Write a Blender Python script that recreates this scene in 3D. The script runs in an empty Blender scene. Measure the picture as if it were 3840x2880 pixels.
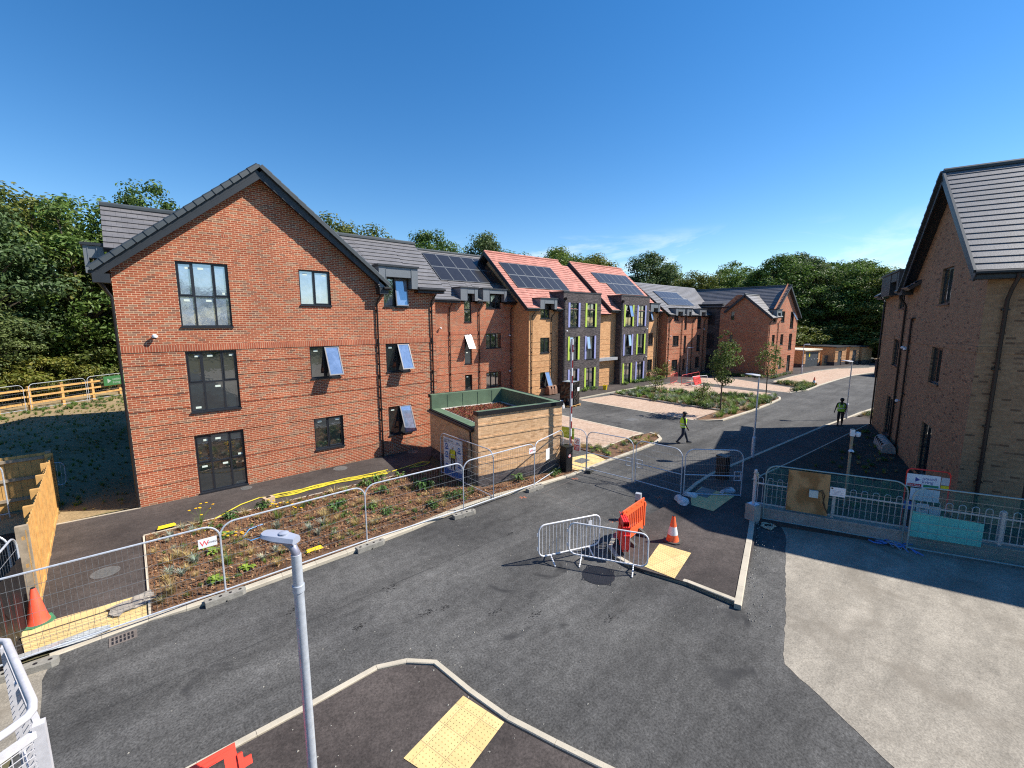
import bpy, bmesh, math, random
from mathutils import Vector, Matrix, noise
S = bpy.context.scene
COL = S.collection
R = math.radians
PI = math.pi

# ------------------------------------------------------------------ mesh helpers
class MB:
    def __init__(self):
        self.v = []; self.f = []; self.m = []
    def poly(self, pts, m=0):
        i = len(self.v); self.v += [tuple(p) for p in pts]
        self.f.append(tuple(range(i, i + len(pts)))); self.m.append(m)
    def mesh(self, verts, faces, m=0):
        i = len(self.v); self.v += [tuple(p) for p in verts]
        for f in faces:
            self.f.append(tuple(i + k for k in f)); self.m.append(m)
    def box(self, x0, y0, z0, x1, y1, z1, m=0, skip=''):
        V = [(x0,y0,z0),(x1,y0,z0),(x1,y1,z0),(x0,y1,z0),(x0,y0,z1),(x1,y0,z1),(x1,y1,z1),(x0,y1,z1)]
        F = {'b':(0,3,2,1),'t':(4,5,6,7),'f':(0,1,5,4),'k':(2,3,7,6),'l':(3,0,4,7),'r':(1,2,6,5)}
        self.mesh(V, [q for k, q in F.items() if k not in skip], m)
    def beam(self, p0, p1, w, h, m=0, up=(0,0,1)):
        p0 = Vector(p0); p1 = Vector(p1); d = (p1 - p0).normalized(); up = Vector(up)
        s = d.cross(up)
        if s.length < 1e-4: s = d.cross(Vector((0,1,0)))
        s.normalize(); u = s.cross(d).normalized()
        V = []
        for p in (p0, p1):
            for a, b in ((-1,-1),(1,-1),(1,1),(-1,1)):
                V.append(p + s*(a*w/2) + u*(b*h/2))
        self.mesh(V, [(0,1,2,3),(7,6,5,4),(0,4,5,1),(1,5,6,2),(2,6,7,3),(3,7,4,0)], m)
    def tube(self, pts, r, n=6, m=0, closed=False, caps=True):
        pts = [Vector(p) for p in pts]; k = len(pts)
        rs = r if isinstance(r, (list, tuple)) else [r]*k
        V = []; prev = None
        for i, p in enumerate(pts):
            if closed: d = pts[(i+1) % k] - pts[i-1]
            else: d = pts[min(i+1, k-1)] - pts[max(i-1, 0)]
            d.normalize()
            if prev is None:
                a = Vector((0,0,1)) if abs(d.z) < .9 else Vector((1,0,0))
                s = d.cross(a).normalized()
            else:
                s = prev - d*prev.dot(d)
                s = s.normalized() if s.length > 1e-5 else d.orthogonal().normalized()
            prev = s; u = d.cross(s)
            for j in range(n):
                t = 2*PI*(j+.5)/n
                V.append(p + (s*math.cos(t) + u*math.sin(t))*rs[i])
        F = []
        for i in range(k if closed else k-1):
            a = i*n; b = ((i+1) % k)*n
            for j in range(n):
                F.append((a+j, a+(j+1) % n, b+(j+1) % n, b+j))
        if caps and not closed:
            F.append(tuple(reversed(range(n)))); F.append(tuple(range((k-1)*n, k*n)))
        self.mesh(V, F, m)
    def prism(self, poly, z0, z1, m=0, mt=None, bottom=False):
        n = len(poly); a = sum(poly[i][0]*poly[(i+1)%n][1]-poly[(i+1)%n][0]*poly[i][1] for i in range(n))
        if a < 0: poly = poly[::-1]
        i = len(self.v)
        self.v += [(p[0],p[1],z0) for p in poly] + [(p[0],p[1],z1) for p in poly]
        for k in range(n):
            j = (k+1) % n
            self.f.append((i+k, i+j, i+n+j, i+n+k)); self.m.append(m)
        self.f.append(tuple(range(i+n, i+2*n))); self.m.append(m if mt is None else mt)
        if bottom: self.f.append(tuple(reversed(range(i, i+n)))); self.m.append(m)
    def lathe(self, prof, n=16, c=(0,0,0), m=0, sx=1, sy=1):
        V = []
        for r, z in prof:
            for j in range(n):
                t = 2*PI*j/n
                V.append((c[0]+sx*r*math.cos(t), c[1]+sy*r*math.sin(t), c[2]+z))
        F = []
        for i in range(len(prof)-1):
            for j in range(n):
                F.append((i*n+j, i*n+(j+1) % n, (i+1)*n+(j+1) % n, (i+1)*n+j))
        F.append(tuple(reversed(range(n)))); F.append(tuple(range((len(prof)-1)*n, len(prof)*n)))
        self.mesh(V, F, m)
    def text(self, s, size, o, xd, yd, m=0, center=False):
        c = bpy.data.curves.new('txt', 'FONT'); c.body = s; c.size = size
        if center: c.align_x = 'CENTER'
        t = bpy.data.objects.new('txt', c); COL.objects.link(t)
        dg = bpy.context.evaluated_depsgraph_get(); dg.update()
        me = bpy.data.meshes.new_from_object(t.evaluated_get(dg))
        o = Vector(o); xd = Vector(xd); yd = Vector(yd)
        self.mesh([o + xd*v.co.x + yd*v.co.y for v in me.vertices], [tuple(p.vertices) for p in me.polygons], m)
        bpy.data.objects.remove(t); bpy.data.curves.remove(c); bpy.data.meshes.remove(me)
    def add(self, other, mat=None):
        i = len(self.v)
        self.v += [tuple(mat @ Vector(p)) for p in other.v] if mat else other.v
        self.f += [tuple(i+k for k in f) for f in other.f]; self.m += other.m
    def cut(self, planes):
        bm = bmesh.new(); vs = [bm.verts.new(p) for p in self.v]
        for f, m in zip(self.f, self.m):
            try: bm.faces.new([vs[k] for k in f]).material_index = m
            except ValueError: pass
        for co, no in planes:
            bmesh.ops.bisect_plane(bm, geom=bm.verts[:]+bm.edges[:]+bm.faces[:], plane_co=co, plane_no=no, clear_outer=True)
        bm.verts.index_update()
        self.v = [tuple(v.co) for v in bm.verts]
        self.f = [tuple(v.index for v in f.verts) for f in bm.faces]; self.m = [f.material_index for f in bm.faces]
        bm.free()
    def build(self, name, mats, parent=None, loc=(0,0,0), rz=0, smooth=False, uv=True, angle=35):
        me = bpy.data.meshes.new(name)
        me.from_pydata(self.v, [], self.f)
        for mt in (mats if isinstance(mats, (list, tuple)) else [mats]): me.materials.append(mt)
        me.polygons.foreach_set('material_index', self.m)
        if uv and len(self.f) < 60000:
            L = me.uv_layers.new(name='UVMap').data
            Z = Vector((0,0,1))
            for p in me.polygons:
                n = p.normal
                if abs(n.z) > .985: a = Vector((1,0,0)); b = Vector((0,1,0))
                else:
                    a = Z.cross(n).normalized(); b = n.cross(a)
                for li in p.loop_indices:
                    co = me.vertices[me.loops[li].vertex_index].co
                    L[li].uv = (co.dot(a), co.dot(b))
        if smooth:
            me.polygons.foreach_set('use_smooth', [True]*len(me.polygons))
            me.set_sharp_from_angle(angle=R(angle))
        me.update()
        o = bpy.data.objects.new(name, me); COL.objects.link(o)
        o.location = loc; o.rotation_euler = (0,0,rz)
        if parent: o.parent = parent
        return o

def split_build(b, name, mats, parent=None, **k):
    """build each separate piece of b as an object of its own"""
    par = list(range(len(b.v)))
    def find(i):
        while par[i] != i: par[i] = par[par[i]]; i = par[i]
        return i
    seen = {}
    for i, p in enumerate(b.v):
        q = tuple(round(c, 3) for c in p)
        if q in seen: par[find(i)] = find(seen[q])
        else: seen[q] = i
    for f in b.f:
        for j in f[1:]: par[find(j)] = find(f[0])
    groups = {}
    for f, m in zip(b.f, b.m): groups.setdefault(find(f[0]), []).append((f, m))
    out = []
    for fs in groups.values():
        n = MB()
        for f, m in fs: n.poly([b.v[i] for i in f], m)
        out.append(n.build(name, mats, parent, **k))
    return out

def thing(name, label, cat, loc=(0,0,0), rz=0, group=None):
    o = bpy.data.objects.new(name, None); COL.objects.link(o)
    o.location = loc; o.rotation_euler = (0,0,rz); o.empty_display_size = .2
    return tag(o, label, cat, group)
def tag(o, label, cat, group=None, kind=None):
    o['label'] = label; o['category'] = cat
    if group: o['group'] = group
    if kind: o['kind'] = kind
    return o
def struct(o, label=None, kind='structure', cat=None):
    o['kind'] = kind
    if label: o['label'] = label
    if cat: o['category'] = cat
    return o
def dup(o, loc=None, rz=None, label=None, parent=None, scale=None):
    c = o.copy(); COL.objects.link(c)
    if parent: c.parent = parent
    if loc is not None: c.location = loc
    if rz is not None: c.rotation_euler = (0,0,rz)
    if scale is not None: c.scale = scale
    if label: c['label'] = label
    for ch in [x for x in bpy.data.objects if x.parent == o]:
        dup(ch, parent=c)
    return c

def arc(cx, cy, r, a0, a1, n):
    return [(cx+r*math.cos(R(a0+(a1-a0)*i/n)), cy+r*math.sin(R(a0+(a1-a0)*i/n))) for i in range(n+1)]

# ------------------------------------------------------------------ materials
def nodes(name):
    m = bpy.data.materials.new(name); m.use_nodes = True
    nt = m.node_tree; b = nt.nodes['Principled BSDF']
    return m, nt, b
def N(nt, t, **kw):
    n = nt.nodes.new('ShaderNode'+t)
    for k, v in kw.items():
        if k.startswith('i_'):
            key = k[2:]; key = int(key) if key.isdigit() else key.replace('_', ' ')
            n.inputs[key].default_value = v
        else: setattr(n, k, v)
    return n
def ramp(nt, stops, interp='LINEAR'):
    n = nt.nodes.new('ShaderNodeValToRGB'); cr = n.color_ramp; cr.interpolation = interp
    while len(cr.elements) < len(stops): cr.elements.new(.5)
    for e, (p, c) in zip(cr.elements, stops):
        e.position = p; e.color = (c[0], c[1], c[2], 1) if not isinstance(c, (int, float)) else (c, c, c, 1)
    return n
def mixc(nt, fac, a, b, mode='MIX'):
    n = nt.nodes.new('ShaderNodeMix'); n.data_type = 'RGBA'; n.blend_type = mode
    for sock, v in ((n.inputs[0], fac), (n.inputs[6], a), (n.inputs[7], b)):
        if hasattr(v, 'is_linked') or hasattr(v, 'links'): nt.links.new(v, sock)
        elif isinstance(v, (int, float)): sock.default_value = v
        else: sock.default_value = (v[0], v[1], v[2], 1)
    return n.outputs[2]
def obj_coord(nt, scale=1.0):
    g = N(nt, 'NewGeometry'); mp = N(nt, 'Mapping'); mp.inputs['Scale'].default_value = (scale,)*3
    nt.links.new(g.outputs['Position'], mp.inputs['Vector']); return mp.outputs[0]
def noise_tex(nt, scale, detail=4, rough=.6, vec=None, dist=0.0):
    n = N(nt, 'TexNoise', i_Scale=scale, i_Detail=detail, i_Roughness=rough, i_Distortion=dist)
    nt.links.new(vec if vec is not None else obj_coord(nt), n.inputs['Vector']); return n.outputs['Fac']
def bump(nt, b, h, strength=.3, dist=.02):
    n = N(nt, 'Bump', i_Strength=strength, i_Distance=dist)
    nt.links.new(h, n.inputs['Height']); nt.links.new(n.outputs[0], b.inputs['Normal'])

def mat(name, col, rough=.6, metal=0.0, var=.12, scale=3.0, bmp=0.0, bscale=40, spec=.5):
    m, nt, b = nodes(name)
    d = tuple(c*(1-var) for c in col); l = tuple(min(1, c*(1+var)) for c in col)
    rp = ramp(nt, [(.3, d), (.7, l)])
    nt.links.new(noise_tex(nt, scale, 5), rp.inputs[0]); nt.links.new(rp.outputs[0], b.inputs['Base Color'])
    b.inputs['Roughness'].default_value = rough; b.inputs['Metallic'].default_value = metal
    b.inputs['Specular IOR Level'].default_value = spec
    if bmp: bump(nt, b, noise_tex(nt, bscale, 3), bmp)
    return m

def brick_mat(name, stops, mortar, bw=.225, bh=.075, ms=.011, stain=.25, off=True, rough=.85, bstr=.5):
    """colour of each brick drawn from stops by a per-brick random number"""
    m, nt, b = nodes(name); L = nt.links.new
    uv = N(nt, 'UVMap'); uv.uv_map = 'UVMap'; sep = N(nt, 'SeparateXYZ'); L(uv.outputs[0], sep.inputs[0])
    def M(op, a, c=None):
        n = N(nt, 'Math', operation=op)
        for s, v in ((n.inputs[0], a), (n.inputs[1], c)):
            if v is None: continue
            if isinstance(v, (int, float)): s.default_value = v
            else: L(v, s)
        return n.outputs[0]
    vr = M('DIVIDE', sep.outputs[1], bh); row = M('FLOOR', vr)
    ur = M('DIVIDE', sep.outputs[0], bw)
    if off: ur = M('ADD', ur, M('MULTIPLY', M('FLOORED_MODULO', row, 2.0), .5))
    col = M('FLOOR', ur)
    cb = N(nt, 'CombineXYZ'); L(col, cb.inputs[0]); L(row, cb.inputs[1])
    wn = N(nt, 'TexWhiteNoise', noise_dimensions='2D'); L(cb.outputs[0], wn.inputs['Vector'])
    rp = ramp(nt, stops); L(wn.outputs['Value'], rp.inputs[0])
    fu = M('FRACT', ur); fv = M('FRACT', vr)
    mu = M('LESS_THAN', fu, ms/bw); mv = M('LESS_THAN', fv, ms/bh)
    mm = M('MAXIMUM', mu, mv)
    base = mixc(nt, mm, rp.outputs[0], mortar)
    st = ramp(nt, [(.3, (1-stain,)*3), (.7, (1+stain*.5,)*3)]); L(noise_tex(nt, .6, 6, .65), st.inputs[0])
    base = mixc(nt, 1.0, base, st.outputs[0], 'MULTIPLY')
    fine = ramp(nt, [(.3, .82), (.7, 1.1)]); L(noise_tex(nt, 9, 4), fine.inputs[0])
    base = mixc(nt, 1.0, base, fine.outputs[0], 'MULTIPLY')
    L(base, b.inputs['Base Color']); b.inputs['Roughness'].default_value = rough
    b.inputs['Specular IOR Level'].default_value = .25
    if bstr: bump(nt, b, M('SUBTRACT', 1.0, mm), bstr, .008)
    return m

def ground_mat(name, dark, light, big=.35, fine=60, speck=None, rough=.9, fs=.35, streak=None, bstr=.4, spec=.3, extra=None, crack=None):
    m, nt, b = nodes(name); L = nt.links.new
    pos = obj_coord(nt)
    rp = ramp(nt, [(.32, dark), (.68, light)])
    L(noise_tex(nt, big, 7, .62, pos, .4), rp.inputs[0]); base = rp.outputs[0]
    if streak:
        mp = N(nt, 'Mapping'); mp.inputs['Scale'].default_value = streak[0]; L(pos, mp.inputs['Vector'])
        sr = ramp(nt, [(.35, 1-streak[1]), (.65, 1+streak[1])]); L(noise_tex(nt, 1, 5, .6, mp.outputs[0]), sr.inputs[0])
        base = mixc(nt, 1, base, sr.outputs[0], 'MULTIPLY')
    f = noise_tex(nt, fine, 3, .7, pos)
    fr = ramp(nt, [(.3, 1-fs), (.7, 1+fs)]); L(f, fr.inputs[0])
    base = mixc(nt, 1, base, fr.outputs[0], 'MULTIPLY')
    f2 = noise_tex(nt, fine*.18, 4, .7, pos); fr2 = ramp(nt, [(.3, 1-fs*.5), (.7, 1+fs*.5)]); L(f2, fr2.inputs[0])
    base = mixc(nt, 1, base, fr2.outputs[0], 'MULTIPLY')
    if extra:                                        # stains with a shape of their own
        e = ramp(nt, [(extra[1], 0), (extra[2], 1)]); L(noise_tex(nt, extra[0], 3, .5, pos, .8), e.inputs[0])
        base = mixc(nt, e.outputs[0], base, extra[3])
    if crack:
        wp = N(nt, 'Vector'+'Math', operation='ADD'); wn = N(nt, 'TexNoise', i_Scale=1.3, i_Detail=6.0); L(pos, wn.inputs['Vector']); L(pos, wp.inputs[0]); L(wn.outputs['Color'], wp.inputs[1])
        vc = N(nt, 'TexVoronoi', feature='DISTANCE_TO_EDGE', i_Scale=crack[0]); L(wp.outputs[0], vc.inputs['Vector'])
        ck = ramp(nt, [(0, 1), (crack[1], 0)]); L(vc.outputs['Distance'], ck.inputs[0]); base = mixc(nt, ck.outputs[0], base, crack[2])
    if speck:
        vo = N(nt, 'TexVoronoi', i_Scale=speck[0]); L(pos, vo.inputs['Vector'])
        sp = ramp(nt, [(speck[1], 1), (speck[1]+.02, 0)]); L(vo.outputs['Distance'], sp.inputs[0])
        base = mixc(nt, sp.outputs[0], base, speck[2])
    L(base, b.inputs['Base Color']); b.inputs['Roughness'].default_value = rough
    b.inputs['Specular IOR Level'].default_value = spec
    bump(nt, b, f, bstr, .01)
    return m

def tile_mat(name, col, var=.18, tw=.3, th=.3, rough=.55, spec=.5):
    m, nt, b = nodes(name); L = nt.links.new
    uv = N(nt, 'UVMap'); uv.uv_map = 'UVMap'
    br = N(nt, 'TexBrick', offset=.5); L(uv.outputs[0], br.inputs['Vector'])
    br.inputs['Scale'].default_value = 1; br.inputs['Brick Width'].default_value = tw; br.inputs['Row Height'].default_value = th
    br.inputs['Mortar Size'].default_value = .008; br.inputs['Mortar Smooth'].default_value = .2; br.inputs['Bias'].default_value = 0
    br.inputs['Color1'].default_value = (*[c*(1-var) for c in col], 1); br.inputs['Color2'].default_value = (*[c*(1+var) for c in col], 1)
    br.inputs['Mortar'].default_value = (*[c*.7 for c in col], 1)
    fr = ramp(nt, [(.3, .85), (.7, 1.12)]); L(noise_tex(nt, 1.2, 6), fr.inputs[0])
    L(mixc(nt, 1, br.outputs['Color'], fr.outputs[0], 'MULTIPLY'), b.inputs['Base Color'])
    b.inputs['Roughness'].default_value = rough; b.inputs['Specular IOR Level'].default_value = spec
    bump(nt, b, noise_tex(nt, 25, 3), .15)
    return m

def glass_mat(name, tint, refl=.35, rough=.03, dirt=.25):
    """a pane: mirror reflection over whatever is behind the glass (dark room or pale protective film with sky blue in its tint)"""
    m, nt, b = nodes(name); L = nt.links.new; nt.nodes.remove(b)
    out = nt.nodes['Material Output']
    gl = N(nt, 'BsdfGlossy'); gl.inputs['Roughness'].default_value = rough; gl.inputs['Color'].default_value = (.95,.97,1,1)
    df = N(nt, 'BsdfDiffuse'); rp = ramp(nt, [(.35, tuple(c*(1-dirt) for c in tint)), (.7, tuple(min(1, c*(1+dirt)) for c in tint))])
    L(noise_tex(nt, 2.2, 6, .7, None, 1.5), rp.inputs[0]); L(rp.outputs[0], df.inputs['Color'])
    nb = N(nt, 'Bump', i_Strength=.16, i_Distance=.012); L(noise_tex(nt, 2.6, 3), nb.inputs['Height']); L(nb.outputs[0], gl.inputs['Normal'])
    fr = N(nt, 'Fresnel', i_IOR=1.5); ad = N(nt, 'Math', operation='ADD', use_clamp=True); L(fr.outputs[0], ad.inputs[0]); ad.inputs[1].default_value = refl
    mx = N(nt, 'MixShader'); L(ad.outputs[0], mx.inputs[0]); L(df.outputs[0], mx.inputs[1]); L(gl.outputs[0], mx.inputs[2])
    L(mx.outputs[0], out.inputs['Surface']); return m

def leaf_mat(name, stops, trans=.25, rough=.55):
    m, nt, b = nodes(name); L = nt.links.new
    g = N(nt, 'NewGeometry'); rp = ramp(nt, stops); L(g.outputs['Random Per Island'], rp.inputs[0])
    lo = ramp(nt, [(.35, .72), (.65, 1.2)]); L(noise_tex(nt, .45, 3), lo.inputs[0])
    base = mixc(nt, 1, rp.outputs[0], lo.outputs[0], 'MULTIPLY')
    oi = N(nt, 'ObjectInfo'); orp = ramp(nt, [(0, (.8,.88,.85)), (.5, (1,1,1)), (1, (1.18,1.05,.85))]); L(oi.outputs['Random'], orp.inputs[0])
    base = mixc(nt, 1, base, orp.outputs[0], 'MULTIPLY')
    L(base, b.inputs['Base Color']); b.inputs['Roughness'].default_value = rough; b.inputs['Specular IOR Level'].default_value = .35
    tr = N(nt, 'BsdfTranslucent'); L(base, tr.inputs['Color'])
    mx = N(nt, 'MixShader'); mx.inputs[0].default_value = trans
    L(b.outputs[0], mx.inputs[1]); L(tr.outputs[0], mx.inputs[2]); L(mx.outputs[0], nt.nodes['Material Output'].inputs['Surface'])
    return m

def net_mat(name, col, alpha):
    m, nt, b = nodes(name); b.inputs['Base Color'].default_value = (*col, 1); b.inputs['Roughness'].default_value = .7
    t = N(nt, 'BsdfTransparent'); mx = N(nt, 'MixShader')
    rp = ramp(nt, [(.3, alpha*.7), (.7, min(1, alpha*1.4))]); nt.links.new(noise_tex(nt, 1.5, 4), rp.inputs[0])
    nt.links.new(rp.outputs[0], mx.inputs[0]); nt.links.new(t.outputs[0], mx.inputs[1]); nt.links.new(b.outputs[0], mx.inputs[2])
    nt.links.new(mx.outputs[0], nt.nodes['Material Output'].inputs['Surface']); return m

RED = [(0, (.21,.085,.055)), (.07, (.25,.105,.068)), (.11, (.32,.075,.036)), (.55, (.38,.096,.044)), (.85, (.43,.122,.058)), (.88, (.28,.14,.09)), (1, (.33,.175,.11))]
M_RED = brick_mat('red_brick', RED, (.72,.50,.32), ms=.0145, stain=.22)
M_REDS = brick_mat('red_brick_soldier', [(0, (.34,.085,.045)), (1, (.44,.13,.065))], (.74,.53,.35), bw=.075, bh=.9, off=False)
OCH = [(0, (.46,.235,.11)), (.2, (.55,.29,.135)), (.7, (.62,.335,.16)), (1, (.67,.385,.19))]
M_OCH = brick_mat('ochre_brick', OCH, (.64,.43,.22), stain=.15)
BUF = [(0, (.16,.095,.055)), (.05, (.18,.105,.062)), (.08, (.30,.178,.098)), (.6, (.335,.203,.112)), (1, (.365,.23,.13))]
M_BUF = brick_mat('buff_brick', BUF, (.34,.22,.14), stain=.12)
SHD = [(0, (.50,.29,.15)), (.15, (.62,.38,.20)), (.7, (.71,.45,.25)), (1, (.75,.49,.29))]
M_SHED = brick_mat('tan_brick', SHD, (.62,.41,.24), stain=.12)
GRY = [(0, (.045,.038,.041)), (.5, (.088,.076,.078)), (1, (.13,.11,.11))]
M_GRY = brick_mat('charcoal_brick', GRY, (.09,.08,.08))
M_TILE = tile_mat('grey_roof_tile', (.145,.14,.145), var=.07, rough=.5, spec=.6)
M_TILER = tile_mat('red_roof_tile', (.45,.19,.15), rough=.7, spec=.3)
M_ANT = mat('anthracite_board', (.022,.025,.030), .45)
M_FRM = mat('anthracite_frame', (.018,.020,.026), .35, var=.05)
M_FRML = mat('grey_sash_frame', (.16,.16,.175), .4, var=.05)
M_PIPE = mat('black_pipe', (.012,.012,.014), .4)
M_ZINC = mat('grey_zinc_cladding', (.17,.185,.20), .45, var=.05, metal=.2)
M_VERGE = mat('slate_verge_cap', (.045,.055,.062), .5)
M_GLASS = glass_mat('dark_window_glass', (.013,.020,.021), .22)
M_SKYFILM = glass_mat('sky_tinted_filmed_glass', (.19,.25,.37), .34, .06, .3)  # pale film; its bluish tint paints in the reflected sky
M_PV = glass_mat('solar_glass', (.022,.022,.025), 0.0, .22, .15)
M_STICK = mat('white_sticker', (.62,.70,.62), .6, var=.03)
M_WHITE = mat('white_plastic', (.75,.76,.78), .4, var=.04)
M_DARKIN = mat('unlit_room_sheet', (.02,.02,.02), .9)  # black sheet painting the darkness of the unlit room behind open lights
M_GALV = mat('galvanised_steel', (.52,.56,.62), .4, metal=.35, var=.15, scale=14)
M_GALVD = mat('dull_galvanised_steel', (.30,.32,.34), .5, metal=.6, var=.2, scale=9)
M_WPNT = mat('white_painted_steel', (.68,.68,.70), .4, var=.08, scale=20)
M_KERB = mat('concrete_kerb', (.43,.385,.305), .9, var=.14, scale=2.2, bmp=.2)
M_CONC = mat('cast_concrete', (.32,.31,.28), .9, var=.2, scale=2.5, bmp=.3)
M_ORG = mat('orange_plastic', (.84,.135,.04), .45, var=.08)
M_REDP = mat('red_plastic', (.80,.035,.03), .4, var=.08)
M_WREF = mat('white_reflective_sleeve', (.72,.72,.75), .4, var=.06)
M_BLK = mat('black_plastic', (.015,.015,.017), .4)
M_RUB = mat('dark_rubber', (.05,.05,.045), .8, var=.25)
M_TIMB = mat('new_timber', (.55,.31,.10), .75, var=.22, scale=5)
M_TIMG = mat('weathered_timber', (.30,.24,.17), .85, var=.25, scale=6)
M_YEL = mat('yellow_plastic', (.82,.62,.02), .45, var=.08)
M_GRN = mat('green_membrane', (.095,.15,.09), .7, var=.18, scale=2)
M_LIME = mat('lime_panel', (.42,.56,.08), .45, var=.04)
M_LILAC = mat('lilac_panel', (.28,.30,.55), .45, var=.04)
M_ASPH = ground_mat('road_asphalt', (.050,.0495,.049), (.096,.0945,.091), .32, 26, speck=(5, .016, (.30,.29,.27)), streak=((.10,.9,1), .26), fs=.55, bstr=.8, extra=(.9,.64,.74,(.030,.030,.031)))
M_PATH = ground_mat('footway_tarmac', (.040,.033,.031), (.074,.062,.057), .5, 28, speck=(6, .02, (.34,.31,.26)), fs=.42, streak=((.25,.8,1), .18))
M_OLD = ground_mat('old_concrete', (.205,.184,.152), (.295,.266,.220), .45, 30, fs=.3, extra=(.8, .56, .80, (.17,.148,.118)), streak=((.4,1.6,1), .16), bstr=.4, speck=(4,.02,(.09,.08,.06)))
M_PINK = brick_mat('pink_block_paving', [(0, (.40,.28,.205)), (.5, (.45,.325,.245)), (1, (.50,.38,.295))], (.36,.27,.20), bw=.2, bh=.1, ms=.006, stain=.12, bstr=.2)
M_EDGE = mat('pale_edging', (.52,.46,.36), .9, var=.1)
M_MULCH = ground_mat('bark_mulch', (.065,.034,.018), (.21,.115,.062), 2.5, 30, fs=.7, bstr=1.0)
M_SOIL = ground_mat('dark_soil', (.020,.015,.011), (.05,.038,.028), 1.2, 18, fs=.6, bstr=1.0)
M_LAWN = ground_mat('dry_lawn', (.22,.16,.085), (.33,.245,.14), .25, 16, fs=.35, extra=(.35, .60, .72, (.15,.15,.06)), bstr=.8)
M_STEELC = mat('manhole_steel', (.16,.16,.155), .6, metal=.4, var=.3, scale=25)

def tactile_mat():
    m, nt, b = nodes('yellow_tactile_paving'); L = nt.links.new
    uv = N(nt, 'UVMap'); uv.uv_map = 'UVMap'
    mp = N(nt, 'Mapping'); mp.inputs['Scale'].default_value = (2.5, 2.5, 1); L(uv.outputs[0], mp.inputs['Vector'])
    br = N(nt, 'TexBrick', offset=0); L(uv.outputs[0], br.inputs['Vector'])
    br.inputs['Scale'].default_value = 1; br.inputs['Brick Width'].default_value = .4; br.inputs['Row Height'].default_value = .4
    br.inputs['Mortar Size'].default_value = .006
    br.inputs['Color1'].default_value = (.60,.43,.18,1); br.inputs['Color2'].default_value = (.66,.50,.23,1); br.inputs['Mortar'].default_value = (.36,.27,.13,1)
    fr = ramp(nt, [(.3, .85), (.7, 1.1)]); L(noise_tex(nt, 3, 6), fr.inputs[0])
    L(mixc(nt, 1, br.outputs['Color'], fr.outputs[0], 'MULTIPLY'), b.inputs['Base Color']); b.inputs['Roughness'].default_value = .85
    return m
M_TACT = tactile_mat()
# ------------------------------------------------------------------ ground, road, kerbs
def sheet(name, poly, z, m, kind='structure'):
    b = MB(); n = len(poly)
    a = sum(poly[i][0]*poly[(i+1)%n][1]-poly[(i+1)%n][0]*poly[i][1] for i in range(n))
    if a < 0: poly = poly[::-1]
    b.poly([(x, y, z) for x, y in poly]); return struct(b.build(name, m), None, kind)
def slab(name, poly, z0, z1, m):
    b = MB(); b.prism(poly, z0, z1); return struct(b.build(name, m))
def tactile(poly, z, ang, studs=False):
    """slab paving laid along its own kerb line, with raised blisters"""
    c, s = math.cos(-ang), math.sin(-ang); q = [(x*c-y*s, x*s+y*c) for x, y in poly]
    a = sum(q[i][0]*q[(i+1)%4][1]-q[(i+1)%4][0]*q[i][1] for i in range(4))
    if a < 0: q = q[::-1]
    b = MB(); b.poly([(x, y, 0) for x, y in q])
    xs = [p[0] for p in q]; ys = [p[1] for p in q]; st = .0667; x = math.ceil(min(xs)/st)*st+.033
    while x < max(xs):
        y = math.ceil(min(ys)/st)*st+.033
        while y < max(ys):
            if all((q[(i+1)%4][0]-q[i][0])*(y-q[i][1])-(q[(i+1)%4][1]-q[i][1])*(x-q[i][0]) > .02 for i in range(4)): b.lathe([(.0125,.0005),(.009,.006)], 6, (x,y,0), 1)
            y += st
        x += st
    return struct(b.build('tactile_paving', [M_TACT, mat('darker_blister', (.52,.385,.165), .9)], None, (0,0,z), ang))  # blisters coloured a tone darker than the slabs
def kerb(path, w=.125, z0=-.02, z1=.1, name='kerb', m=None, gap=.9):
    """a run of kerb stones along a path (offset to the left by w)"""
    b = MB(); P = [Vector((x, y)) for x, y in path]; k = len(P)
    nr = []
    for i in range(k):
        d = (P[min(i+1,k-1)] - P[max(i-1,0)]).normalized()
        nr.append(Vector((-d.y, d.x)))
    zz = z1 if isinstance(z1, (list, tuple)) else [z1]*k
    for i in range(k-1):
        L = (P[i+1]-P[i]).length; n = max(1, round(L/gap))
        for j in range(n):
            t0 = j/n; t1 = (j+1)/n - (.006/L if L > .2 else 0)
            a = P[i].lerp(P[i+1], t0); c = P[i].lerp(P[i+1], t1)
            na = nr[i].lerp(nr[i+1], t0).normalized()*w; nc = nr[i].lerp(nr[i+1], t1).normalized()*w
            za = zz[i]+(zz[i+1]-zz[i])*t0; zc = zz[i]+(zz[i+1]-zz[i])*t1
            V = []
            for p, z in ((a, za), (c, zc)):
                q = na if p is a else nc
                V += [(p.x, p.y, z0), (p.x+q.x, p.y+q.y, z0), (p.x+q.x, p.y+q.y, z), (p.x+q.x*.12, p.y+q.y*.12, z), (p.x, p.y, z-.015)]
            b.mesh(V, [(0,1,2,3,4)[::-1], (5,6,7,8,9), (0,5,6,1)[::-1], (1,6,7,2)[::-1], (2,7,8,3)[::-1], (3,8,9,4)[::-1], (4,9,5,0)[::-1]])
    return struct(b.build(name, m or M_KERB))

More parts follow.
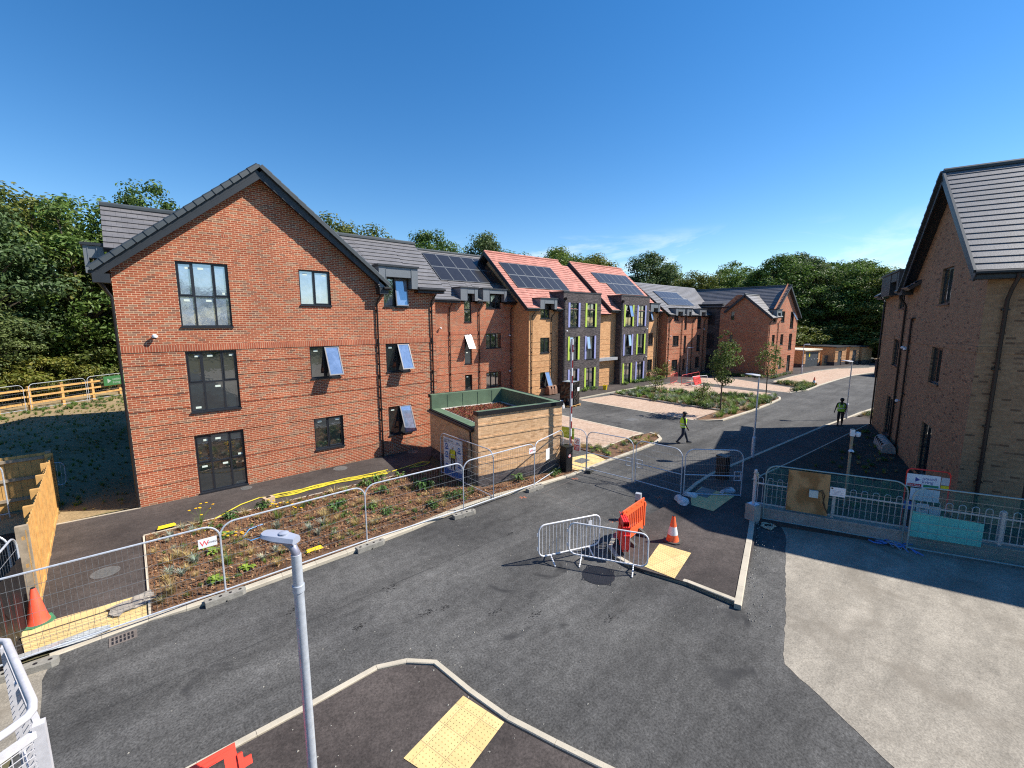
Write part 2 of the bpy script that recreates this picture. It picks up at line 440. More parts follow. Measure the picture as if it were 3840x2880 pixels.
sheet('ground', [(-700,-700), (900,-700), (900,900), (-700,900)], -.03, mat('ground_earth', (.10,.09,.045), .95, var=.3, scale=.2))
sheet('road', [(-1.95,-30), (110,-30), (110,24.5), (24,24.5), (14,30), (13.9,12.2), (-1.95,11.72)], 0, M_ASPH)
sheet('lawn', [(-40,21), (-2.6,19.8), (0,19.8), (0,36), (12,46), (10,58), (-40,58)], -.006, M_LAWN)
sheet('bare_earth', [(-8,4), (-2.2,4), (-2.2,13.6), (-2.45,19.8), (-2.9,30), (-14,30)], -.010, M_SOIL)
sheet('footpath', [(-2.2,13.2), (-.3,13.1), (-.3,16.73), (8.2,16.62), (9.7,16.5), (10.0,17.5), (10.7,18.3), (14.7,17.6), (14.3,15.2), (17.5,15.3), (17.5,20), (22,20), (24,24), (24,29.1), (12,29.1), (-.35,19.7), (-2.5,19.7)], .006, M_PATH)
sheet('footpath', [(24,23.6), (35,23.9), (46,24.2), (52,23.6), (51.5,18.6), (56,17.2), (68,17.4), (77,15.6), (88,13.4), (92,22), (56,30), (24,29.2)], .006, M_PATH)
def rag(poly, st=.12, amp=.014):
    rn = random.Random(3); out = []
    for i, p in enumerate(poly):
        q = poly[(i+1) % len(poly)]; L = math.hypot(q[0]-p[0], q[1]-p[1]); n = max(1, int(L/st)) if L < 9 else 1
        for k in range(n): out.append((p[0]+(q[0]-p[0])*k/n+rn.uniform(-amp,amp), p[1]+(q[1]-p[1])*k/n+rn.uniform(-amp,amp)))
    return out
sheet('old_concrete', rag([(15.3,4.4), (14.45,3.95), (12.9,3.48), (10.25,2.66), (9.1,2.34), (8.83,2.24), (8.5,1.6), (8.1,.91), (7.85,.51), (7.3,-1), (6.6,-4), (6,-30), (40,-30), (22,-10), (17.3,-.4)]), .005, M_OLD)
sheet('old_concrete', [(-5,8), (-1.72,9.6), (-1.78,10.5), (-1.83,11.0), (-1.78,11.4), (-1.74,11.8), (-5,11.8)], .004, M_OLD)
# strips beside the path
kerb([(-.32,16.75), (-.30,13.2), (-.30,11.95)], .05, -.02, .05, 'path_edging', M_EDGE)
kerb([(8.3,16.60), (4.75,16.74), (-.30,16.83)], .05, -.02, .05, 'path_edging', M_EDGE)
kerb([(-.33,19.56), (-2.5,19.70)], .05, -.02, .03, 'path_edging', M_EDGE)
kerb([(-2.15,14.0), (-2.45,19.6)], .05, -.02, .04, 'path_edging', M_EDGE)
# bark bed in front of the red block and the strip round the bin store
slab('planting_bed', [(-.25,12.0), (2.0,11.77), (6.4,12.0), (8.4,12.2), (10,12.16), (11.6,11.98), (13.2,11.84), (14.2,11.85), (14.1,12.45), (9.85,13.15), (9.85,16.5), (8.3,16.58), (4.75,16.72), (-.25,16.8)], -.02, .035, M_MULCH)
kerb([(-1.8,11.68), (-.3,11.78), (.36,11.66), (1.5,11.56), (4,11.62), (6.08,11.75), (8.2,12.0), (9.7,12.0), (11.7,11.76), (13.6,11.70), (14.15,11.80)], .17, -.02, [.02,.03,.07,.09,.1,.1,.1,.1,.09,.06,.03])
sheet('tactile_paving', [(-2.15,12.0), (-2.4,13.25), (-.3,13.1), (-.32,11.95), (-1.0,11.9)], .012, M_TACT)
# pedestrian dropped kerb by the bin store
sheet('tactile_paving', [(14.15,12.45), (14.15,11.98), (16.5,12.0), (16.63,13.2), (15.3,13.4)], .012, M_TACT)
kerb([(14.15,11.80), (16.3,11.86), (18.4,11.84), (20.6,11.98), (21.6,12.25), (22.15,12.75), (22.3,13.35)], .15, -.02, [.03,.06,.1,.1,.1,.1,.09])
slab('planting_bed', [(16.4,12.05), (18.4,11.99), (20.6,12.13), (21.5,12.35), (22.0,12.8), (22.12,13.4), (21.1,13.64), (17.62,13.3), (17.5,15.1), (16.9,15.0), (16.7,13.2)], -.02, .05, M_MULCH)
# pink parking bays with pale edging
sheet('parking_bay', [(17.62,15.4), (17.62,13.38), (21.95,13.7), (22.1,20.1), (22.1,23.6), (17.7,23.6)], .008, M_PINK)
sheet('parking_bay', [(27.6,23.3), (27.53,13.5), (31.72,13.68), (32.2,22.8)], .008, M_PINK)
kerb([(22.06,23.4), (21.92,13.66)], .12, -.02, .014, 'bay_edging', M_EDGE)
kerb([(27.62,13.45), (27.62,23.0)], .12, -.02, .014, 'bay_edging', M_EDGE)
kerb([(24.2,23.7), (27.6,23.6), (32.4,23.75), (41.6,23.9)][::-1], .12, -.02, .09, 'kerb')
kerb([(17.62,13.34), (21.1,13.66), (21.95,13.68)], .06, -.02, .05, 'bay_edging', M_EDGE)
# big planter with grasses
PL2 = [(31.82,21.7), (31.74,13.6), (27.7,13.3), (28.0,12.75), (28.75,12.15), (33.5,12.08), (37,12.2), (40.1,12.42), (41.4,12.95), (40.5,14.0), (38.2,18.0), (37.2,23.0), (32.1,23.2)]
slab('planting_bed', PL2, -.02, .05, M_MULCH)
kerb([(31.95,13.55), (31.82,17), (31.82,23.2)], .12, -.02, .12, 'kerb', M_CONC)
kerb([(27.6,13.35), (27.85,12.75), (28.70,12.02), (33.5,11.94), (37,12.05), (40.2,12.29), (41.2,12.62), (41.7,13.0)], .15, -.02, [.02,.06,.1,.1,.1,.1,.1,.06])
sheet('parking_bay', [(40.6,14.0), (43.3,14.0), (43.1,23.4), (37.3,23.2), (38.3,18.1)], .008, M_PINK)
sheet('parking_bay', [(44.95,13.1), (48.2,13.5), (51.0,20.6), (49.7,23.3), (45.5,23.2)], .008, M_PINK)
kerb([(44.9,13.1), (45.4,23.2)], .12, -.02, .014, 'bay_edging', M_EDGE)
slab('planting_bed', [(45.3,12.95), (47.3,12.46), (51.7,12.7), (53.3,13.9), (50.4,16.6), (48.9,13.6)], -.02, .05, M_SOIL)
kerb([(44.93,13.02), (47.35,12.30), (51.8,12.48), (58,12.5), (64.2,12.35), (68.9,11.6), (80,9.5)], .15, -.02, [.02,.1,.1,.05,.05,.05,.05])
sheet('parking_bay', [(51.9,12.66), (58,12.68), (64.2,12.5), (69,11.75), (80,9.7), (84,11.6), (76.9,13.0), (72.4,15.5), (66.8,16.5), (58.7,16.75), (51.7,16.7), (53.5,14)], .008, M_PINK)
kerb([(84,11.7), (76.9,13.1), (72.4,15.6), (66.8,16.6), (58.7,16.85), (51.7,16.8)], .15, -.02, .06)
# island with the cone, joined to the right-hand footway
ISL = [(14.0,7.42), (12.4,7.42), (11.0,7.42), (10.35,7.34), (9.75,7.05), (9.45,6.6), (9.40,6.1), (9.5,5.7), (9.8,4.7), (9.92,3.48)]
slab('footway', ISL + [(13.75,4.55), (14.75,4.92), (17.2,-.2), (30,-6), (35,5.3), (26.3,5.9), (22.1,6.15), (18.6,6.45), (21.9,7.5), (19.4,7.6), (18.1,7.72), (16.5,7.62), (15.2,7.3)], -.02, .094, M_PATH)
kerb(ISL, .13, -.02, [.03,.08,.11,.11,.11,.11,.1,.04,.1,.12])
kerb([(9.85,3.43), (13.75,4.62), (14.7,4.93)], .15, -.02, [.12,.12,.12])
kerb([(34.2,6.9), (31.8,7.1), (23.0,7.53), (19.4,7.70), (18.1,7.78), (16.5,7.70), (15.2,7.52)][::-1], .13, -.02, [.06,.09,.112,.112,.112,.112,.112])
slab('footway', [(18.6,6.42), (22.1,6.13), (26.3,5.88), (35.5,5.3), (37,5.6), (36.2,6.7), (34.1,6.9), (31.8,7.08), (23,7.5), (19.4,7.66)], -.02, .095, M_PATH)
slab('planting_bed', [(15.6,4.2), (18.6,6.35), (22.1,6.07), (26.3,5.82), (34.6,5.36), (24.7,2.3), (20,.8), (18,-1), (17.2,.4)], -.02, .10, M_SOIL)
kerb([(18.5,6.40), (22.1,6.14), (26.3,5.90), (34.6,5.44)], .05, -.02, .13, 'path_edging', M_EDGE)
kerb([(40.9,6.3), (38,6.62), (36.3,6.72), (34.2,6.92)][::-1], .13, -.02, .112)
slab('planting_bed', [(36.9,6.55), (40.6,6.2), (41.5,4), (36.2,5.6)], -.02, .10, M_SOIL)
tactile([(11.0,6.15), (11.2,5.3), (9.72,4.98), (9.62,5.8)], .103, R(-102), True)
sheet('tactile_paving', [(16.2,7.42), (16.3,6.2), (14.35,6.12), (14.28,6.85), (15.05,7.28)], .103, M_TACT)
# island at the foot of the picture
FG = [(-3.5,7.12), (.13,7.12), (1.65,7.11), (2.87,7.14), (3.35,6.92), (3.72,6.56), (3.84,5.6), (4.0,4.77), (4.28,3.96), (4.6,3.1), (5.2,1.2)]
slab('footway', [(x-.03, y-.03) for x, y in FG] + [(5,-8), (-5,-8)], -.02, .092, M_PATH)
kerb([p for p in FG][::-1], -.1, -.02, .105)
tactile([(3.74,5.60), (3.95,4.75), (2.75,4.42), (2.45,5.28)], .100, R(-76), True)
def disc(name, x, y, r, z, label, cat, m, sq=None, rz=0):
    b = MB()
    if sq: b.box(-sq[0]/2, -sq[1]/2, 0, sq[0]/2, sq[1]/2, .008)
    else: b.lathe([(r, 0), (r, .008), (r*.9, .010), (r*.88, .007)], 24)
    for k in range(-3, 4):
        if not sq: b.box(-r*.6, k*r*.2-.012, .006, r*.6, k*r*.2+.012, .014)
    return tag(b.build(name, m, None, (x, y, z), rz), label, cat)
disc('manhole_cover', -1.1, 14.95, .30, .007, 'round grey manhole cover in the dark path left of the bark bed', 'manhole cover', M_STEELC)
disc('manhole_cover', 2.85, 19.22, .20, .007, 'small round cover at the foot of the tall ground-floor window', 'manhole cover', M_STEELC)
disc('manhole_cover', 6.47, 19.12, .30, .007, 'round cover on the path below the small two-light window', 'manhole cover', M_STEELC)
disc('manhole_cover', 10.1, 19.25, .26, .007, 'round cover on the path near the green-edged brick store', 'manhole cover', M_STEELC)
disc('manhole_cover', 15.75, 7.08, .3, .104, 'square steel cover set in tactile paving at the gate', 'manhole cover', M_STEELC, (.95,.5), .1)
disc('manhole_cover', 15.4, 12.75, .3, .013, 'square grey cover in the yellow paving beside the bin store', 'manhole cover', M_STEELC, (.7,.5), .1)
disc('manhole_cover', 24.6, 16.2, .3, .001, 'square cover in the asphalt between the pink bays', 'manhole cover', M_STEELC, (.9,.6), .0)
b = MB(); b.lathe([(.42,0),(.42,.006),(.40,.008)], 28)
for k in range(-7,8): b.box(-.36, k*.05-.012, .007, .36, k*.05+.012, .012)
tag(b.build('manhole_cover', mat('dark_iron', (.03,.03,.034), .5, metal=.5, var=.3, scale=20), None, (8.52,6.42,.001), .5), 'dark ribbed round iron cover in the road under the white barriers', 'manhole cover')
g = thing('gully_grate', 'slotted drain grate at the kerb in front of the yellow slabs', 'drain', (-.72,11.48,.002), .03)
b = MB(); b.box(-.22,-.17,0,.22,.17,.008); b.build('grate', mat('rusty_iron', (.20,.17,.15), .7, metal=.3, var=.3), g)
b = MB()
for i in range(6):
    for j in range(2): b.box(-.18+i*.062, -.13+j*.14, .0085, -.145+i*.062, -.02+j*.14, .0095)
b.build('slots', M_BLK, g)
# survey crosses, chalk lines, scuffs and laying seams on the asphalt
b = MB(); rn = random.Random(6)
for x, y in ((10.44,11.41),(11.38,8.03),(14.26,8.08),(13.37,11.42)):
    for a in (.3, 1.9, 2.5): c, s = math.cos(a)*.14, math.sin(a)*.14; n = (-s*.12, c*.12); b.poly([(x-c-n[0],y-s-n[1],.003),(x+c-n[0],y+s-n[1],.003),(x+c+n[0],y+s+n[1],.003),(x-c+n[0],y-s+n[1],.003)])
struct(b.build('survey_mark', mat('orange_spray_paint', (.36,.13,.075), .9, var=.3, scale=30)))
b = MB()
for p, q in (((11.31,11.33),(11.31,8.03)),((14.4,11.5),(11.34,11.23)),((10.64,7.95),(11.31,8.03)),((13.74,8.02),(14.77,7.93)),((14.4,11.4),(14.3,8.2))): b.beam((*p,.0016),(*q,.0016),.014,.002)
struct(b.build('chalk_line', mat('pink_chalk', (.16,.13,.115), .9, var=.4, scale=6)))
b = MB()
for x, y, r in ((4.22,9.45,.16),(4.39,8.03,.13),(4.79,7.93,.12),(5.6,7.04,.13),(6.22,6.39,.12),(3.1,8.6,.1),(7.4,5.2,.15),(8.2,9.6,.12),(2.2,10.1,.12)):
    for k in range(26):
        a = rn.uniform(0,6.3); d = r*rn.random()**.7; px, py = x+1.5*d*math.cos(a), y+.8*d*math.sin(a); l = rn.uniform(.012,.04); t = rn.uniform(-.5,.5); c, s = math.cos(t)*l, math.sin(t)*l
        b.poly([(px-c,py-s,.0025),(px+s*.4,py-c*.4,.0025),(px+c,py+s,.0025),(px-s*.4,py+c*.4,.0025)])
struct(b.build('road_scuff', mat('fresh_tar', (.018,.018,.018), .7)))
b = MB()
for P_ in ([(-1.7,9.45),(3,9.5),(8,9.62),(14,9.68),(24,9.75),(40,9.9)],):
    for p, q in zip(P_, P_[1:]):
        n = max(1, int(math.hypot(q[0]-p[0], q[1]-p[1])/.5))
        for k in range(n):
            x0, y0 = p[0]+(q[0]-p[0])*k/n, p[1]+(q[1]-p[1])*k/n; x1, y1 = p[0]+(q[0]-p[0])*(k+1)/n, p[1]+(q[1]-p[1])*(k+1)/n
            b.beam((x0,y0+.012*math.sin(k*2.3),.0009),(x1,y1+.012*math.sin(k*2.3+2.3),.0009),rn.uniform(.010,.026),.0012)
struct(b.build('laying_seam', mat('seam_tar', (.034,.034,.034), .8)))
# ------------------------------------------------------------------ building kit (local frame: u along the front, v into the building, z up)
def facade(b, u0, u1, z0, z1, ops, v=0, grooves=(), band=None, planes=(), m=0, mb=1, rev=.11):
    t = MB()
    us = sorted({u0, u1, *[o[0] for o in ops], *[o[1] for o in ops]}); zs = sorted({z0, z1, *[o[2] for o in ops], *[o[3] for o in ops]})
    us = [x for x in us if u0 <= x <= u1]; zs = [x for x in zs if z0 <= x <= z1]
    for a, c in zip(us, us[1:]):
        for d, e in zip(zs, zs[1:]):
            mu, mz = (a+c)/2, (d+e)/2
            if any(o[0] < mu < o[1] and o[2] < mz < o[3] for o in ops): continue
            t.poly([(a,v,d), (c,v,d), (c,v,e), (a,v,e)], m)
    for a, c, d, e in ops:
        w = v+rev
        t.poly([(a,v,d), (a,v,e), (a,w,e), (a,w,d)], m); t.poly([(c,v,d), (c,w,d), (c,w,e), (c,v,e)], m)
        t.poly([(a,v,e), (c,v,e), (c,w,e), (a,w,e)], m); t.poly([(a,v,d), (a,w,d), (c,w,d), (c,v,d)], m)
    def strip(z, h, p, mm):
        cuts = sorted((o[0], o[1]) for o in ops if o[2] < z+h-.01 and o[3] > z+.01); x = u0+.002
        for a, c in cuts + [(u1-.002, None)]:
            if a-x > .02: t.box(x, v-p, z, a, v, z+h, mm, skip='k')
            if c: x = c
    for z in grooves: strip(z, .072, .017, m)
    if band: strip(band[0], band[1]-band[0], .02, mb)
    if planes: t.cut(planes)
    b.add(t)

def roof_slope(b, e0, e1, r0, r1, m=0, pitch=.33, th=.14, mu=1, lp=.042):
    """tiled slope: eave e0-e1, ridge r0-r1 (e0 under r0); each course is a real step"""
    e0, e1, r0, r1 = map(Vector, (e0, e1, r0, r1))
    n = (e1-e0).cross(r0-e0)
    if n.length < 1e-6: n = (e1-e0).cross(r1-e0)
    n.normalize()
    if n.z < 0: n = -n
    k = max(2, round(max((r0-e0).length, (r1-e1).length)/pitch))
    for i in range(k):
        a = e0.lerp(r0, i/k); c = e1.lerp(r1, i/k); d = e1.lerp(r1, (i+1)/k); e = e0.lerp(r0, (i+1)/k)
        flip = (c-a).cross(e-a).dot(n) < 0
        q = [a+n*lp, c+n*lp, d+n*.006, e+n*.006]; lip = [a-n*.01, c-n*.01, c+n*lp, a+n*lp]
        if flip: q = q[::-1]; lip = lip[::-1]
        b.poly(q, m); b.poly(lip, m)
    low = [e0-n*th, r0-n*th, r1-n*th, e1-n*th]; top = [e0, r0, r1, e1]
    if (low[1]-low[0]).cross(low[3]-low[0]).dot(n) > 0: b.poly(low[::-1], mu)
    else: b.poly(low, mu)
    for i in range(4):
        j = (i+1) % 4; s = [low[i], low[j], top[j], top[i]]
        if (s[1]-s[0]).length > 1e-4: b.poly(s, mu)

def roof_gaps(b, u0, u1, ve, ze, vr, zr, gaps, **k):
    """front slope left open where dormer windows break through the eave; gaps = (from, to, height at which the tiles start again)"""
    x = u0
    for a, c, zc in sorted(gaps):
        if a > x: roof_slope(b, (x,ve,ze), (a,ve,ze), (x,vr,zr), (a,vr,zr), **k)
        vc = ve+(vr-ve)*(zc-ze)/(zr-ze)
        roof_slope(b, (a,vc,zc), (c,vc,zc), (a,vr,zr), (c,vr,zr), **k); x = c
    if u1 > x: roof_slope(b, (x,ve,ze), (u1,ve,ze), (x,vr,zr), (u1,vr,zr), **k)
def eave_runs(P, u0, u1, ve, ze, gaps, wallv=-.004):
    """fascia, soffit and gutter between the dormer gaps"""
    x = u0; f = MB()
    for a, c in [(g[0], g[1]) for g in sorted(gaps)] + [(u1, u1)]:
        if a-x > .05:
            f.box(x, ve+.02, ze-.20, a, ve+.06, ze-.05); f.box(x, ve+.03, ze-.23, a, wallv, ze-.20); gutter(P, (x, ve-.06, ze-.06), (a, ve-.06, ze-.06))
        x = c
    split_build(f, 'fascia', M_ANT, P)

def window(P, u0, u1, z0, z1, v=0, cols=(1,), rows=(1,), film=(), sash=(), sill=True, stick=0, label=None, depth=.07, fr=.055, fins=None, framem=None):
    """cols / rows: relative light widths (left to right) and heights (bottom to top); sash: (col,row,angle) top-hung open lights"""
    W = u1-u0; H = z1-z0; va = v+depth; vb = v+depth+.05
    cs = [0]; [cs.append(cs[-1]+c/sum(cols)) for c in cols]; rs = [0]; [rs.append(rs[-1]+r/sum(rows)) for r in rows]
    f = MB(); g = MB(); ks = []
    f.box(u0+.002, va, z0+.002, u0+fr, vb, z1-.002); f.box(u1-fr, va, z0+.002, u1-.002, vb, z1-.002)
    f.box(u0+fr, va, z0+.002, u1-fr, vb, z0+fr); f.box(u0+fr, va, z1-fr, u1-fr, vb, z1-.002)
    for c in cs[1:-1]: f.box(u0+c*W-fr*.55, va+.002, z0+fr, u0+c*W+fr*.55, vb-.002, z1-fr)
    for i, r in enumerate(rs[1:-1]):
        xs = [0]+[c for c in cs[1:-1]]+[1]
        for a, c in zip(xs, xs[1:]):
            f.box(u0+a*W+(fr if a == 0 else fr*.55), va+.002, z0+r*H-fr*.5, u0+c*W-(fr if c == 1 else fr*.55), vb-.002, z0+r*H+fr*.5)
    op = {(s[0], s[1]) for s in sash}
    wo = None
    for i in range(len(cols)):
        for j in range(len(rows)):
            a = u0+cs[i]*W+(fr if i == 0 else fr*.55); c = u0+cs[i+1]*W-(fr if i == len(cols)-1 else fr*.55)
            d = z0+rs[j]*H+(fr if j == 0 else fr*.5); e = z0+rs[j+1]*H-(fr if j == len(rows)-1 else fr*.5)
            if (i, j) in op:
                f.box(a, vb+.04, d, c, vb+.05, e, 1)
            else:
                g.poly([(a,vb-.02,d), (c,vb-.02,d), (c,vb-.02,e), (a,vb-.02,e)], 1 if film == 'all' or (i, j) in film else 0)
                if len(cols)*len(rows) > 1 and ((i+j) % 2 == 1 or len(cols) == 1) and (len(rows) == 1 or j == len(rows)-1):   # opening light with its own frame
                    q = .035
                    for bx in ((a,d,a+q,e), (c-q,d,c,e), (a+q,d,c-q,d+q), (a+q,e-q,c-q,e)):
                        f.box(bx[0], va-.012, bx[1], bx[2], va+.03, bx[3])
                if stick and (i*7+j*3) % 5 != 4:
                    x = a+(c-a)*(.25+.3*((i*3+j) % 2)); zz = (e-.16) if (j+stick) % 2 else (d+.06 if (i+j) % 3 == 0 else e-.2)
                    k = MB(); ks.append(k); k.poly([(x,vb-.024,zz), (x+.17,vb-.024,zz), (x+.17,vb-.024,zz+.075), (x,vb-.024,zz+.075)])
    wo = f.build('window', [framem or M_FRM, M_DARKIN], P)
    if label: wo['label'] = label
    if g.f: g.build('pane', [M_GLASS, M_SKYFILM], wo)
    for k in ks: k.build('sticker', M_STICK, wo)
    if sill:
        s = MB(); s.box(u0-.02, v-.05, z0-.045, u1+.02, va+.01, z0+.012); s.build('sill', M_FRM, wo)
    for ci, rj, ang in sash:
        a = u0+cs[ci]*W+.02; c = u0+cs[ci+1]*W-.02; d = z0+rs[rj]*H+.02; e = z0+rs[rj+1]*H-.02; h = e-d
        t = MB(); q = .05
        for bx in ((a,d,a+q,e), (c-q,d,c,e), (a+q,d,c-q,d+q), (a+q,e-q,c-q,e)): t.box(bx[0], -.02, bx[1], bx[2], .02, bx[3], 0)
        t.poly([(a+q,-.004,d+q), (c-q,-.004,d+q), (c-q,-.004,e-q), (a+q,-.004,e-q)], 1)
        t.poly([(a+q,.004,d+q), (a+q,.004,e-q), (c-q,.004,e-q), (c-q,.004,d+q)], 2)
        mt = Matrix.Translation((0, va-.03, e)) @ Matrix.Rotation(R(-ang), 4, 'X') @ Matrix.Translation((0,0,-e))
        t2 = MB(); t2.add(t, mt); t2.build('sash', [M_FRML, M_SKYFILM, M_GLASS], wo)
    if fins:
        for x in fins[:2]:
            p = MB(); p.box(x-.12, v-.035, z0-.02, x+.12, v-.003, z1+.02); p.build('side_panel', fins[2], wo)
    return wo

def dormer(P, u0, u1, w0, w1, zb, zt, zw, v, depth, m=None):
    """box dormer: cladding frame round the window head, flat cap, cheeks running back into the roof"""
    b = MB()
    b.box(u0, v, zb, w0-.01, v+.42, zt); b.box(w1+.01, v, zb, u1, v+.42, zt); b.box(w0-.01, v+.01, zw, w1+.01, v+.42, zt)
    for x in (w0-.01, w1+.01): b.box(x-.012, v-.012, zb+.01, x+.012, v, zt-.01)
    b.poly([(u0,v+.42,zb), (u0,v+.42,zt), (u0,v+depth,zt), (u0,v+.6,zb)], 0); b.poly([(u1,v+.42,zb), (u1,v+.6,zb), (u1,v+depth,zt), (u1,v+.42,zt)], 0)
    o = b.build('dormer', [m or M_ZINC], P)
    c = MB(); c.box(u0-.06, v-.06, zt, u1+.06, v+depth, zt+.09); c.build('dormer_cap', M_ANT, o)
    return o

def pipe(P, u, v, z0, z1, elbow=None, r=.038, name='downpipe', m=None):
    b = MB(); pts = [(u,v-.07,z0), (u,v-.07,z1)]
    if elbow: pts += [(u+elbow[0]*.15, v-.07-elbow[1]*.15, z1+.12), (u+elbow[0], v-.07-elbow[1], z1+.42), (u+elbow[0], v-.07-elbow[1], z1+.62)]
    b.tube(pts, r, 8)
    z = z0+.8
    while z < z1:
        b.box(u-.07, v-.075, z-.02, u+.07, v, z+.02); z += 1.55
    return b.build(name, m or M_PIPE, P, smooth=True)
def gutter(P, p0, p1, r=.062, m=None):
    b = MB(); b.tube([p0, p1], r, 8); return b.build('gutter', m or M_PIPE, P, smooth=True)
def panels(P, pts, nu, nv, skip=()):
    """roof-integrated solar panels, pts = lower-left, lower-right, upper-right, upper-left"""
    a, b_, c, d = map(Vector, pts); n = (b_-a).cross(d-a).normalized()
    tr = MB(); ex = (b_-a).normalized()*.07; ey = (d-a).normalized()*.07
    for i in range(nu):
        for j in range(nv):
            if (i, j) in skip: continue
            t = MB()
            q = [a.lerp(b_, x).lerp(d.lerp(c, x), y) for x, y in ((i/nu,j/nv), ((i+1)/nu,j/nv), ((i+1)/nu,(j+1)/nv), (i/nu,(j+1)/nv))]
            ctr = sum(q, Vector())/4; q = [ctr+(p-ctr)*.985 for p in q]
            t.poly([ctr+(p-ctr)*.955+n*.0855 for p in q], 0); t.poly([p+n*.084 for p in q], 2)
            for k in range(4): t.poly([q[k]+n*.03, q[(k+1)%4]+n*.03, q[(k+1)%4]+n*.085, q[k]+n*.085], 1)
            t.build('solar_panel', [M_PV, M_ANT, M_ZINC], P)
def camera_pod(P, u, v, z):
    b = MB(); b.lathe([(.03,0),(.07,.01),(.085,.05),(.075,.10),(.03,.13)], 12, (u, v-.14, z)); b.beam((u,v,z+.08), (u,v-.1,z+.08), .05, .05)
    b.lathe([(.0,-.035),(.04,-.03),(.055,0)], 10, (u, v-.15, z), 1)
    return b.build('security_camera', [M_WHITE, M_BLK], P, smooth=True)
def caps(P, p0, p1, w, n, m, name='verge_cap'):
    """overlapping cap units running up a verge"""
    p0 = Vector(p0); p1 = Vector(p1); b = MB()
    for i in range(n):
        a = p0.lerp(p1, i/n); c = p0.lerp(p1, (i+1.12)/n); d = (c-a).normalized(); up = Vector((0,0,1)); s = d.cross(up).normalized(); up = s.cross(d)
        for (x, q, k) in ((a, 1.15, .05), (c, .95, .0)): pass
        V = []
        for x, q in ((a, 1.12), (c, .94)):
            for sx, sz in ((-1,-.9), (1,-.9), (1,.55), (.6,1), (-.6,1), (-1,.55)): V.append(x + s*(sx*w*q/2) + up*(sz*w*.34*q))
        b.mesh(V, [(5,4,3,2,1,0), (6,7,8,9,10,11)] + [(k, (k+1)%6, (k+1)%6+6, k+6) for k in range(6)])
    return b.build(name, m, P)

ZG = [.68, 1.23, 1.77, 2.31, 2.85, 3.39, 3.93, 4.47, 4.98]
# ================================================================== red gabled block on the left
F0 = (-.32, 19.58, 0)
P = thing('apartment_block', 'tall red brick gabled block with six-light windows, nearest on the left', 'apartment block', F0)
b = MB(); SL = .82
WG = [(1.72,3.30,.06,2.28), (1.72,3.30,3.17,5.41), (1.70,3.27,6.30,8.60), (5.94,7.20,.91,2.32), (5.96,7.20,4.06,5.42), (5.73,6.98,7.16,8.60)]
WS = [(9.38,10.62,.97,2.37), (9.38,10.62,4.07,5.42), (9.38,10.62,7.18,8.52)]
facade(b, 0, 9.0, 0, 12.6, WG, 0, ZG, (5.44,5.67), [((-.42,0,8.0), (-SL,0,1)), ((9.42,0,8.0), (SL,0,1))])
facade(b, 9.0, 12.14, 0, 7.98, [w if w[3] < 7.98 else (w[0], w[1], w[2], 7.98) for w in WS], 0, ZG, (5.44,5.67))
b.box(9.38-.0, .11, 7.98, 10.62, .2, 8.6, 0, 'f')
b.poly([(0,17,0), (0,0,0), (0,0,8.0), (0,17,8.0)][::-1]); b.poly([(0,0,0),(0,17,0),(0,17,8.3),(0,0,8.3)][::-1])
b.poly([(12.14,0,0), (12.14,9.5,0), (12.14,9.5,8.0), (12.14,2.62,10.5), (12.14,0,8.0)])
b.poly([(9,17,0), (0,17,0), (0,17,8.1), (4.5,17,11.8), (9,17,8.1)])
b.poly([(9,17,0), (9,17,8), (9,5.6,8), (9,5.6,0)][::-1])
# air bricks
for u in (3.15, 4.42): b.box(u, -.006, 9.55, u+.22, 0, 9.66, 1, 'k')
wall = b.build('wall', [M_RED, M_REDS], P)
b = MB()
AZ = 8.14+SL*4.92
roof_slope(b, (-.42,17,8.14), (-.42,-.40,8.14), (4.5,17,AZ), (4.5,-.40,AZ)); roof_slope(b, (9.42,-.40,8.14), (9.42,17,8.14), (4.5,-.40,AZ), (4.5,17,AZ))
roof_gaps(b, 8.95, 12.46, -.42, 8.09, 2.62, 10.64, [(9.02,10.98,9.0)]); roof_slope(b, (-.10,.55,8.90), (8.95,.55,8.90), (-.10,2.62,10.64), (8.95,2.62,10.64))
roof_slope(b, (12.46,5.66,8.09), (-.10,5.66,8.09), (12.46,2.62,10.64), (-.10,2.62,10.64))
roof = b.build('roof', [M_TILE, M_ANT], P)
b = MB(); b.tube([(-.12,2.62,10.68), (12.5,2.62,10.68)], .11, 8); b.tube([(4.5,-.3,AZ+.03), (4.5,17,AZ+.03)], .12, 8); b.build('ridge_tiles', M_VERGE, roof, smooth=True)
caps(roof, (-.46,-.38,8.15), (4.42,-.38,AZ+.02), .27, 17, M_VERGE); caps(roof, (9.46,-.38,8.15), (4.58,-.38,AZ+.02), .27, 17, M_VERGE)
b = MB(); b.beam((-.40,-.37,7.95), (4.55,-.37,AZ-.22), .05, .22); b.beam((9.40,-.372,7.95), (4.45,-.372,AZ-.22), .05, .22)
b.box(-.44,-.42,7.72,-.02,-.02,8.0); b.box(9.02,-.42,7.72,9.44,-.02,8.0)
b.poly([(-.4,-.36,7.90),(4.5,-.36,AZ-.28),(4.5,0,AZ-.28),(-.4,0,7.90)]); b.poly([(9.4,-.36,7.90),(9.4,0,7.90),(4.5,0,AZ-.28),(4.5,-.36,AZ-.28)])
b.build('fascia', M_ANT, P)
eave_runs(P, 10.98, 12.46, -.42, 8.09, [])
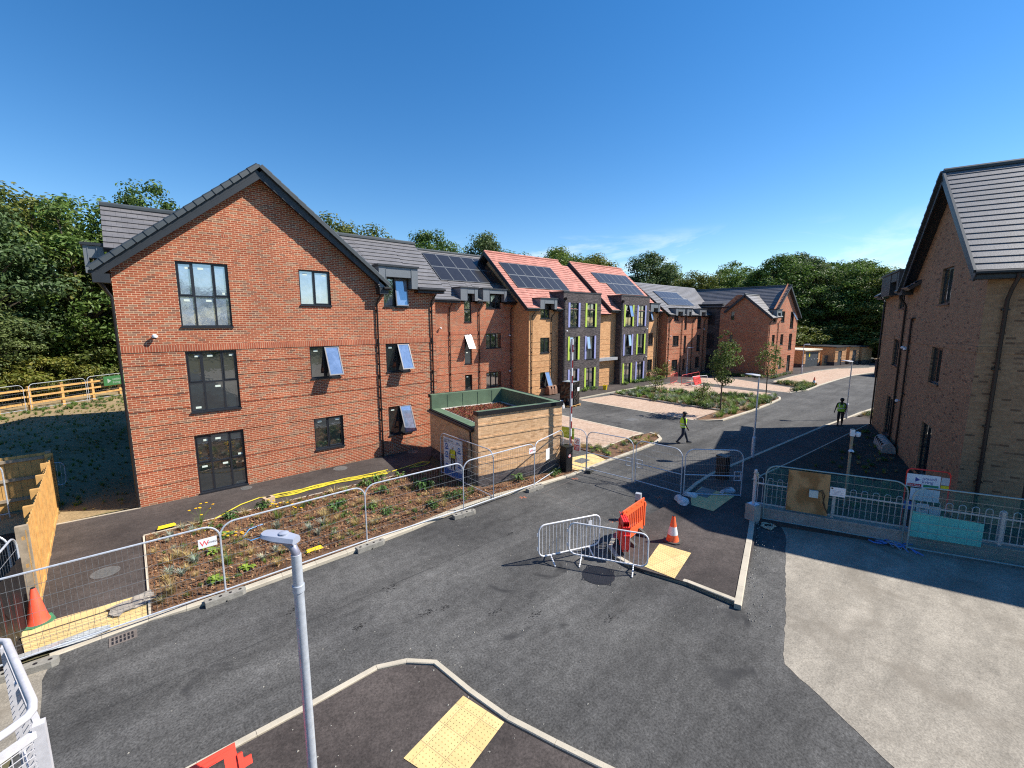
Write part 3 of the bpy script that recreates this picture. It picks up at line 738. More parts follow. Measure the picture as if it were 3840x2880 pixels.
for w, kw in zip(WG, (dict(cols=(1,1.25,1), rows=(1.05,1), stick=1), dict(cols=(1,1.25,1), rows=(1,1.05), stick=2), dict(cols=(1,1.25,1), rows=(1,1.1), film='all', stick=1),
                      dict(cols=(1,1.15), rows=(1,), stick=1), dict(cols=(1,1.1), rows=(1,), sash=[(1,0,24)], stick=1), dict(cols=(1,1.15), rows=(1,), film='all', stick=1))):
    window(P, *w, **kw)
for w, kw in zip(WS, (dict(cols=(1,1.1), sash=[(1,0,24)], stick=1), dict(cols=(1,1.1), sash=[(1,0,24)], stick=1), dict(cols=(1,1.2), sash=[(1,0,7)], stick=1))): window(P, *w, **kw)
dormer(P, 9.02, 10.98, 9.36, 10.64, 8.02, 8.98, 8.52, -.40, 1.6)
dormer(P, -.62, -.12, -.5, -.3, 8.1, 9.0, 8.6, .9, .6)
pipe(P, 9.0, 0, 0, 7.3, (.1,.3)); pipe(P, 11.88, 0, 0, 7.4, (.1,.3)); gutter(P, (-.47,-.3,8.05), (-.47,17,8.05)); gutter(P, (9.2,-.48,7.98), (9.55,-.48,7.98))
b = MB(); b.tube([(-.05,-.02,0), (-.05,-.02,7.3), (-.2,-.1,7.6), (-.42,-.25,7.9)], .04, 8); b.build('downpipe', M_PIPE, P, smooth=True)
camera_pod(P, .92, 0, 5.93)

# ================================================================== set-back red block
SB = (12.3, 29.0, 0)
P = thing('apartment_block', 'red brick block set back behind the green-edged store, ten solar panels on its grey roof', 'apartment block', SB)
b = MB(); ox = 12.3
W = [(20.13,20.84,.65,2.17), (22.30,23.92,.92,2.19), (20.13,20.84,3.06,5.43), (22.30,23.93,4.22,5.47), (20.14,20.85,6.42,8.62), (22.34,23.90,7.55,8.70)]
W = [(a-ox, c-ox, d, e) for a, c, d, e in W]
facade(b, 0, 13.1, 0, 8.0, [(a,c,d,min(e,8.0)) for a,c,d,e in W], 0, [z+.03 for z in ZG], (5.44,5.68))
for a,c,d,e in W[4:]: b.box(a,.11,8.0,c,.2,e+.05,0,'f')
b.poly([(13.1,0,0), (13.1,9.4,0), (13.1,9.4,8.0), (13.1,4.7,12.0), (13.1,0,8.0)]); b.poly([(0,0,0), (0,0,8.0), (0,4.7,12.0), (0,9.4,8.0), (0,9.4,0)])
b.poly([(13.1,9.4,0),(0,9.4,0),(0,9.4,8),(13.1,9.4,8)])
b.build('wall', [M_RED, M_REDS], P)
b = MB(); GSB = [(7.2,8.85,9.1),(9.38,11.86,9.1)]; roof_gaps(b, -.2, 13.4, -.46, 8.12, 4.72, 12.42, GSB); roof_slope(b, (13.4,9.9,8.12), (-.2,9.9,8.12), (13.4,4.72,12.42), (-.2,4.72,12.42))
roof = b.build('roof', [M_TILE, M_ANT], P)
b = MB(); b.tube([(-.2,4.72,12.46), (13.4,4.72,12.46)], .11, 8); b.build('ridge_tiles', M_VERGE, roof, smooth=True)
eave_runs(P, 0, 13.4, -.46, 8.12, GSB)
panels(P, [(6.62,1.40,9.67), (12.98,1.40,9.67), (12.98,4.32,12.09), (6.62,4.32,12.09)], 5, 2)
window(P, *W[0], cols=(1,), stick=1); window(P, *W[1], cols=(1,1.2,1), stick=1); window(P, *W[2], cols=(1,), rows=(1,1.25), sash=[(0,1,30)], stick=1)
window(P, *W[3], cols=(1,1.2,1), stick=1); window(P, *W[4], cols=(1,), rows=(1,1.3), stick=1); window(P, *W[5], cols=(1,1.2,1), stick=1)
dormer(P, 7.2, 8.85, W[4][0], W[4][1], 8.08, 9.05, 8.64, -.5, 1.8); dormer(P, 9.38, 11.86, W[5][0], W[5][1], 8.08, 9.05, 8.72, -.5, 1.8)
for u in (18.72-ox, 21.57-ox, 25.0-ox): pipe(P, u, 0, 0, 7.4, (.05,.3))
camera_pod(P, 5.55, 0, 5.9); camera_pod(P, 12.5, 0, 5.2); camera_pod(P, 12.5, 0, 2.1)

# ================================================================== ochre houses with charcoal bays
def ochre(name, label, x0, x1, bx0, bx1, win_b, fins, wins_o, rl, rr, pv, pvskip, pvn, dorm, ds, pipes, extra):
    P = thing(name, label, 'apartment block', (x0, 27.0, 0))
    L = lambda x: x-x0
    b = MB()
    facade(b, L(x0), L(bx0), 0, 7.45, [(L(w[0]), L(w[1]), w[2], min(w[3], 7.45)) for w in wins_o if w[1] < bx0], 0, [.3,.85,1.4,1.95,2.5,3.05,3.6,4.15,4.7])
    facade(b, L(bx1), L(x1), 0, 7.45, [(L(w[0]), L(w[1]), w[2], min(w[3], 7.45)) for w in wins_o if w[0] > bx1], 0, [.3,.85,1.4,1.95,2.5,3.05,3.6,4.15,4.7])
    for w in wins_o:
        if w[3] > 7.45: b.box(L(w[0]), .11, 7.45, L(w[1]), .2, w[3]+.04, 0, 'f')
    b.poly([(0,0,0), (0,0,7.45), (0,5.2,12.2), (0,10.4,7.45), (0,10.4,0)]); e = L(x1)
    b.poly([(e,0,0), (e,10.4,0), (e,10.4,7.45), (e,5.2,12.2), (e,0,7.45)])
    wo = split_build(b, 'wall', [M_OCH, M_REDS], P)[0]
    # charcoal bay
    b = MB(); y = -.6; u0 = L(bx0); u1 = L(bx1)
    facade(b, u0, u1, 0, 8.98, [(L(a), L(c), d, f) for a, c, d, f in win_b], y)
    b.poly([(u0,y,0), (u0,y,8.98), (u0,2.2,8.98), (u0,2.2,0)]); b.poly([(u1,y,0), (u1,2.2,0), (u1,2.2,8.98), (u1,y,8.98)])
    b.build('bay', [M_GRY, M_GRY], P)
    b = MB(); b.box(u0-.03, y-.03, 8.98, u1+.03, 2.4, 9.1); b.build('bay_cap', M_ANT, P)
    for i, w in enumerate(win_b):
        fm = M_LILAC if (i % 2 == 0) == (i//2 % 2 == ds) else M_LIME
        o = window(P, L(w[0]), L(w[1]), w[2], w[3], y, cols=(1,1), rows=(1,1.35) if w[2] > 1 else (1,1.45), fins=(L(w[0])-.14, L(w[1])+.15, fm), sash=extra.get(i, ()), stick=0)
    for i, w in enumerate(wins_o):
        window(P, L(w[0]), L(w[1]), w[2], w[3], 0, cols=(1,1), sash=extra.get(('o', i), ()))
    GO = [(L(d[0]), L(d[1]), 8.4) for d in dorm]; b = MB(); roof_gaps(b, rl[0]-x0, rl[1]-x0, -.5, 7.56, 5.22, 12.67, GO); roof_slope(b, (rl[1]-x0,11,7.56), (rl[0]-x0,11,7.56), (rl[1]-x0,5.22,12.67), (rl[0]-x0,5.22,12.67))
    if rr: roof_slope(b, (rl[1]-x0+.02,-.5,7.16), (rr-x0,-.5,7.16), (rl[1]-x0+.02,5.22,12.27), (rr-x0,5.22,12.27))
    ro = b.build('roof', [M_TILER, M_ANT], P)
    b = MB(); b.tube([(rl[0]-x0,5.22,12.71), (rl[1]-x0,5.22,12.71)], .11, 8); b.build('ridge_tiles', M_TILER, ro, smooth=True)
    b = MB(); b.beam((rl[0]-x0-.02,-.5,7.46), (rl[0]-x0-.02,5.22,12.57), .05, .3); b.build('fascia', M_ANT, P); eave_runs(P, rl[0]-x0, rl[1]-x0, -.5, 7.56, GO)
    panels(P, [(p[0]-x0, p[1]-27.0, p[2]) for p in pv], pvn, 2, pvskip)
    for d in dorm: dormer(P, L(d[0]), L(d[1]), L(d[2]), L(d[3]), 7.5, 8.36, d[4], -.55, 1.6)
    for u in pipes: pipe(P, L(u), 0, 0, 6.8, (.05,.32))
    b = MB(); b.tube([(u0+.12,y-.06,0), (u0+.12,y-.06,8.2), (u0+.2,y-.08,8.35)], .04, 8); b.lathe([(.05,0),(.12,.1),(.12,.25)], 8, (u0+.2,y-.1,8.3)); b.build('downpipe', M_PIPE, P, smooth=True)
    return P, wo
wb1 = [(29.81,30.90,5.95,8.10), (32.17,33.28,5.95,8.10), (29.81,30.90,2.98,5.08), (32.17,33.28,2.94,5.08), (29.88,30.90,.03,2.09), (32.20,33.33,.03,2.08)]
sl = (12.67-7.56)/5.72
rz_ = lambda y: 7.56+sl*(y-26.5)
P1, wo = ochre('apartment_block', 'ochre brick house with red tiled roof and the nearer charcoal bay', 25.32, 35.9, 28.92, 34.20, wb1, None,
      [(26.67,27.82,6.72,8.06), (26.67,27.81,3.72,5.06), (26.69,27.86,.69,2.03)], (24.62,34.3), 36.0,
      [(25.36,28.43,rz_(28.43)), (31.96,28.43,rz_(28.43)), (31.96,31.1,rz_(31.1)), (25.36,31.1,rz_(31.1))], (), 6, [(26.12,28.17,26.65,27.84,7.96)], 0, (25.62,28.0),
      {2: [(0,1,7)], 3: [(0,1,9)], ('o',2): [(1,0,22)]})
wb2 = [(38.25,39.46,5.96,8.10), (40.58,41.75,5.96,8.10), (38.28,39.46,2.97,5.10), (40.62,41.78,2.98,5.12), (38.28,39.44,.02,2.11), (40.62,41.77,.02,2.15)]
P2, wo2 = ochre('apartment_block', 'ochre brick house with red tiled roof and the farther charcoal bay', 35.9, 45.6, 37.47, 42.62, wb2, None,
      [(43.66,44.46,6.5,7.9), (43.6,44.59,3.80,5.14), (43.6,44.6,.84,2.17)], (36.05,45.42), None,
      [(38.25,28.45,rz_(28.45)), (44.76,28.45,rz_(28.45)), (44.76,31.12,rz_(31.12)), (38.25,31.12,rz_(31.12))], {(0,0)}, 6, [(43.0,44.86,43.6,44.5,7.9)], 1, (45.3,),
      {0: [(1,1,14)], 2: [(1,1,8)], ('o',0): [(0,0,16)]})
# entrance between the bays
b = MB(); b.box(8.9,-.5,2.58,12.0,.75,2.86); b.build('canopy', mat('pale_grey_metal', (.30,.31,.33), .5), P1)
b = MB(); b.box(10.98,.93,.05,11.75,.98,2.22); b.box(11.05,.90,1.0,11.10,.93,1.35,1); b.box(11.35,.91,1.7,11.5,.93,1.85,1); b.build('door', [M_BLK, M_WHITE], P1)
b = MB(); b.poly([(8.88,1.0,0), (11.8,1.0,0), (11.8,1.0,7.2), (8.88,1.0,7.2)]); b.box(9.2,.96,3.3,9.6,.999,5.0,1,'k'); b.build('wall', [M_OCH, M_FRM], P1)
pipe(P1, 10.9, .95, 3.0, 6.6, (.3,.5))
camera_pod(P1, 3.95, -.6, 5.55); camera_pod(P2, 6.2, -.6, 5.6); camera_pod(P2, 6.2, -.6, 2.6)

# ================================================================== far red block and far wing
s_ = 26.1/27
q = lambda a, c, d, e: (a*s_-46.0, c*s_-46.0, 6.5-(6.5-d)*s_, 6.5-(6.5-e)*s_)
P = thing('apartment_block', 'far red brick block with three zinc dormers, half in shadow', 'apartment block', (46.0, 26.1, 0))
W = [q(48.95,50.35,.56,1.82), q(51.6,52.2,.46,1.78), q(54.88,55.96,.54,1.88), q(48.95,50.35,3.52,4.72), q(51.6,52.2,2.58,4.70), q(54.94,55.98,2.64,4.70), q(48.97,50.05,6.54,7.5), q(51.6,52.15,5.51,7.5), q(54.84,55.9,5.54,7.5)]
b = MB(); facade(b, 0, 10.6, 0, 7.05, [(a,c,d,min(e,7.05)) for a,c,d,e in W], 0, [.5,1.05,1.6,2.15,2.7,3.25,3.8,4.35,4.9])
for a,c,d,e in W[6:]: b.box(a,.11,7.05,c,.2,e+.05,0,'f')
b.poly([(0,0,0), (0,0,7.05), (0,4.6,10.9), (0,9.2,7.05), (0,9.2,0)]); b.build('wall', [M_RED, M_REDS], P)
b = MB(); GF_ = [(.85,2.85,7.95),(3.4,4.6,7.95),(6.5,8.2,7.95)]; roof_gaps(b, -.35, 8.2, -.42, 7.2, 4.45, 11.05, GF_); roof_slope(b, (8.2,-.42,7.2), (10.7,-.42,7.2), (8.2,4.45,11.05), (14.5,4.45,11.05)); roof_slope(b, (14.5,9.3,7.2), (-.35,9.3,7.2), (14.5,4.45,11.05), (-.35,4.45,11.05)); b.build('roof', [M_TILE, M_ANT], P)
eave_runs(P, -.3, 10.6, -.42, 7.2, GF_)
panels(P, [(1.6,.95,8.3), (7.9,.95,8.3), (7.9,3.1,10.0), (1.6,3.1,10.0)], 8, 2, {(7,1)})
for k, (w, kw) in enumerate(zip(W, (dict(cols=(1,1)), dict(), dict(cols=(1,1)), dict(cols=(1,1)), dict(rows=(1,1.4)), dict(cols=(1,1),rows=(1,1.4)), dict(cols=(1,1)), dict(), dict(cols=(1,1))))): window(P, *w, **kw)
for u0, u1, w in ((.85,2.85,W[6]), (3.4,4.6,W[7]), (6.5,8.2,W[8])): dormer(P, u0, u1, w[0], w[1], 7.1, 7.9, 7.55, -.5, 1.2)
for u in (.35,3.2,5.8,8.75): pipe(P, u, 0, 0, 6.4, (.05,.3))
camera_pod(P, .6, 0, 4.7); camera_pod(P, 8.6, 0, 5.4); camera_pod(P, .5, 0, 1.9)

P = thing('apartment_block', 'far red wing at the bend with shaded side wall and small cross gable', 'apartment block', (55.6, 18.9, 0))
# local u = x-55.6, v = y-18.9
W = [(1.35,2.15,6.35,7.0), (3.95,5.05,6.37,7.64), (7.15,8.4,5.6,7.65), (1.35,2.25,3.6,4.85), (4.15,5.15,3.6,4.87), (7.2,8.35,2.87,4.88), (4.2,5.15,.7,2.12), (7.15,8.4,.07,2.14)]
b = MB(); facade(b, 0, 9.9, 0, 11, W, 0, [.2,.7,1.25,1.8,2.35,2.9,3.45,4.0,4.55,5.1], None, [((-3.5,0,6.95), (-.62,0,1)), ((10.25,0,6.95), (.8,0,1)), ((0,0,6.9), (-.8,0,1))])
# shaded wall facing the camera (x = 55.6): front of MB lies in v, so build it turned
t = MB()
ws = [(1.0+2.9,1.0+3.3,6.58,7.6), (3.9,4.3,3.7,4.8)]
facade(t, 0, 5.6, 0, 9.6, ws, 0, [1.8,3.4,5.0], None, [((0,0,6.85), (-.85,0,1)), ((6.3,0,7.2), (.95,0,1))])
b.add(t, Matrix.Translation((0,5.6,0)) @ Matrix.Rotation(R(-90), 4, 'Z') @ Matrix.Translation((0,0,0)) if False else Matrix(((0,1,0,0),(1,0,0,0),(0,0,1,0),(0,0,0,1))))
b.poly([(9.9,0,0), (9.9,12,0), (9.9,12,7), (9.9,0,7)])
b.build('wall', [M_RED, M_REDS], P)
b = MB(); b.poly([(.25,8.6,0), (.25,8.6,8.5), (.25,5.5,8.5), (.25,5.5,0)]); b.poly([(0,5.6,0),(.25,5.6,0),(.25,5.6,8.0),(0,5.6,8.0)]); b.poly([(-2,8.55,8.5),(.3,8.55,8.5),(.3,8.55,0),(-2,8.55,0)]); b.build('stair_tower', M_GRY, P)
b = MB(); b.box(.0,5.3,8.5,.6,9.2,8.62); b.build('parapet_cap', M_ANT, P)
for z0, z1 in ((6.0,7.6), (3.0,4.9), (.2,2.2)):
    t = MB(); t.box(.20,6.3,z0,.249,7.6,z1,0); t.box(.17,6.9,z0,.2,6.96,z1,0); o = t.build('window', M_FRM, P)
for w in ws:
    t = MB(); t.box(.08,w[0],w[2],.12,w[1],w[3],0); t.build('window', M_GLASS, P)
b = MB()
roof_slope(b, (1.9,9.5,7.9), (1.9,-.35,7.9), (5.35,11.5,10.72), (5.35,-.35,10.72)); roof_slope(b, (10.3,-.35,6.95), (10.3,12,6.95), (5.35,-.35,10.72), (5.35,12,10.72))
roof_slope(b, (-.35,6.0,8.0), (2.2,6.0,8.0), (-.35,2.72,9.62), (4.1,2.72,9.62)) if False else None
roof_slope(b, (-.38,-.5,6.8), (2.9,-.5,6.95), (-.38,2.72,9.55), (4.0,2.72,9.55)); roof_slope(b, (2.9,5.6,7.2), (-.38,5.0,7.6), (4.0,2.72,9.55), (-.38,2.72,9.55))
roof_slope(b, (-.1,9.2,8.3), (-.1,4.6,8.2), (2.4,9.2,9.0), (2.4,4.6,9.0))
ro = b.build('roof', [M_TILE, M_ANT], P)
b = MB(); b.tube([(5.35,-.4,10.76), (5.35,12,10.76)], .1, 8); b.tube([(-.4,2.72,9.6), (4,2.72,9.6)], .1, 8); b.build('ridge_tiles', M_VERGE, ro, smooth=True)
b = MB(); b.beam((10.3,-.33,6.85), (5.35,-.33,10.62), .06, .25); b.beam((1.9,-.33,7.95), (5.35,-.33,10.62), .06, .2); b.beam((-.36,-.5,6.72), (-.36,2.72,9.45), .06, .25); b.beam((-.36,5.0,7.5), (-.36,2.72,9.45), .06, .25)
b.poly([(5.35,-.3,10.5),(10.2,-.3,6.8),(10.2,0,6.8),(5.35,0,10.5)]); split_build(b, 'fascia', M_ANT, P)
dormer(P, 1.0, 2.6, 1.35, 2.2, 6.9, 7.75, 7.4, -.45, 1.0)
for k, w in enumerate(W): window(P, *w, 0, cols=(1,) if w[1]-w[0] < 1.05 else (1,1), rows=(1,) if w[3]-w[2] < 1.5 else (1,1.4), sash=[(1,1,28)] if k == 2 else ())
for u in (.18, 2.95): pipe(P, u, 0, 0, 6.2, (.1,.25))
# ================================================================== buff brick block on the right (gable wall faces the road)
AD = R(-162.461)
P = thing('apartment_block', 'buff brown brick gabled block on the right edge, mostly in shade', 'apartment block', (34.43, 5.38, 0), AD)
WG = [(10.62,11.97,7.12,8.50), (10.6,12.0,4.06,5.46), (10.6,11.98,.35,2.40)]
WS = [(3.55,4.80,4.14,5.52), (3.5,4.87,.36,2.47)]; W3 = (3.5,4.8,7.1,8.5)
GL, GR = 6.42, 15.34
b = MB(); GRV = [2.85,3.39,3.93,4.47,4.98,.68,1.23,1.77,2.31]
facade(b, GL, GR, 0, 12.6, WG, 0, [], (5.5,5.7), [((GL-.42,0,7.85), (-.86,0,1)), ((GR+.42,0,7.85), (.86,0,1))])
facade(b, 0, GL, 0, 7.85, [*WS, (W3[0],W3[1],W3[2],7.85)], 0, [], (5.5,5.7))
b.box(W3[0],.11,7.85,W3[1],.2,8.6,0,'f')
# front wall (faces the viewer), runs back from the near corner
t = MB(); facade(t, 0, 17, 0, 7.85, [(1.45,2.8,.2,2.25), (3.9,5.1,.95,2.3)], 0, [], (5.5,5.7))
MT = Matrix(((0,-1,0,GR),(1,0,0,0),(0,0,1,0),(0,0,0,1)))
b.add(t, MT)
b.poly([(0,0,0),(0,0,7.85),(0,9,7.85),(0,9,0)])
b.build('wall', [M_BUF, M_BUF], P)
b = MB(); uc = (GL+GR)/2; AZ = 12.08; FZ = 7.98
roof_slope(b, (GL-.42,17,FZ), (GL-.42,-.42,FZ), (uc,17,AZ), (uc,-.42,AZ)); roof_slope(b, (GR+.42,-.42,FZ), (GR+.42,17,FZ), (uc,-.42,AZ), (uc,17,AZ), pitch=.33, lp=.030)
roof_gaps(b, -.4, 6.0, -.42, 8.0, 2.7, 10.5, [(.9,5.3,9.0)]); roof_slope(b, (6.0,-.42,8.0), (GL+1,-.42,8.0), (6.0,2.7,10.5), (GL+3,2.7,10.5)); roof_slope(b, (GL+1,5.8,8.0), (-.4,5.8,8.0), (GL+3,2.7,10.5), (-.4,2.7,10.5))
ro = b.build('roof', [M_TILE, M_ANT], P)
b = MB(); b.tube([(uc,-.42,AZ+.03), (uc,17,AZ+.03)], .11, 8); b.build('ridge_tiles', M_VERGE, ro, smooth=True)
caps(ro, (GL-.46,-.42,FZ), (uc-.05,-.42,AZ), .2, 16, M_VERGE); t = MB(); t.beam((GR+.44,-.43,FZ-.02), (uc+.02,-.43,AZ), .07, .10); t.build('verge_cap', M_VERGE, ro)
b = MB(); b.beam((GL-.42,-.40,FZ-.2), (uc,-.40,AZ-.22), .05, .28); b.beam((GR+.42,-.40,FZ-.2), (uc,-.40,AZ-.22), .05, .28)
b.poly([(GL-.4,-.39,FZ-.2),(uc,-.39,AZ-.25),(uc,0,AZ-.25),(GL-.4,0,FZ-.2)]); b.poly([(GR+.4,-.39,FZ-.2),(GR+.4,0,FZ-.2),(uc,0,AZ-.25),(uc,-.39,AZ-.25)])
b.box(GR+.38,-.42,FZ-.22,GR+.42,17,FZ-.02); b.box(GR,-.41,FZ-.25,GR+.40,17,FZ-.22); b.box(GL-.44,-.42,FZ-.25,GL-.02,-.02,FZ+.0)
b.build('fascia', M_ANT, P); eave_runs(P, -.4, GL-.5, -.42, 8.0, [(.9,5.3)])
for w in WG: window(P, *w, cols=(1,1.1), depth=.07)
for w in WS + [W3]: window(P, *w, cols=(1,1.1), depth=.07)
b = MB(); b.box(GR-.12,1.45,.2,GR-.07,2.8,2.25); b.box(GR-.068,1.55,1.25,GR-.06,2.7,2.1,1); b.build('door', [M_BLK, M_SKYFILM], P)
b = MB(); b.box(GR-.12,3.9,.95,GR-.07,5.1,2.3); b.box(GR-.068,4.0,1.05,GR-.06,5.0,2.2,1); b.build('window', [M_FRM, M_GLASS], P)
dormer(P, .9, 5.3, 3.4, 4.9, 7.85, 8.95, 8.5, -.42, 1.4, M_ANT)
pipe(P, 5.56, 0, 0, 7.2, (.1,.28), .05); b = MB(); b.tube([(7.06,-.07,.2),(7.06,-.07,6.6)], .045, 8); b.box(6.75,-.14,6.58,7.4,-.0,6.64); b.box(6.9,-.12,3.0,7.25,0,3.06); b.build('downpipe', M_PIPE, P, smooth=True)
b = MB(); b.tube([(GR+.08,.45,0), (GR+.08,.45,7.1), (GR+.2,.47,7.4), (GR+.44,.5,7.75), (GR+.44,.5,7.9)], .05, 8)
for z in (1.4,3.2,5.0,6.8): b.box(GR,.36,z,GR+.1,.54,z+.05)
b.build('downpipe', M_PIPE, P, smooth=True)
gutter(P, (GR+.46,-.42,FZ-.06), (GR+.46,17,FZ-.06), .07); b = MB(); b.tube([(.05,-.06,0),(.05,-.06,7.6),(-.2,-.2,7.9)], .045, 8); b.build('downpipe', M_PIPE, P, smooth=True)
camera_pod(P, 7.0, 0, 8.05); camera_pod(P, 6.4, 0, 5.15); camera_pod(P, 6.9, 0, 5.1); camera_pod(P, 6.6, 0, 2.55)

# ================================================================== tan brick bin store with green roof
P = thing('bin_store', 'tan brick store with green roof edge and red sedum on its flat roof', 'brick store', (9.80, 13.30, 0), R(-8.6))
U, V = 4.14, 4.95; ZT, ZL, ZP = 2.97, 2.30, .45
b = MB()
facade(b, 0, U, ZP, ZT, [], 0, [.93,1.44,1.95,2.46], None, (), 0)
b.poly([(0,0,0),(U,0,0),(U,0,ZP),(0,0,ZP)], 1)
b.poly([(0,V,ZP),(0,0,ZP),(0,0,ZL),(0,V,ZL)]); b.poly([(0,V,0),(0,0,0),(0,0,ZP),(0,V,ZP)], 1)
b.poly([(0,.28,ZL),(0,0,ZL),(0,0,ZT),(0,.28,ZT)]); b.poly([(0,.28,ZL),(0,.28,ZT),(.3,.28,ZT),(.3,.28,ZL)])
b.poly([(U,0,0),(U,V,0),(U,V,ZT),(U,0,ZT)]); b.poly([(U,V,0),(0,V,0),(0,V,ZT),(U,V,ZT)])
b.build('wall', [M_SHED, M_GRY], P)
b = MB()
for x0,y0,x1,y1 in ((.0,0,U,.26), (0,V-.26,U,V), (U-.26,.26,U,V-.26)): b.box(x0,y0,ZT,x1,y1,ZT+.05)
b.poly([(.1,V-.26,ZL),(U-.26,V-.26,ZL),(U-.26,V-.26,ZT),(.1,V-.26,ZT)]); b.poly([(U-.26,V-.26,ZL),(U-.26,.26,ZL),(U-.26,.26,ZT),(U-.26,V-.26,ZT)]); b.poly([(.3,.26,ZL),(.3,.26,ZT),(U-.26,.26,ZT),(U-.26,.26,ZL)])
b.box(0,.28,ZL,.42,V-.26,ZL+.05); b.poly([(0,V-.26,ZL),(0,V,ZL),(0,V,ZT),(0,V-.26,ZT)]); b.poly([(0,V-.26,ZL),(.1,V-.26,ZL),(.1,V-.26,ZT),(0,V-.26,ZT)])
for i in range(1,5): b.box(U*i/5-.015,V-.275,ZL+.05,U*i/5+.015,V-.26,ZT,0)
b.build('parapet_lining', M_GRN, P)
b = MB(); b.box(-.05,-.05,ZT-.10,U+.05,-.005,ZT+.065); b.box(-.05,-.05,ZT-.1,-.005,.30,ZT+.06); b.box(U+.005,-.05,ZT-.1,U+.05,V+.05,ZT+.065); b.box(-.05,V+.005,ZT-.1,U+.05,V+.05,ZT+.065)
b.box(-.06,.30,ZL-.10,-.005,V,ZL+.02); b.build('roof_trim', M_BLK, P)
b = MB(); b.tube([(-.1,.32,ZL-.08),(-.1,V,ZL-.08)], .06, 8); b.tube([(-.08,.42,0),(-.08,.42,1.5),(-.1,.42,1.6),(-.1,.5,ZL-.1)], .04, 8); b.build('gutter', M_PIPE, P, smooth=True)
b = MB(); ZD = ZL+.03; b.poly([(.42,.26,ZD),(U-.26,.26,ZD),(U-.26,V-.26,ZD),(.42,V-.26,ZD)]); b.build('gravel_border', ground_mat('white_gravel', (.30,.28,.25), (.60,.57,.52), 3, 22, fs=.45, bstr=1.0), P)
rng = random.Random(5); b = MB()
u0,u1,v0,v1 = .5,U-.55,.40,V-.62; ZL = ZD+.01
b.poly([(u0,v0,ZL+.01),(u1,v0,ZL+.01),(u1,v1,ZL+.01),(u0,v1,ZL+.01)], 0)
for i in range(5200):
    x = rng.uniform(u0,u1); y = rng.uniform(v0,v1); h = rng.uniform(.02,.07); a = rng.uniform(0,PI); w = rng.uniform(.015,.04)
    dx, dy = math.cos(a)*w, math.sin(a)*w
    b.poly([(x-dx,y-dy,ZL+.01),(x+dx,y+dy,ZL+.01),(x+dx*.5+.01,y+dy*.5,ZL+h),(x-dx*.5+.01,y-dy*.5,ZL+h)], 1)
o = b.build('sedum', [mat('sedum_base', (.13,.055,.03), .9, var=.4, scale=4), leaf_mat('sedum_leaf', [(0,(.22,.05,.035)),(.35,(.32,.085,.07)),(.6,(.20,.09,.03)),(.85,(.16,.13,.04)),(1,(.38,.15,.13))], .1)], P, uv=False); o['kind'] = 'stuff'

# ================================================================== sheds beyond the bend
def shed(label, c0, c1, depth, h, door, roofm, dark=True, wide=None, name='bin_store'):
    d = Vector((c1[0]-c0[0], c1[1]-c0[1])); L = d.length; a = math.atan2(d.y, d.x)
    P = thing(name, label, 'brick shed', (c0[0], c0[1], 0), a)
    b = MB(); facade(b, 0, L, 0, h, [door[:4]] if door else [], 0, [.95,1.45,1.95])
    b.poly([(0,depth,0),(0,0,0),(0,0,h),(0,depth,h)]); b.poly([(L,0,0),(L,depth,0),(L,depth,h),(L,0,h)])
    b.box(-.006,-.01,0,L*.98,-.002,.5,1,'k') if not door else [b.box(x0,-.01,0,x1,-.002,.5,1,'k') for x0,x1 in ((0,door[0]),(door[1],L))]
    b.box(-.012,0,0,-.002,depth,.5,1,'r'); b.build('wall', [M_OCH, M_GRY], P)
    b = MB(); b.box(-.15,-.2,h,L+.15,depth+.1,h+.16); b.build('roof', roofm, P)
    if door:
        n = door[4] if len(door) > 4 else 1; b = MB(); w = (door[1]-door[0])/n
        for i in range(n):
            x = door[0]+i*w; b.box(x+.012,.05,door[2]+.02,x+w-.012,.09,door[3]-.01, 0); b.box(x+w*.8,.02,1.0,x+w*.86,.05,1.15,1)
            for k in range(5): b.box(x+.08,.043,.25+k*.12,x+w-.08,.05,.29+k*.12,0)
        o = b.build('door', [mat('dark_grey_steel', (.05,.058,.068), .5), M_WHITE], P)
        if n > 1:
            t = MB(); t.box(door[0]+w*1.1,.035,1.45,door[0]+w*1.42,.049,2.0,0); t.build('warning_sign', M_YEL, o)
    return P
M_CREAM = mat('cream_roof', (.62,.55,.42), .8)
shed('flat roofed substation with cream roof and grey louvred double doors', (70.6,19.2), (75.2,18.45), 3.6, 2.32, (.55,4.2,0,2.15,4), M_CREAM, name='substation')
shed('tan shed with a dark door, first of the row beyond the substation', (77.0,17.05), (79.9,16.35), 6.5, 2.62, (.8,1.8,0,2.1), M_ANT)
shed('tan shed with a dark door, middle of the row', (80.7,16.1), (83.2,15.45), 6.5, 2.58, (.8,1.8,0,2.1), M_ANT)
shed('tan brick shed at the far end of the row, no door in view', (83.9,15.2), (87.2,14.6), 5.5, 2.52, None, M_ANT)
P = thing('screen_wall', 'low brick screen with framed grille between substation and first shed', 'screen wall', (75.9,18.2,0), R(-12))
b = MB(); b.box(0,.1,0,3.2,.3,1.5); b.build('wall', M_OCH, P); b = MB(); b.box(.6,.02,.3,2.6,.098,1.4); b.build('grille', mat('brown_grille', (.14,.11,.09), .7, var=.3), P)
P = thing('container', 'dark blue site container partly behind the buff brick block', 'container', (66.6,10.9,0), R(-13))
b = MB(); b.box(0,-3.0,.12,6,-.2,1.9); b.build('body', mat('dark_blue_steel', (.012,.016,.035), .5), P)
b = MB()
for i in range(14): b.box(-.02,-2.9+i*.2,.15,0,-2.8+i*.2,1.85); 
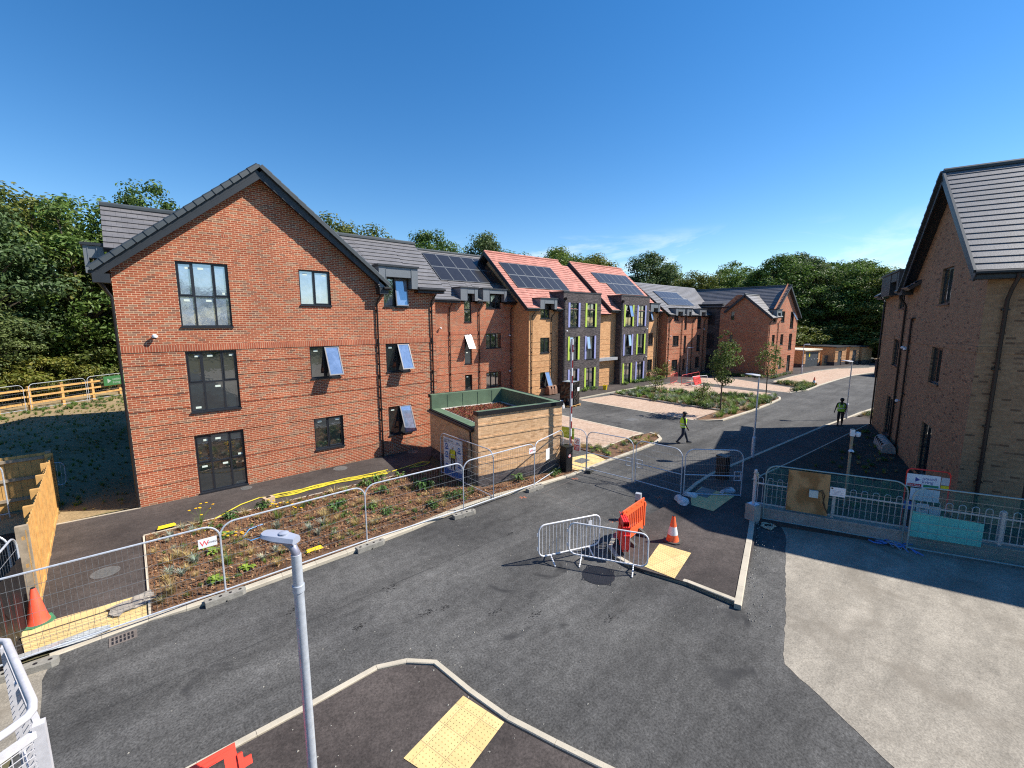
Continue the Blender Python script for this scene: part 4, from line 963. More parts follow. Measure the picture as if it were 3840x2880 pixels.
b.build('ribs', mat('dark_blue_ribs', (.014,.018,.04), .5), P); b = MB(); b.box(-.1,-3.0,1.9,6.1,-.1,2.05); b.build('tarpaulin_roof', mat('tan_sheet', (.36,.25,.14), .8), P)
# ------------------------------------------------------------------ temporary fencing
def round_frame(L, H, z0, r=.32, n=6):
    """panel outline with rounded upper corners"""
    p = [(0,0,z0)]
    p += [(r-r*math.cos(PI/2*i/n), 0, H-r+r*math.sin(PI/2*i/n)) for i in range(n+1)]
    p += [(L-r+r*math.sin(PI/2*i/n), 0, H-r+r*math.cos(PI/2*i/n)) for i in range(n+1)]
    return p + [(L,0,z0)]
def wire_panel(name, label, p0, p1, H=1.80, zb=.13, mid=False, group=None, step=.09, mats=(None, None), cat='fence panel', wires=True, hs=5):
    d = Vector((p1[0]-p0[0], p1[1]-p0[1])); L = d.length
    P = thing(name, label, cat, (p0[0], p0[1], p0[2] if len(p0) > 2 else 0), math.atan2(d.y, d.x), group)
    b = MB(); b.tube(round_frame(L, H, 0), .021, 6); b.tube([(0,0,zb),(L,0,zb)], .02, 6)
    if mid: b.tube([(0,0,H*.47),(L,0,H*.47)], .02, 6); [b.beam((x,-.02,H*.38),(x,-.02,H*.56),.03,.012) for x in (L-.28, L-.06)]; b.beam((L-.28,-.02,H*.56),(L-.02,-.02,H*.56),.03,.012); b.beam((L-.28,-.02,H*.38),(L-.02,-.02,H*.38),.03,.012)
    b.build('frame', mats[0] or M_GALV, P, smooth=True)
    if wires:
        b = MB(); n = int(L/step)
        for i in range(1, n):
            x = L*i/n; b.tube([(x,0,zb),(x,0,H-.02)], .0026, 3, caps=False)
        for k in range(1, hs+1):
            z = zb+(H-zb)*k/(hs+1); b.tube([(0,-.004,z),(L,-.004,z)], .0055, 3, caps=False)
        b.build('wire_mesh', mats[1] or M_GALVD, P, uv=False)
    return P
GP = 'wire fence panels along the kerb'
PX = [(-2.75,11.80), (1.13,11.78), (4.66,11.87), (8.03,11.78), (11.45,11.86)]
lab = ['wire fence panel in front of the yellow slabs and dark path', 'wire fence panel carrying the small red and white plate, in front of the bark bed', 'wire fence panel in the middle of the bark bed kerb, yellow hose behind', 'wire fence panel overlapping the corner of the tan bin store']
FP = [wire_panel('wire_fence', lab[i], PX[i], PX[i+1], group=GP) for i in range(4)]
wire_panel('wire_fence', 'wire fence panel beside the black barrier cabinet at the bin store', PX[4], (13.93,12.63), group=GP)
wire_panel('wire_fence', 'short fence panel set back toward the poster at the store wall', (9.47,11.95), (9.45,15.5), 1.86)
wire_panel('wire_fence', 'fence panel with red prohibition sign behind the barrier boom', (14.46,11.74), (14.1,15.2), group='gate panels')
wire_panel('wire_gate', 'left of the two wide wire gates across the road, hinged by the red sign', (14.46,11.70), (14.80,9.62), mid=True, group='gate panels', step=.06)
wire_panel('wire_gate', 'middle wire gate across the road with black hinge boxes, sandbag at its foot', (14.96,7.62), (14.82,9.50), mid=True, group='gate panels', step=.06)
wire_panel('wire_gate', 'right wire gate on the footway in front of the black barrier post', (14.99,7.52,.0), (16.40,6.05,.0), 1.84, mid=True, group='gate panels', step=.06)
b = MB(); b.box(.0,-.03,0,.36,-.02,.22,0); b.text('W', .17, (.03,-.022-.01,.05), (1,0,0), (0,0,1), 1); b.text('WHEDA', .06, (.18,-.032,.08), (1,0,0), (0,0,1), 2)
def plate(parent, x, z): 
    o = b.build('maker_plate', [M_WHITE, M_REDP, M_BLK], parent, (x,0,z)); return o
plate(FP[1], -.55+.0, 1.27) if False else plate(FP[0], 3.45, 1.33); plate(FP[3], 3.1, 1.42)
g = 'fence feet on the kerb'
M_FOOT = mat('grey_fence_block', (.23,.22,.195), .9, var=.25, scale=8, bmp=.3)
def foot(x, y, rz, label, m=None, L=.82):
    b = MB(); b.prism([(-L/2,-.10),(L/2-.08,-.10),(L/2,-.06),(L/2,.06),(L/2-.08,.10),(-L/2,.10)], 0, .13, 0)
    for k in (-.3,-.1,.1,.3): b.lathe([(.035,.13),(.035,.134)], 8, (k,0,0), 1)
    b.tube([(0,-.14,.02),(0,.14,.02)], .012, 5, 1)
    return tag(b.build('fence_block', [m or M_FOOT, M_BLK], None, (x,y,.0), rz), label, 'fence foot', g)
foot(1.10,11.58,.05,'grey block foot under the fence joint beside the red and white plate')
foot(4.66,11.62,.02,'grey block foot under the fence joint in the middle of the bark bed')
foot(7.90,11.56,-.1,'grey block foot with blue mark under the fence joint before the tan store')
foot(11.30,11.66,.02,'grey block foot under the fence joint in front of the tan store')
foot(14.55,11.55,.35,'dark block foot at the hinge of the left gate', M_RUB, .6)
foot(-2.05,11.45,-.1,'pale block foot at the far left end of the kerb fence')

# timber fence on the left
P = thing('timber_fence', 'tall new timber fence with board top posts along the left path edge', 'timber fence', (-2.2,13.95,0))
A = Vector((0,0)); B = Vector((-.35,7.9)); D = (B-A).normalized(); Ln = (B-A).length
ang = math.atan2(D.y, D.x)
M0 = Matrix.Rotation(ang, 4, 'Z')
n = 5
for i in range(n):
    t = MB(); x0 = Ln*i/n; x1 = Ln*(i+1)/n-.03; k = int((x1-x0)/.14)
    for j in range(k):
        a = x0+(x1-x0)*j/k; t.box(a, -.03+(.012 if j % 2 else 0), .12, a+(x1-x0)/k-.004, -.01+(.012 if j % 2 else 0), 1.92-.02*i, 0)
    t.box(x0, -.05, .0, x1, -.005, .14, 0)
    for z in (.35, 1.05, 1.7): t.box(x0, 0.012, z, x1, .06, z+.09, 0)
    t2 = MB(); t2.add(t, M0); t2.build('board_panel', M_TIMB, P)
for i in range(n+1):
    t = MB(); x = Ln*i/n-(.0 if i else -.06); t.box(x-.06,-.06,0,x+.06,.14,2.02-.02*i,0); t2 = MB(); t2.add(t, M0); t2.build('post', M_TIMG if i == 0 else M_TIMB, P)
P2 = thing('timber_fence', 'timber fence return in shade, joining the far end of the new fence', 'timber fence', (-2.6,21.95,0))
b = MB()
for j in range(26): b.box(-3.9+j*.15, -.02+(.01 if j % 2 else 0), .05, -3.9+j*.15+.145, .0+(.01 if j % 2 else 0), 1.95)
b.build('board_panel', M_TIMB, P2); b = MB()
for z in (.4,1.1,1.75): b.box(-3.9,-.08,z,0,-.021,z+.1)
b.build('rail', M_TIMG, P2); b = MB(); b.box(-.07,-.1,0,.07,.1,2.0); b.build('post', M_TIMG, P2)
for i, (x, y, rz) in enumerate(((-4.6,21.2,-.04), (-4.4,21.35,-.02), (-4.2,21.5,0))):
    wire_panel('wire_fence', ['leaning wire fence panel, frontmost of the stack by the shaded timber fence', 'leaning wire fence panel in the middle of the stack by the timber fence', 'leaning wire fence panel nearest the timber fence boards'][i], (x-2.6,y), (x+.55,y), 1.9, group='stacked spare panels', wires=False)
# black sheeted fence left of the timber fence
Pf = wire_panel('wire_fence', 'wire fence panel with black sheeting left of the orange cone', (-2.28,13.55), (-2.62,10.1), 2.0, step=.12)
b = MB()
for i in range(40):
    x = 3.4*i/40; b.poly([(x,.03+.015*math.sin(i*1.7),.05),(x+.085,.03+.015*math.sin(i*1.7+1.7),.05),(x+.085,.03+.02*math.sin(i*1.7+1.7),1.5),(x,.03+.02*math.sin(i*1.7),1.5)])
b.build('sheeting', mat('black_sheeting', (.012,.012,.014), .4), Pf)
wire_panel('wire_fence', 'wire fence panel on the waste ground behind the black sheeted fence', (-6.0,15.6), (-2.6,14.7), 1.7, step=.12)

# post and rail fence on the lawn edge
P = thing('rail_fence', 'yellow timber post and rail fence on the far edge of the lawn', 'rail fence', (-6.1,47.3,0), math.atan2(3.15,2.95)*.0+.72)
b0 = [(-4.2), -1.9, 0, 2.1, 4.3, 6.5]
for x in b0: b = MB(); b.box(x-.09,-.05,0,x+.09,.13,1.75); b.build('post', M_TIMB, P)
for z in (.45, .95, 1.45): b = MB(); b.box(-4.4,-.09,z,6.8,-.051,z+.14); b.build('rail', M_TIMB, P)
wire_panel('wire_fence', 'wire fence panel in front of the yellow rail fence, left of its sunlit post', (-9.0,44.5), (-6.3,46.75), 1.95, step=.15, group='far fence panels')
wire_panel('wire_fence', 'wire fence panel in front of the yellow rail fence, right of its sunlit post', (-6.05,46.95), (-3.2,49.4), 1.95, step=.15, group='far fence panels')
P = wire_panel('wire_fence', 'far fence panel hung with a green banner beside the red block', (-3.1,49.6), (-.2,52.0), 2.0, step=.15, group='far fence panels')
b = MB(); b.box(1.2,-.06,1.05,3.1,-.04,1.85,0); b.poly([(1.5,-.063,1.25),(1.8,-.063,1.45),(1.5,-.063,1.65)],1); b.text('united', .30, (1.9,-.064,1.48), (1,0,0),(0,0,1),1); b.text('living', .30, (1.9,-.064,1.2), (1,0,0),(0,0,1),1)
b.build('banner', [mat('shaded_green_banner', (.025,.12,.035), .6), mat('shaded_white_print', (.28,.32,.28), .6)], P)  # tree shade is mixed into the banner green and its white lettering

# ------------------------------------------------------------------ crowd barriers
def crowd_barrier(label, p0, p1, m, L=2.3, H=1.1, group=None, bars=17, name='crowd_barrier', tilt=0):
    d = Vector((p1[0]-p0[0], p1[1]-p0[1])); L = d.length
    P = thing(name, label, 'crowd barrier', (*p0, p0[2] if len(p0) > 2 else 0) if len(p0) == 2 else p0, math.atan2(d.y, d.x), group)
    if tilt: P.rotation_euler = (tilt, 0, P.rotation_euler[2])
    r = .18; z0 = .2
    pts = []
    for cx, cz, a0 in ((r,z0+r,180),(L-r,z0+r,270),(L-r,H-r,0),(r,H-r,90)):
        pts += [(cx+r*math.cos(R(a0+90*i/5)), 0, cz+r*math.sin(R(a0+90*i/5))) for i in range(6)]
    b = MB(); b.tube(pts, .021, 7, closed=True); b.build('frame', m, P, smooth=True)
    b = MB()
    for i in range(1, bars+1):
        x = L*i/(bars+1); b.tube([(x,0,z0),(x,0,H)], .0075, 5, caps=False)
    b.build('bars', m, P, uv=False)
    for x in (.35, L-.35): b = MB(); b.tube([(x,-.30,.02),(x,-.27,.03),(x,0,z0),(x,.27,.03),(x,.30,.02)], .019, 6); b.build('foot', m, P, smooth=True)
    b = MB(); b.tube([(-.05,0,.8),(-.05,0,.9)], .012, 5); b.tube([(-.05,0,.4),(-.05,0,.5)], .012, 5); b.beam((-.05,0,.85),(0,0,.85),.015,.015); b.beam((-.05,0,.45),(0,0,.45),.015,.015); b.build('hook', m, P)
    return P
B1 = crowd_barrier('white steel crowd barrier with small tag, farther of the pair on the road', (7.72,7.80), (9.52,7.18), M_WPNT, group='white crowd barriers')
b = MB(); b.box(1.52,-.02,.82,1.64,-.012,.97); b.build('tag', M_WHITE, B1)
crowd_barrier('white steel crowd barrier crossing in front of the other, ending at the yellow paving', (8.50,7.42), (9.50,5.62), M_WPNT, group='white crowd barriers')
crowd_barrier('grey steel crowd barrier in the shade behind the timber fence', (-4.4,24.2), (-2.45,23.75), M_GALV)

# ------------------------------------------------------------------ plastic barriers
def plastic_barrier(label, p, rz, m, L=1.9, H=1.0, feet=True, lean=0, z=0, name='plastic_barrier', nb=10, top=.20):
    P = thing(name, label, 'plastic barrier', (p[0],p[1],z), rz)
    if lean: P.rotation_euler = (lean, 0, rz)
    b = MB(); t = .032; z0 = .12; ops = []
    xs0 = .12; w = (L-.24)/nb
    for i in range(nb): ops.append((xs0+i*w+w*.18, xs0+i*w+w*.82, z0+.26, H-top))
    facade(b, 0.06, L-.06, z0, H, ops, -t/2, (), None, (), 0, 0, t)
    bk = MB(); facade(bk, 0.06, L-.06, z0, H, ops, -t/2, (), None, (), 0, 0, 0.001)
    b.add(bk, Matrix.Translation((0,t,0)))
    b.box(0,-.04,z0+.06,.06,.04,H-.12); b.box(L-.06,-.04,z0+.06,L,.04,H-.12); b.box(.06,-t/2-.004,H-.02,L-.06,t/2+.004,H+.02); b.box(.06,-t/2-.004,z0-.02,L-.06,t/2+.004,z0)
    b.box(L,-.02,H-.3,L+.09,.02,H-.2); b.box(-.09,-.02,H-.42,0,.02,H-.32)
    for k in range(4): b.box(.25+k*L/4.6,-t/2-.012,H-.07,.25+k*L/4.6+.16,-t/2,H-.03)
    b.build('panel', m, P)
    if feet:
        for x in (.35, L-.35): f = MB(); f.prism([(x-.06,-.30),(x+.06,-.30),(x+.06,.30),(x-.06,.30)], 0, .06); f.beam((x,-.26,.05),(x,-.02,.2),.10,.04); f.beam((x,.26,.05),(x,.02,.2),.10,.04); f.build('foot', M_RUB, P)
    return P
plastic_barrier('orange slotted plastic barrier leaning on black feet beside the cone', (9.95,6.75), math.atan2(.18,1.45), M_ORG, L=1.45, H=1.06, z=.095)
P = plastic_barrier('red plastic barrier folded edge-on against the near end of the orange barrier', (9.68,6.40), .80, M_REDP, L=.62, H=.96, feet=False, z=.095)
for k in (-.06, .06):
    o = [x for x in P.children if x.name.startswith('panel')][0].copy(); COL.objects.link(o); o.parent = P; o.location = (.03*k, k, 0)
plastic_barrier('orange red plastic barrier cut off by the bottom edge of the photo', (-1.36,5.50), .03, mat('orange_red_plastic', (.82,.06,.03), .42, var=.12), L=1.95, H=1.0, z=.22, feet=False, lean=-.55, nb=4, top=.085)

# ------------------------------------------------------------------ cones
def cone(label, p, base, sleeve=True, h=.77, z=0, s=1, rz=.3, group=None, faded=False):
    P = thing('traffic_cone', label, 'traffic cone', (p[0],p[1],z), rz, group)
    b = MB(); w = .23
    b.prism([(-w,-w+.09),(-w+.09,-w),(w-.09,-w),(w,-w+.09),(w,w-.09),(w-.09,w),(-w+.09,w),(-w,w-.09)], 0, .035); b.build('base', base, P)
    c = MB(); c.lathe([(.185,.035),(.17,.07),(.148,.17),(.045,h-.02),(.035,h),(.0,h)], 20); c.build('body', M_ORG if not faded else mat('orange_cone', (.85,.10,.05), .5), P, smooth=True)
    if sleeve: c = MB(); c.lathe([(.143,.22),(.081,.54),(.074,.54)], 20); c.build('reflective_sleeve', M_WREF, P, smooth=True)
    c = MB(); c.lathe([(.0361,h-.01),(.037,h+.015),(.0,h+.018)], 12); c.build('tip', M_BLK, P)
    P.scale = (s,s,s); return P
cone('orange cone with white band on dark base, alone on the tarmac island', (11.45,6.0), M_RUB, z=.095)
cone('plain orange cone on green base at the end of the timber fence', (-2.12,13.32), mat('green_rubber', (.05,.22,.10), .7, var=.3), sleeve=False, faded=True, s=1.05)
cone('orange cone partly hidden behind the leaning orange barrier', (10.55,7.13), mat('red_base', (.55,.06,.04), .5), z=.095, s=.98, sleeve=False)
cone('small cone with white band behind the netted fence, below the wooden board', (18.15,4.15), M_WREF, z=.1, s=.75)
cone('far cone on the planted bed beside the pink paving', (51.9,13.0), M_ORG, z=.05)

# ------------------------------------------------------------------ posts, lamps, barrier gear
def street_lamp(label, x, y, h, az, big=False, z=0, coll=True, arm=.55, group='street lamps'):
    P = thing('street_lamp', label, 'street lamp', (x,y,z), az, group)
    b = MB(); 
    if big: b.tube([(0,0,0),(0,0,h-.45),(0,0,h-.12)], .057, 14); b.tube([(0,0,h-.58),(0,0,h-.5)], .068, 14)
    else: b.tube([(0,0,0),(0,0,.95)], .083, 12); b.tube([(0,0,.95),(0,0,1.02)], [.083,.045], 12, caps=False); b.tube([(0,0,1.0),(0,0,h)], [.043,.033], 10)
    b.build('column', M_GALV, P, smooth=True)
    a = MB()
    if big:
        a.tube([(0,0,h-.42),(0,0,h-.1),(.04,0,h-.02),(.12,0,h+.03)], .048, 12)
    else: a.tube([(0,0,h-.1),(0,0,h),(.05,0,h+.03),(.15,0,h+.04)], .033, 8)
    a.build('bracket', mat('grey_bracket', (.30,.30,.37), .4, metal=.4) if big else M_GALV, P, smooth=True)
    b = MB(); zz = h+.05
    sc = .36 if big else arm
    q_ = .66 if big else 1
    prof = [(-.04,.11*q_),(.05,.135*q_),(.5*sc,.165*q_),(.93*sc,.155*q_),(1.05*sc,.10*q_)]
    V = []; nn = len(prof)
    for x_, wv in prof:
        for k, (sy, dz) in enumerate(((-1,0),(-.75,.045),(0,.062),(.75,.045),(1,0),(.8,-.03),(-.8,-.03))): V.append((x_+.02, sy*wv, zz+dz*(1.0 if x_ < .9*sc else .6)+.12*x_))
    F = [tuple(range(7))[::-1], tuple(range((nn-1)*7, nn*7))]
    for i in range(nn-1):
        for k in range(7): F.append((i*7+k, i*7+(k+1)%7, (i+1)*7+(k+1)%7, (i+1)*7+k))
    b.mesh(V, F); b.lathe([(.055,.03),(.055,.085),(.03,.095),(0,.095)], 12, (.62*sc if not big else .14, 0, zz-.0)) 
    b.build('lantern', mat('pale_grey_lantern', (.30,.33,.41), .4, var=.05), P, smooth=True)
    if not big: b = MB(); b.box(-.09,-.03,.35,-.08,.03,.8); b.build('column_door', M_GALVD, P)
    return P
LG = street_lamp('big galvanised street lamp in the foreground, its base below the picture', 1.20, 5.20, 3.86, 2.25, True, z=.09)
street_lamp('galvanised street lamp on the kerb behind the wire gates', 21.75, 7.62, 3.85, 2.3, z=.09)
street_lamp('galvanised street lamp beside the person on the footway', 35.25, 6.85, 3.72, 2.2, z=.09)
street_lamp('slim street lamp in front of the substation doors', 62.1, 16.98, 3.5, -1.0, z=.05)
street_lamp('slim street lamp against the far red block', 50.03, 25.6, 3.25, -.8, z=.0, group='street lamps')
P = thing('barrier_cabinet', 'black car park barrier cabinet with raised red and white boom', 'car park barrier', (13.78,12.28,.03), -.1)
b = MB(); b.prism([(-.17,-.21),(.17,-.21),(.19,-.19),(.19,.19),(.17,.21),(-.17,.21),(-.19,.19),(-.19,-.19)], 0, 1.08); b.prism([(-.2,-.22),(.2,-.22),(.2,.22),(-.2,.22)], 1.08, 1.13); b.build('cabinet', M_BLK, P)
b = MB(); b.box(.20,-.05,.85,.25,.05,5.72,0)
for i in range(7): b.box(.199,-.051,1.2+i*.66,.251,-.030,1.52+i*.66,1)
b.box(.202,.051,.85,.248,.062,5.7,2); b.build('boom', [M_WHITE, mat('dark_red_tape', (.20,.01,.015), .5), M_BLK], P)
b = MB(); V = [(.08*math.cos(2*PI*k/16), -.212, .72+.08*math.sin(2*PI*k/16)) for k in range(16)]; b.poly(V, 0); b.poly([(x*.8,-.214,.72+(z-.72)*.8) for x,_,z in V], 1); b.poly([(-.05,-.216,.71),(.05,-.216,.71),(.05,-.216,.73),(-.05,-.216,.73)], 0); b.build('warning_disc', [M_REDP, M_WHITE], P)
P = thing('barrier_post', 'black barrier receiver post standing in the shade behind the right gate', 'car park barrier', (17.72,7.30,.09), -.1)
b = MB(); b.prism([(-.17,-.2),(.17,-.2),(.17,.2),(-.17,.2)], 0, .95); b.prism([(-.19,-.22),(.19,-.22),(.19,.22),(-.19,.22)], .95, 1.0); b.build('cabinet', M_BLK, P)
b = MB(); b.beam((-.1,.2,.75),(-1.4,2.2,.78),.03,.05); b.build('boom_arm', M_BLK, P) if False else None
P = thing('access_post', 'black intercom post with silver cap at the kerb of the cone island', 'intercom post', (12.08,7.62,.05), .3)
b = MB(); b.box(-.055,-.055,0,.055,.055,.80); b.build('post', M_BLK, P); b = MB(); b.box(-.075,-.12,.62,.075,.06,.85); b.build('reader_head', mat('silver_head', (.45,.46,.48), .4, metal=.3), P)
def heap(name, label, cat, c, sx, sy, h, mats, seed, n=14):
    """slumped woven sack"""
    rn = random.Random(seed); b = MB(); K = 14; Rr = 6; V = []
    for i in range(Rr+1):
        f = i/Rr; a = f*PI/2
        for k in range(K):
            t = 2*PI*k/K; q = 1+.16*math.sin(3*t+seed)+.1*rn.uniform(-1,1)
            V.append((sx*math.cos(a)**.6*math.cos(t)*q if i < Rr else 0, sy*math.cos(a)**.6*math.sin(t)*q if i < Rr else 0, h*math.sin(a)*(1+.12*math.sin(2*t+1))))
    F = [(i*K+k, i*K+(k+1)%K, (i+1)*K+(k+1)%K, (i+1)*K+k) for i in range(Rr) for k in range(K)]
    b.mesh(V, F); b.poly([(sx*.8,-.03,.05),(sx*1.25,-.10,.02),(sx*1.3,.08,.03),(sx*.8,.05,.1)]); return tag(b.build(name, mats, None, c, seed, smooth=True, angle=60), label, cat)
M_SACK = mat('white_woven_sack', (.60,.60,.60), .8, var=.15, scale=9, bmp=.4)
heap('sandbag', 'white sandbag lying over the foot of the gates on the island kerb', 'sandbag', (14.30,7.22,.09), .34, .2, .2, M_SACK, 1)
heap('sandbag', 'smaller white sandbag in front of the right gate', 'sandbag', (15.05,7.25,.09), .24, .15, .14, M_SACK, 2)
heap('sandbag', 'clear plastic bag lying in the shade at the right gate', 'plastic bag', (16.55,6.55,.095), .38, .2, .1, mat('grey_polythene', (.30,.32,.34), .3, var=.2, scale=8), 3)

# ------------------------------------------------------------------ poster, signs
P = thing('safety_poster', 'white site safety poster of a worker in yellow vest, against the store wall', 'poster', (9.60,14.10,.12), math.atan2(1.22,-.12))
W_, H_ = 1.18, 1.6
# poster faces -x: local u runs along +y, face on local +v side (towards -x)
b = MB(); b.box(0,0,0,W_,.03,H_,0)
y = .033; X = lambda u: W_-u
def rect(u0,z0,u1,z1,m): b.poly([(X(u1),y,z0),(X(u0),y,z0),(X(u0),y,z1),(X(u1),y,z1)][::-1], m)
def circ(u,z,r,m,n=16,yy=.034): b.poly([(X(u)+r*math.cos(-2*PI*k/n), yy, z+r*math.sin(-2*PI*k/n)) for k in range(n)], m)
rect(0.03,.03,W_-.03,.26,1)
for u,z in ((.2,1.28),(.2,.93),(.2,.42),(1.0,1.22),(1.0,.62)): circ(u,z,.09,1); circ(u,z,.045,0,12,.0345); rect(u-.11,z-.18,u+.11,z-.11,1)
b.text('Our Minimum', .10, (X(.06),.0345,1.48), (-1,0,0), (0,0,1), 2); b.text('PPE', .10, (X(.06),.0345,1.38), (-1,0,0), (0,0,1), 2)
b.poly([(X(.86),.0345,1.42),(X(.86),.0345,1.52),(X(.94),.0345,1.47)], 1); b.text('united', .055, (X(.95),.0345,1.475), (-1,0,0), (0,0,1), 2); b.text('living', .055, (X(.95),.0345,1.42), (-1,0,0), (0,0,1), 2)
for k in range(5): rect(.09,.07+k*.036,W_-.12-(.15 if k == 0 else 0),.085+k*.036,5)
# printed worker
y = .0346; u = .6
circ(u,1.24,.06,4,14,.0347); b.poly([(X(u)+.07*math.cos(PI*k/10),.0348,1.25+.06*math.sin(PI*k/10)) for k in range(11)], 0)
b.poly([(X(u)+.072*math.cos(PI*k/10),.0347,1.252+.066*math.sin(PI*k/10)) for k in range(11)], 6)
for s in (-1,1):
    b.poly([(X(u+s*.13),.0346,1.14),(X(u+s*.2),.0346,1.10),(X(u+s*.23),.0346,.92),(X(u+s*.15),.0346,.92)], 2); b.poly([(X(u+s*.155),.0346,.92),(X(u+s*.225),.0346,.92),(X(u+s*.235),.0346,.70),(X(u+s*.18),.0346,.68)], 4)
    b.poly([(X(u+s*.01),.0346,.80),(X(u+s*.14),.0346,.80),(X(u+s*.13),.0346,.36),(X(u+s*.05),.0346,.36)], 2); b.poly([(X(u+s*.05),.0347,.37),(X(u+s*.14),.0347,.37),(X(u+s*.16),.0347,.31),(X(u+s*.05),.0347,.31)], 7)
b.poly([(X(u-.14),.0347,1.16),(X(u+.14),.0347,1.16),(X(u+.15),.0347,.80),(X(u-.15),.0347,.80)], 3); rect2 = None
y = .0349; rect(u-.15,.92,u+.15,.95,6); b.poly([(X(u-.03),.0349,1.17),(X(u+.03),.0349,1.17),(X(u),.0349,1.05)], 2)
b.build('poster_board', [M_WHITE, mat('poster_blue', (.03,.13,.42), .5), M_BLK, mat('poster_yellow', (.72,.72,.02), .5), mat('poster_skin', (.42,.22,.14), .6), mat('poster_pale_blue', (.25,.5,.8), .5), mat('poster_grey', (.5,.5,.5), .5), mat('poster_boot', (.12,.07,.04), .6)], P)
P = thing('prohibition_sign', 'white sign with red stop circle above red text block, on the gate fence', 'sign', (14.36,12.00,.0), math.atan2(1,-.02))
b = MB(); yy = .022; b.box(0,0,.86,.46,.02,1.66,0)
b.box(.02,.0201,.88,.44,yy,1.22,1)
C = lambda r, m, y_: b.poly([(.23+r*math.cos(-2*PI*k/20), y_, 1.44+r*math.sin(-2*PI*k/20)) for k in range(20)], m)
C(.16,1,.0215); C(.13,0,.0225)
b.box(.19,.0226,1.36,.27,.0232,1.47,2)
for k in range(4): b.box(.185+k*.024,.0226,1.46,.203+k*.024,.0232,1.53-.01*abs(k-1.5),2)
b.beam((.14,.0236,1.53),(.32,.0236,1.35),.03,.002,1,(0,1,0))
for k in range(4): b.box(.06,.0221,.92+k*.07,.40-(.08 if k == 0 else 0),.0228,.95+k*.07,0)
P.scale = (.74,1,.74); P.location.z = .2; b.build('sign_board', [M_WHITE, mat('sign_red', (.55,.01,.02), .5), M_BLK], P)
P = thing('site_board', 'lime green company board on the fence behind the barrier boom', 'sign', (14.36,12.36,0), math.atan2(1,-.02))
b = MB(); b.box(0,0,1.30,.80,.02,1.80,0); b.text('united', .24, (.60,.022,1.56), (-1,0,0), (0,0,1), 1); b.text('living', .24, (.60,.022,1.36), (-1,0,0), (0,0,1), 1); b.poly([(.76,.022,1.45),(.76,.022,1.65),(.63,.022,1.55)], 1)
b.build('sign_board', [mat('lime_board', (.17,.30,.02), .5), mat('pale_lettering', (.45,.60,.25), .5)], P)
P = thing('notice_sheet', 'blank white laminated sheet tied to the fence beside the barrier cabinet', 'notice', (12.3,12.1,0), .28)
b = MB(); b.box(0,-.03,.85,.30,-.025,1.32); b.build('sheet', M_WHITE, P)

# ------------------------------------------------------------------ right hand wall, railing and netted fence
def dirn(p0, p1):
    d = Vector((p1[0]-p0[0], p1[1]-p0[1])); return d.length, math.atan2(d.y, d.x)
L1, a1 = dirn((14.95,5.05), (18.2,-3.0))
P = thing('low_wall', 'low grey concrete wall with bow top steel railing behind the teal netting', 'wall', (14.95,5.05,0), a1)
b = MB(); b.box(0,0,0,L1,.22,.42); b.box(-.01,-.015,.42,L1,.235,.47); b.build('wall', ground_mat('rough_concrete', (.20,.195,.18), (.30,.29,.27), .8, 30, fs=.3), P)
b = MB(); z0, z1 = .55, 1.38
b.beam((0,.11,z0),(L1,.11,z0),.03,.04); b.beam((0,.11,z1-.15),(L1,.11,z1-.15),.03,.04); i = 0; x = .05
while x < L1-.2:
    pts = [(x,.11,z0)] + [(x+.07-.07*math.cos(PI*k/6), .11, z1+.07*math.sin(PI*k/6)) for k in range(7)] + [(x+.14,.11,z0)]
    b.tube(pts, .010, 5); x += .27
b.build('railing', M_GALV, P, smooth=True)
for x in (2.05, 5.75): b = MB(); b.box(x,.07,.45,x+.08,.15,1.42); b.build('post', M_GALV, P)
P = thing('brick_pier', 'grey block pier with steel post at the end of the railing', 'pier', (14.72,5.02,.0), -.25)
b = MB(); b.box(-.16,-.16,0,.16,.16,.62); b.build('block', M_CONC, P); b = MB(); b.box(-.035,-.035,.635,.035,.035,1.74); b.lathe([(.045,1.74),(.04,1.78),(0,1.80)], 8); b.box(-.13,-.13,.62,.13,.13,.635); b.build('post', M_GALV, P)
# beige strap looped over the post
rn = random.Random(3); b = MB()
for k in range(7):
    a = rn.uniform(0,6); pts = [(.06*math.cos(a+t*.9)*(1+.3*t/5)+.012*t, .06*math.sin(a+t*.9), 1.64+.06*rn.random()-t*.075*(1 if k > 2 else .1)) for t in range(6)]
    b.tube(pts, .016, 5)
tag(b.build('webbing', mat('beige_webbing', (.48,.42,.31), .9, var=.2), None, (14.72,5.02,0), -.25), 'beige webbing strap knotted round the steel post', 'strap')
rn = random.Random(8); b = MB(); pts = [(.24*math.cos(t*.55+.3*math.sin(t))*(1-.004*t)+.06*rn.uniform(-1,1), .17*math.sin(t*.55)*(1-.003*t)+.05*rn.uniform(-1,1), .02+.05*rn.random()) for t in range(60)]
b.tube(pts, .018, 5); tag(b.build('webbing', bpy.data.materials['beige_webbing'], None, (14.75,4.55,.0), 0), 'beige webbing strap coiled on the dark road below the pier', 'strap')
rn = random.Random(9); b = MB()
for k in range(16):
    a = rn.uniform(-.5,.5); x = rn.uniform(-.35,.35); yv = rn.uniform(-.12,.12); pts = [(x+t*.13*math.cos(a+.3*math.sin(t+k)), yv+t*.13*math.sin(a+.5*math.sin(t*1.3+k)), .02+.09*rn.random()) for t in range(6)]
    V = []; 
    for i, p in enumerate(pts): V += [(p[0], p[1]-.028, p[2]), (p[0]+.01, p[1]+.028, p[2]+.015)]
    b.mesh(V, [(2*i,2*i+2,2*i+3,2*i+1) for i in range(len(pts)-1)], rn.choice((0,0,1)))
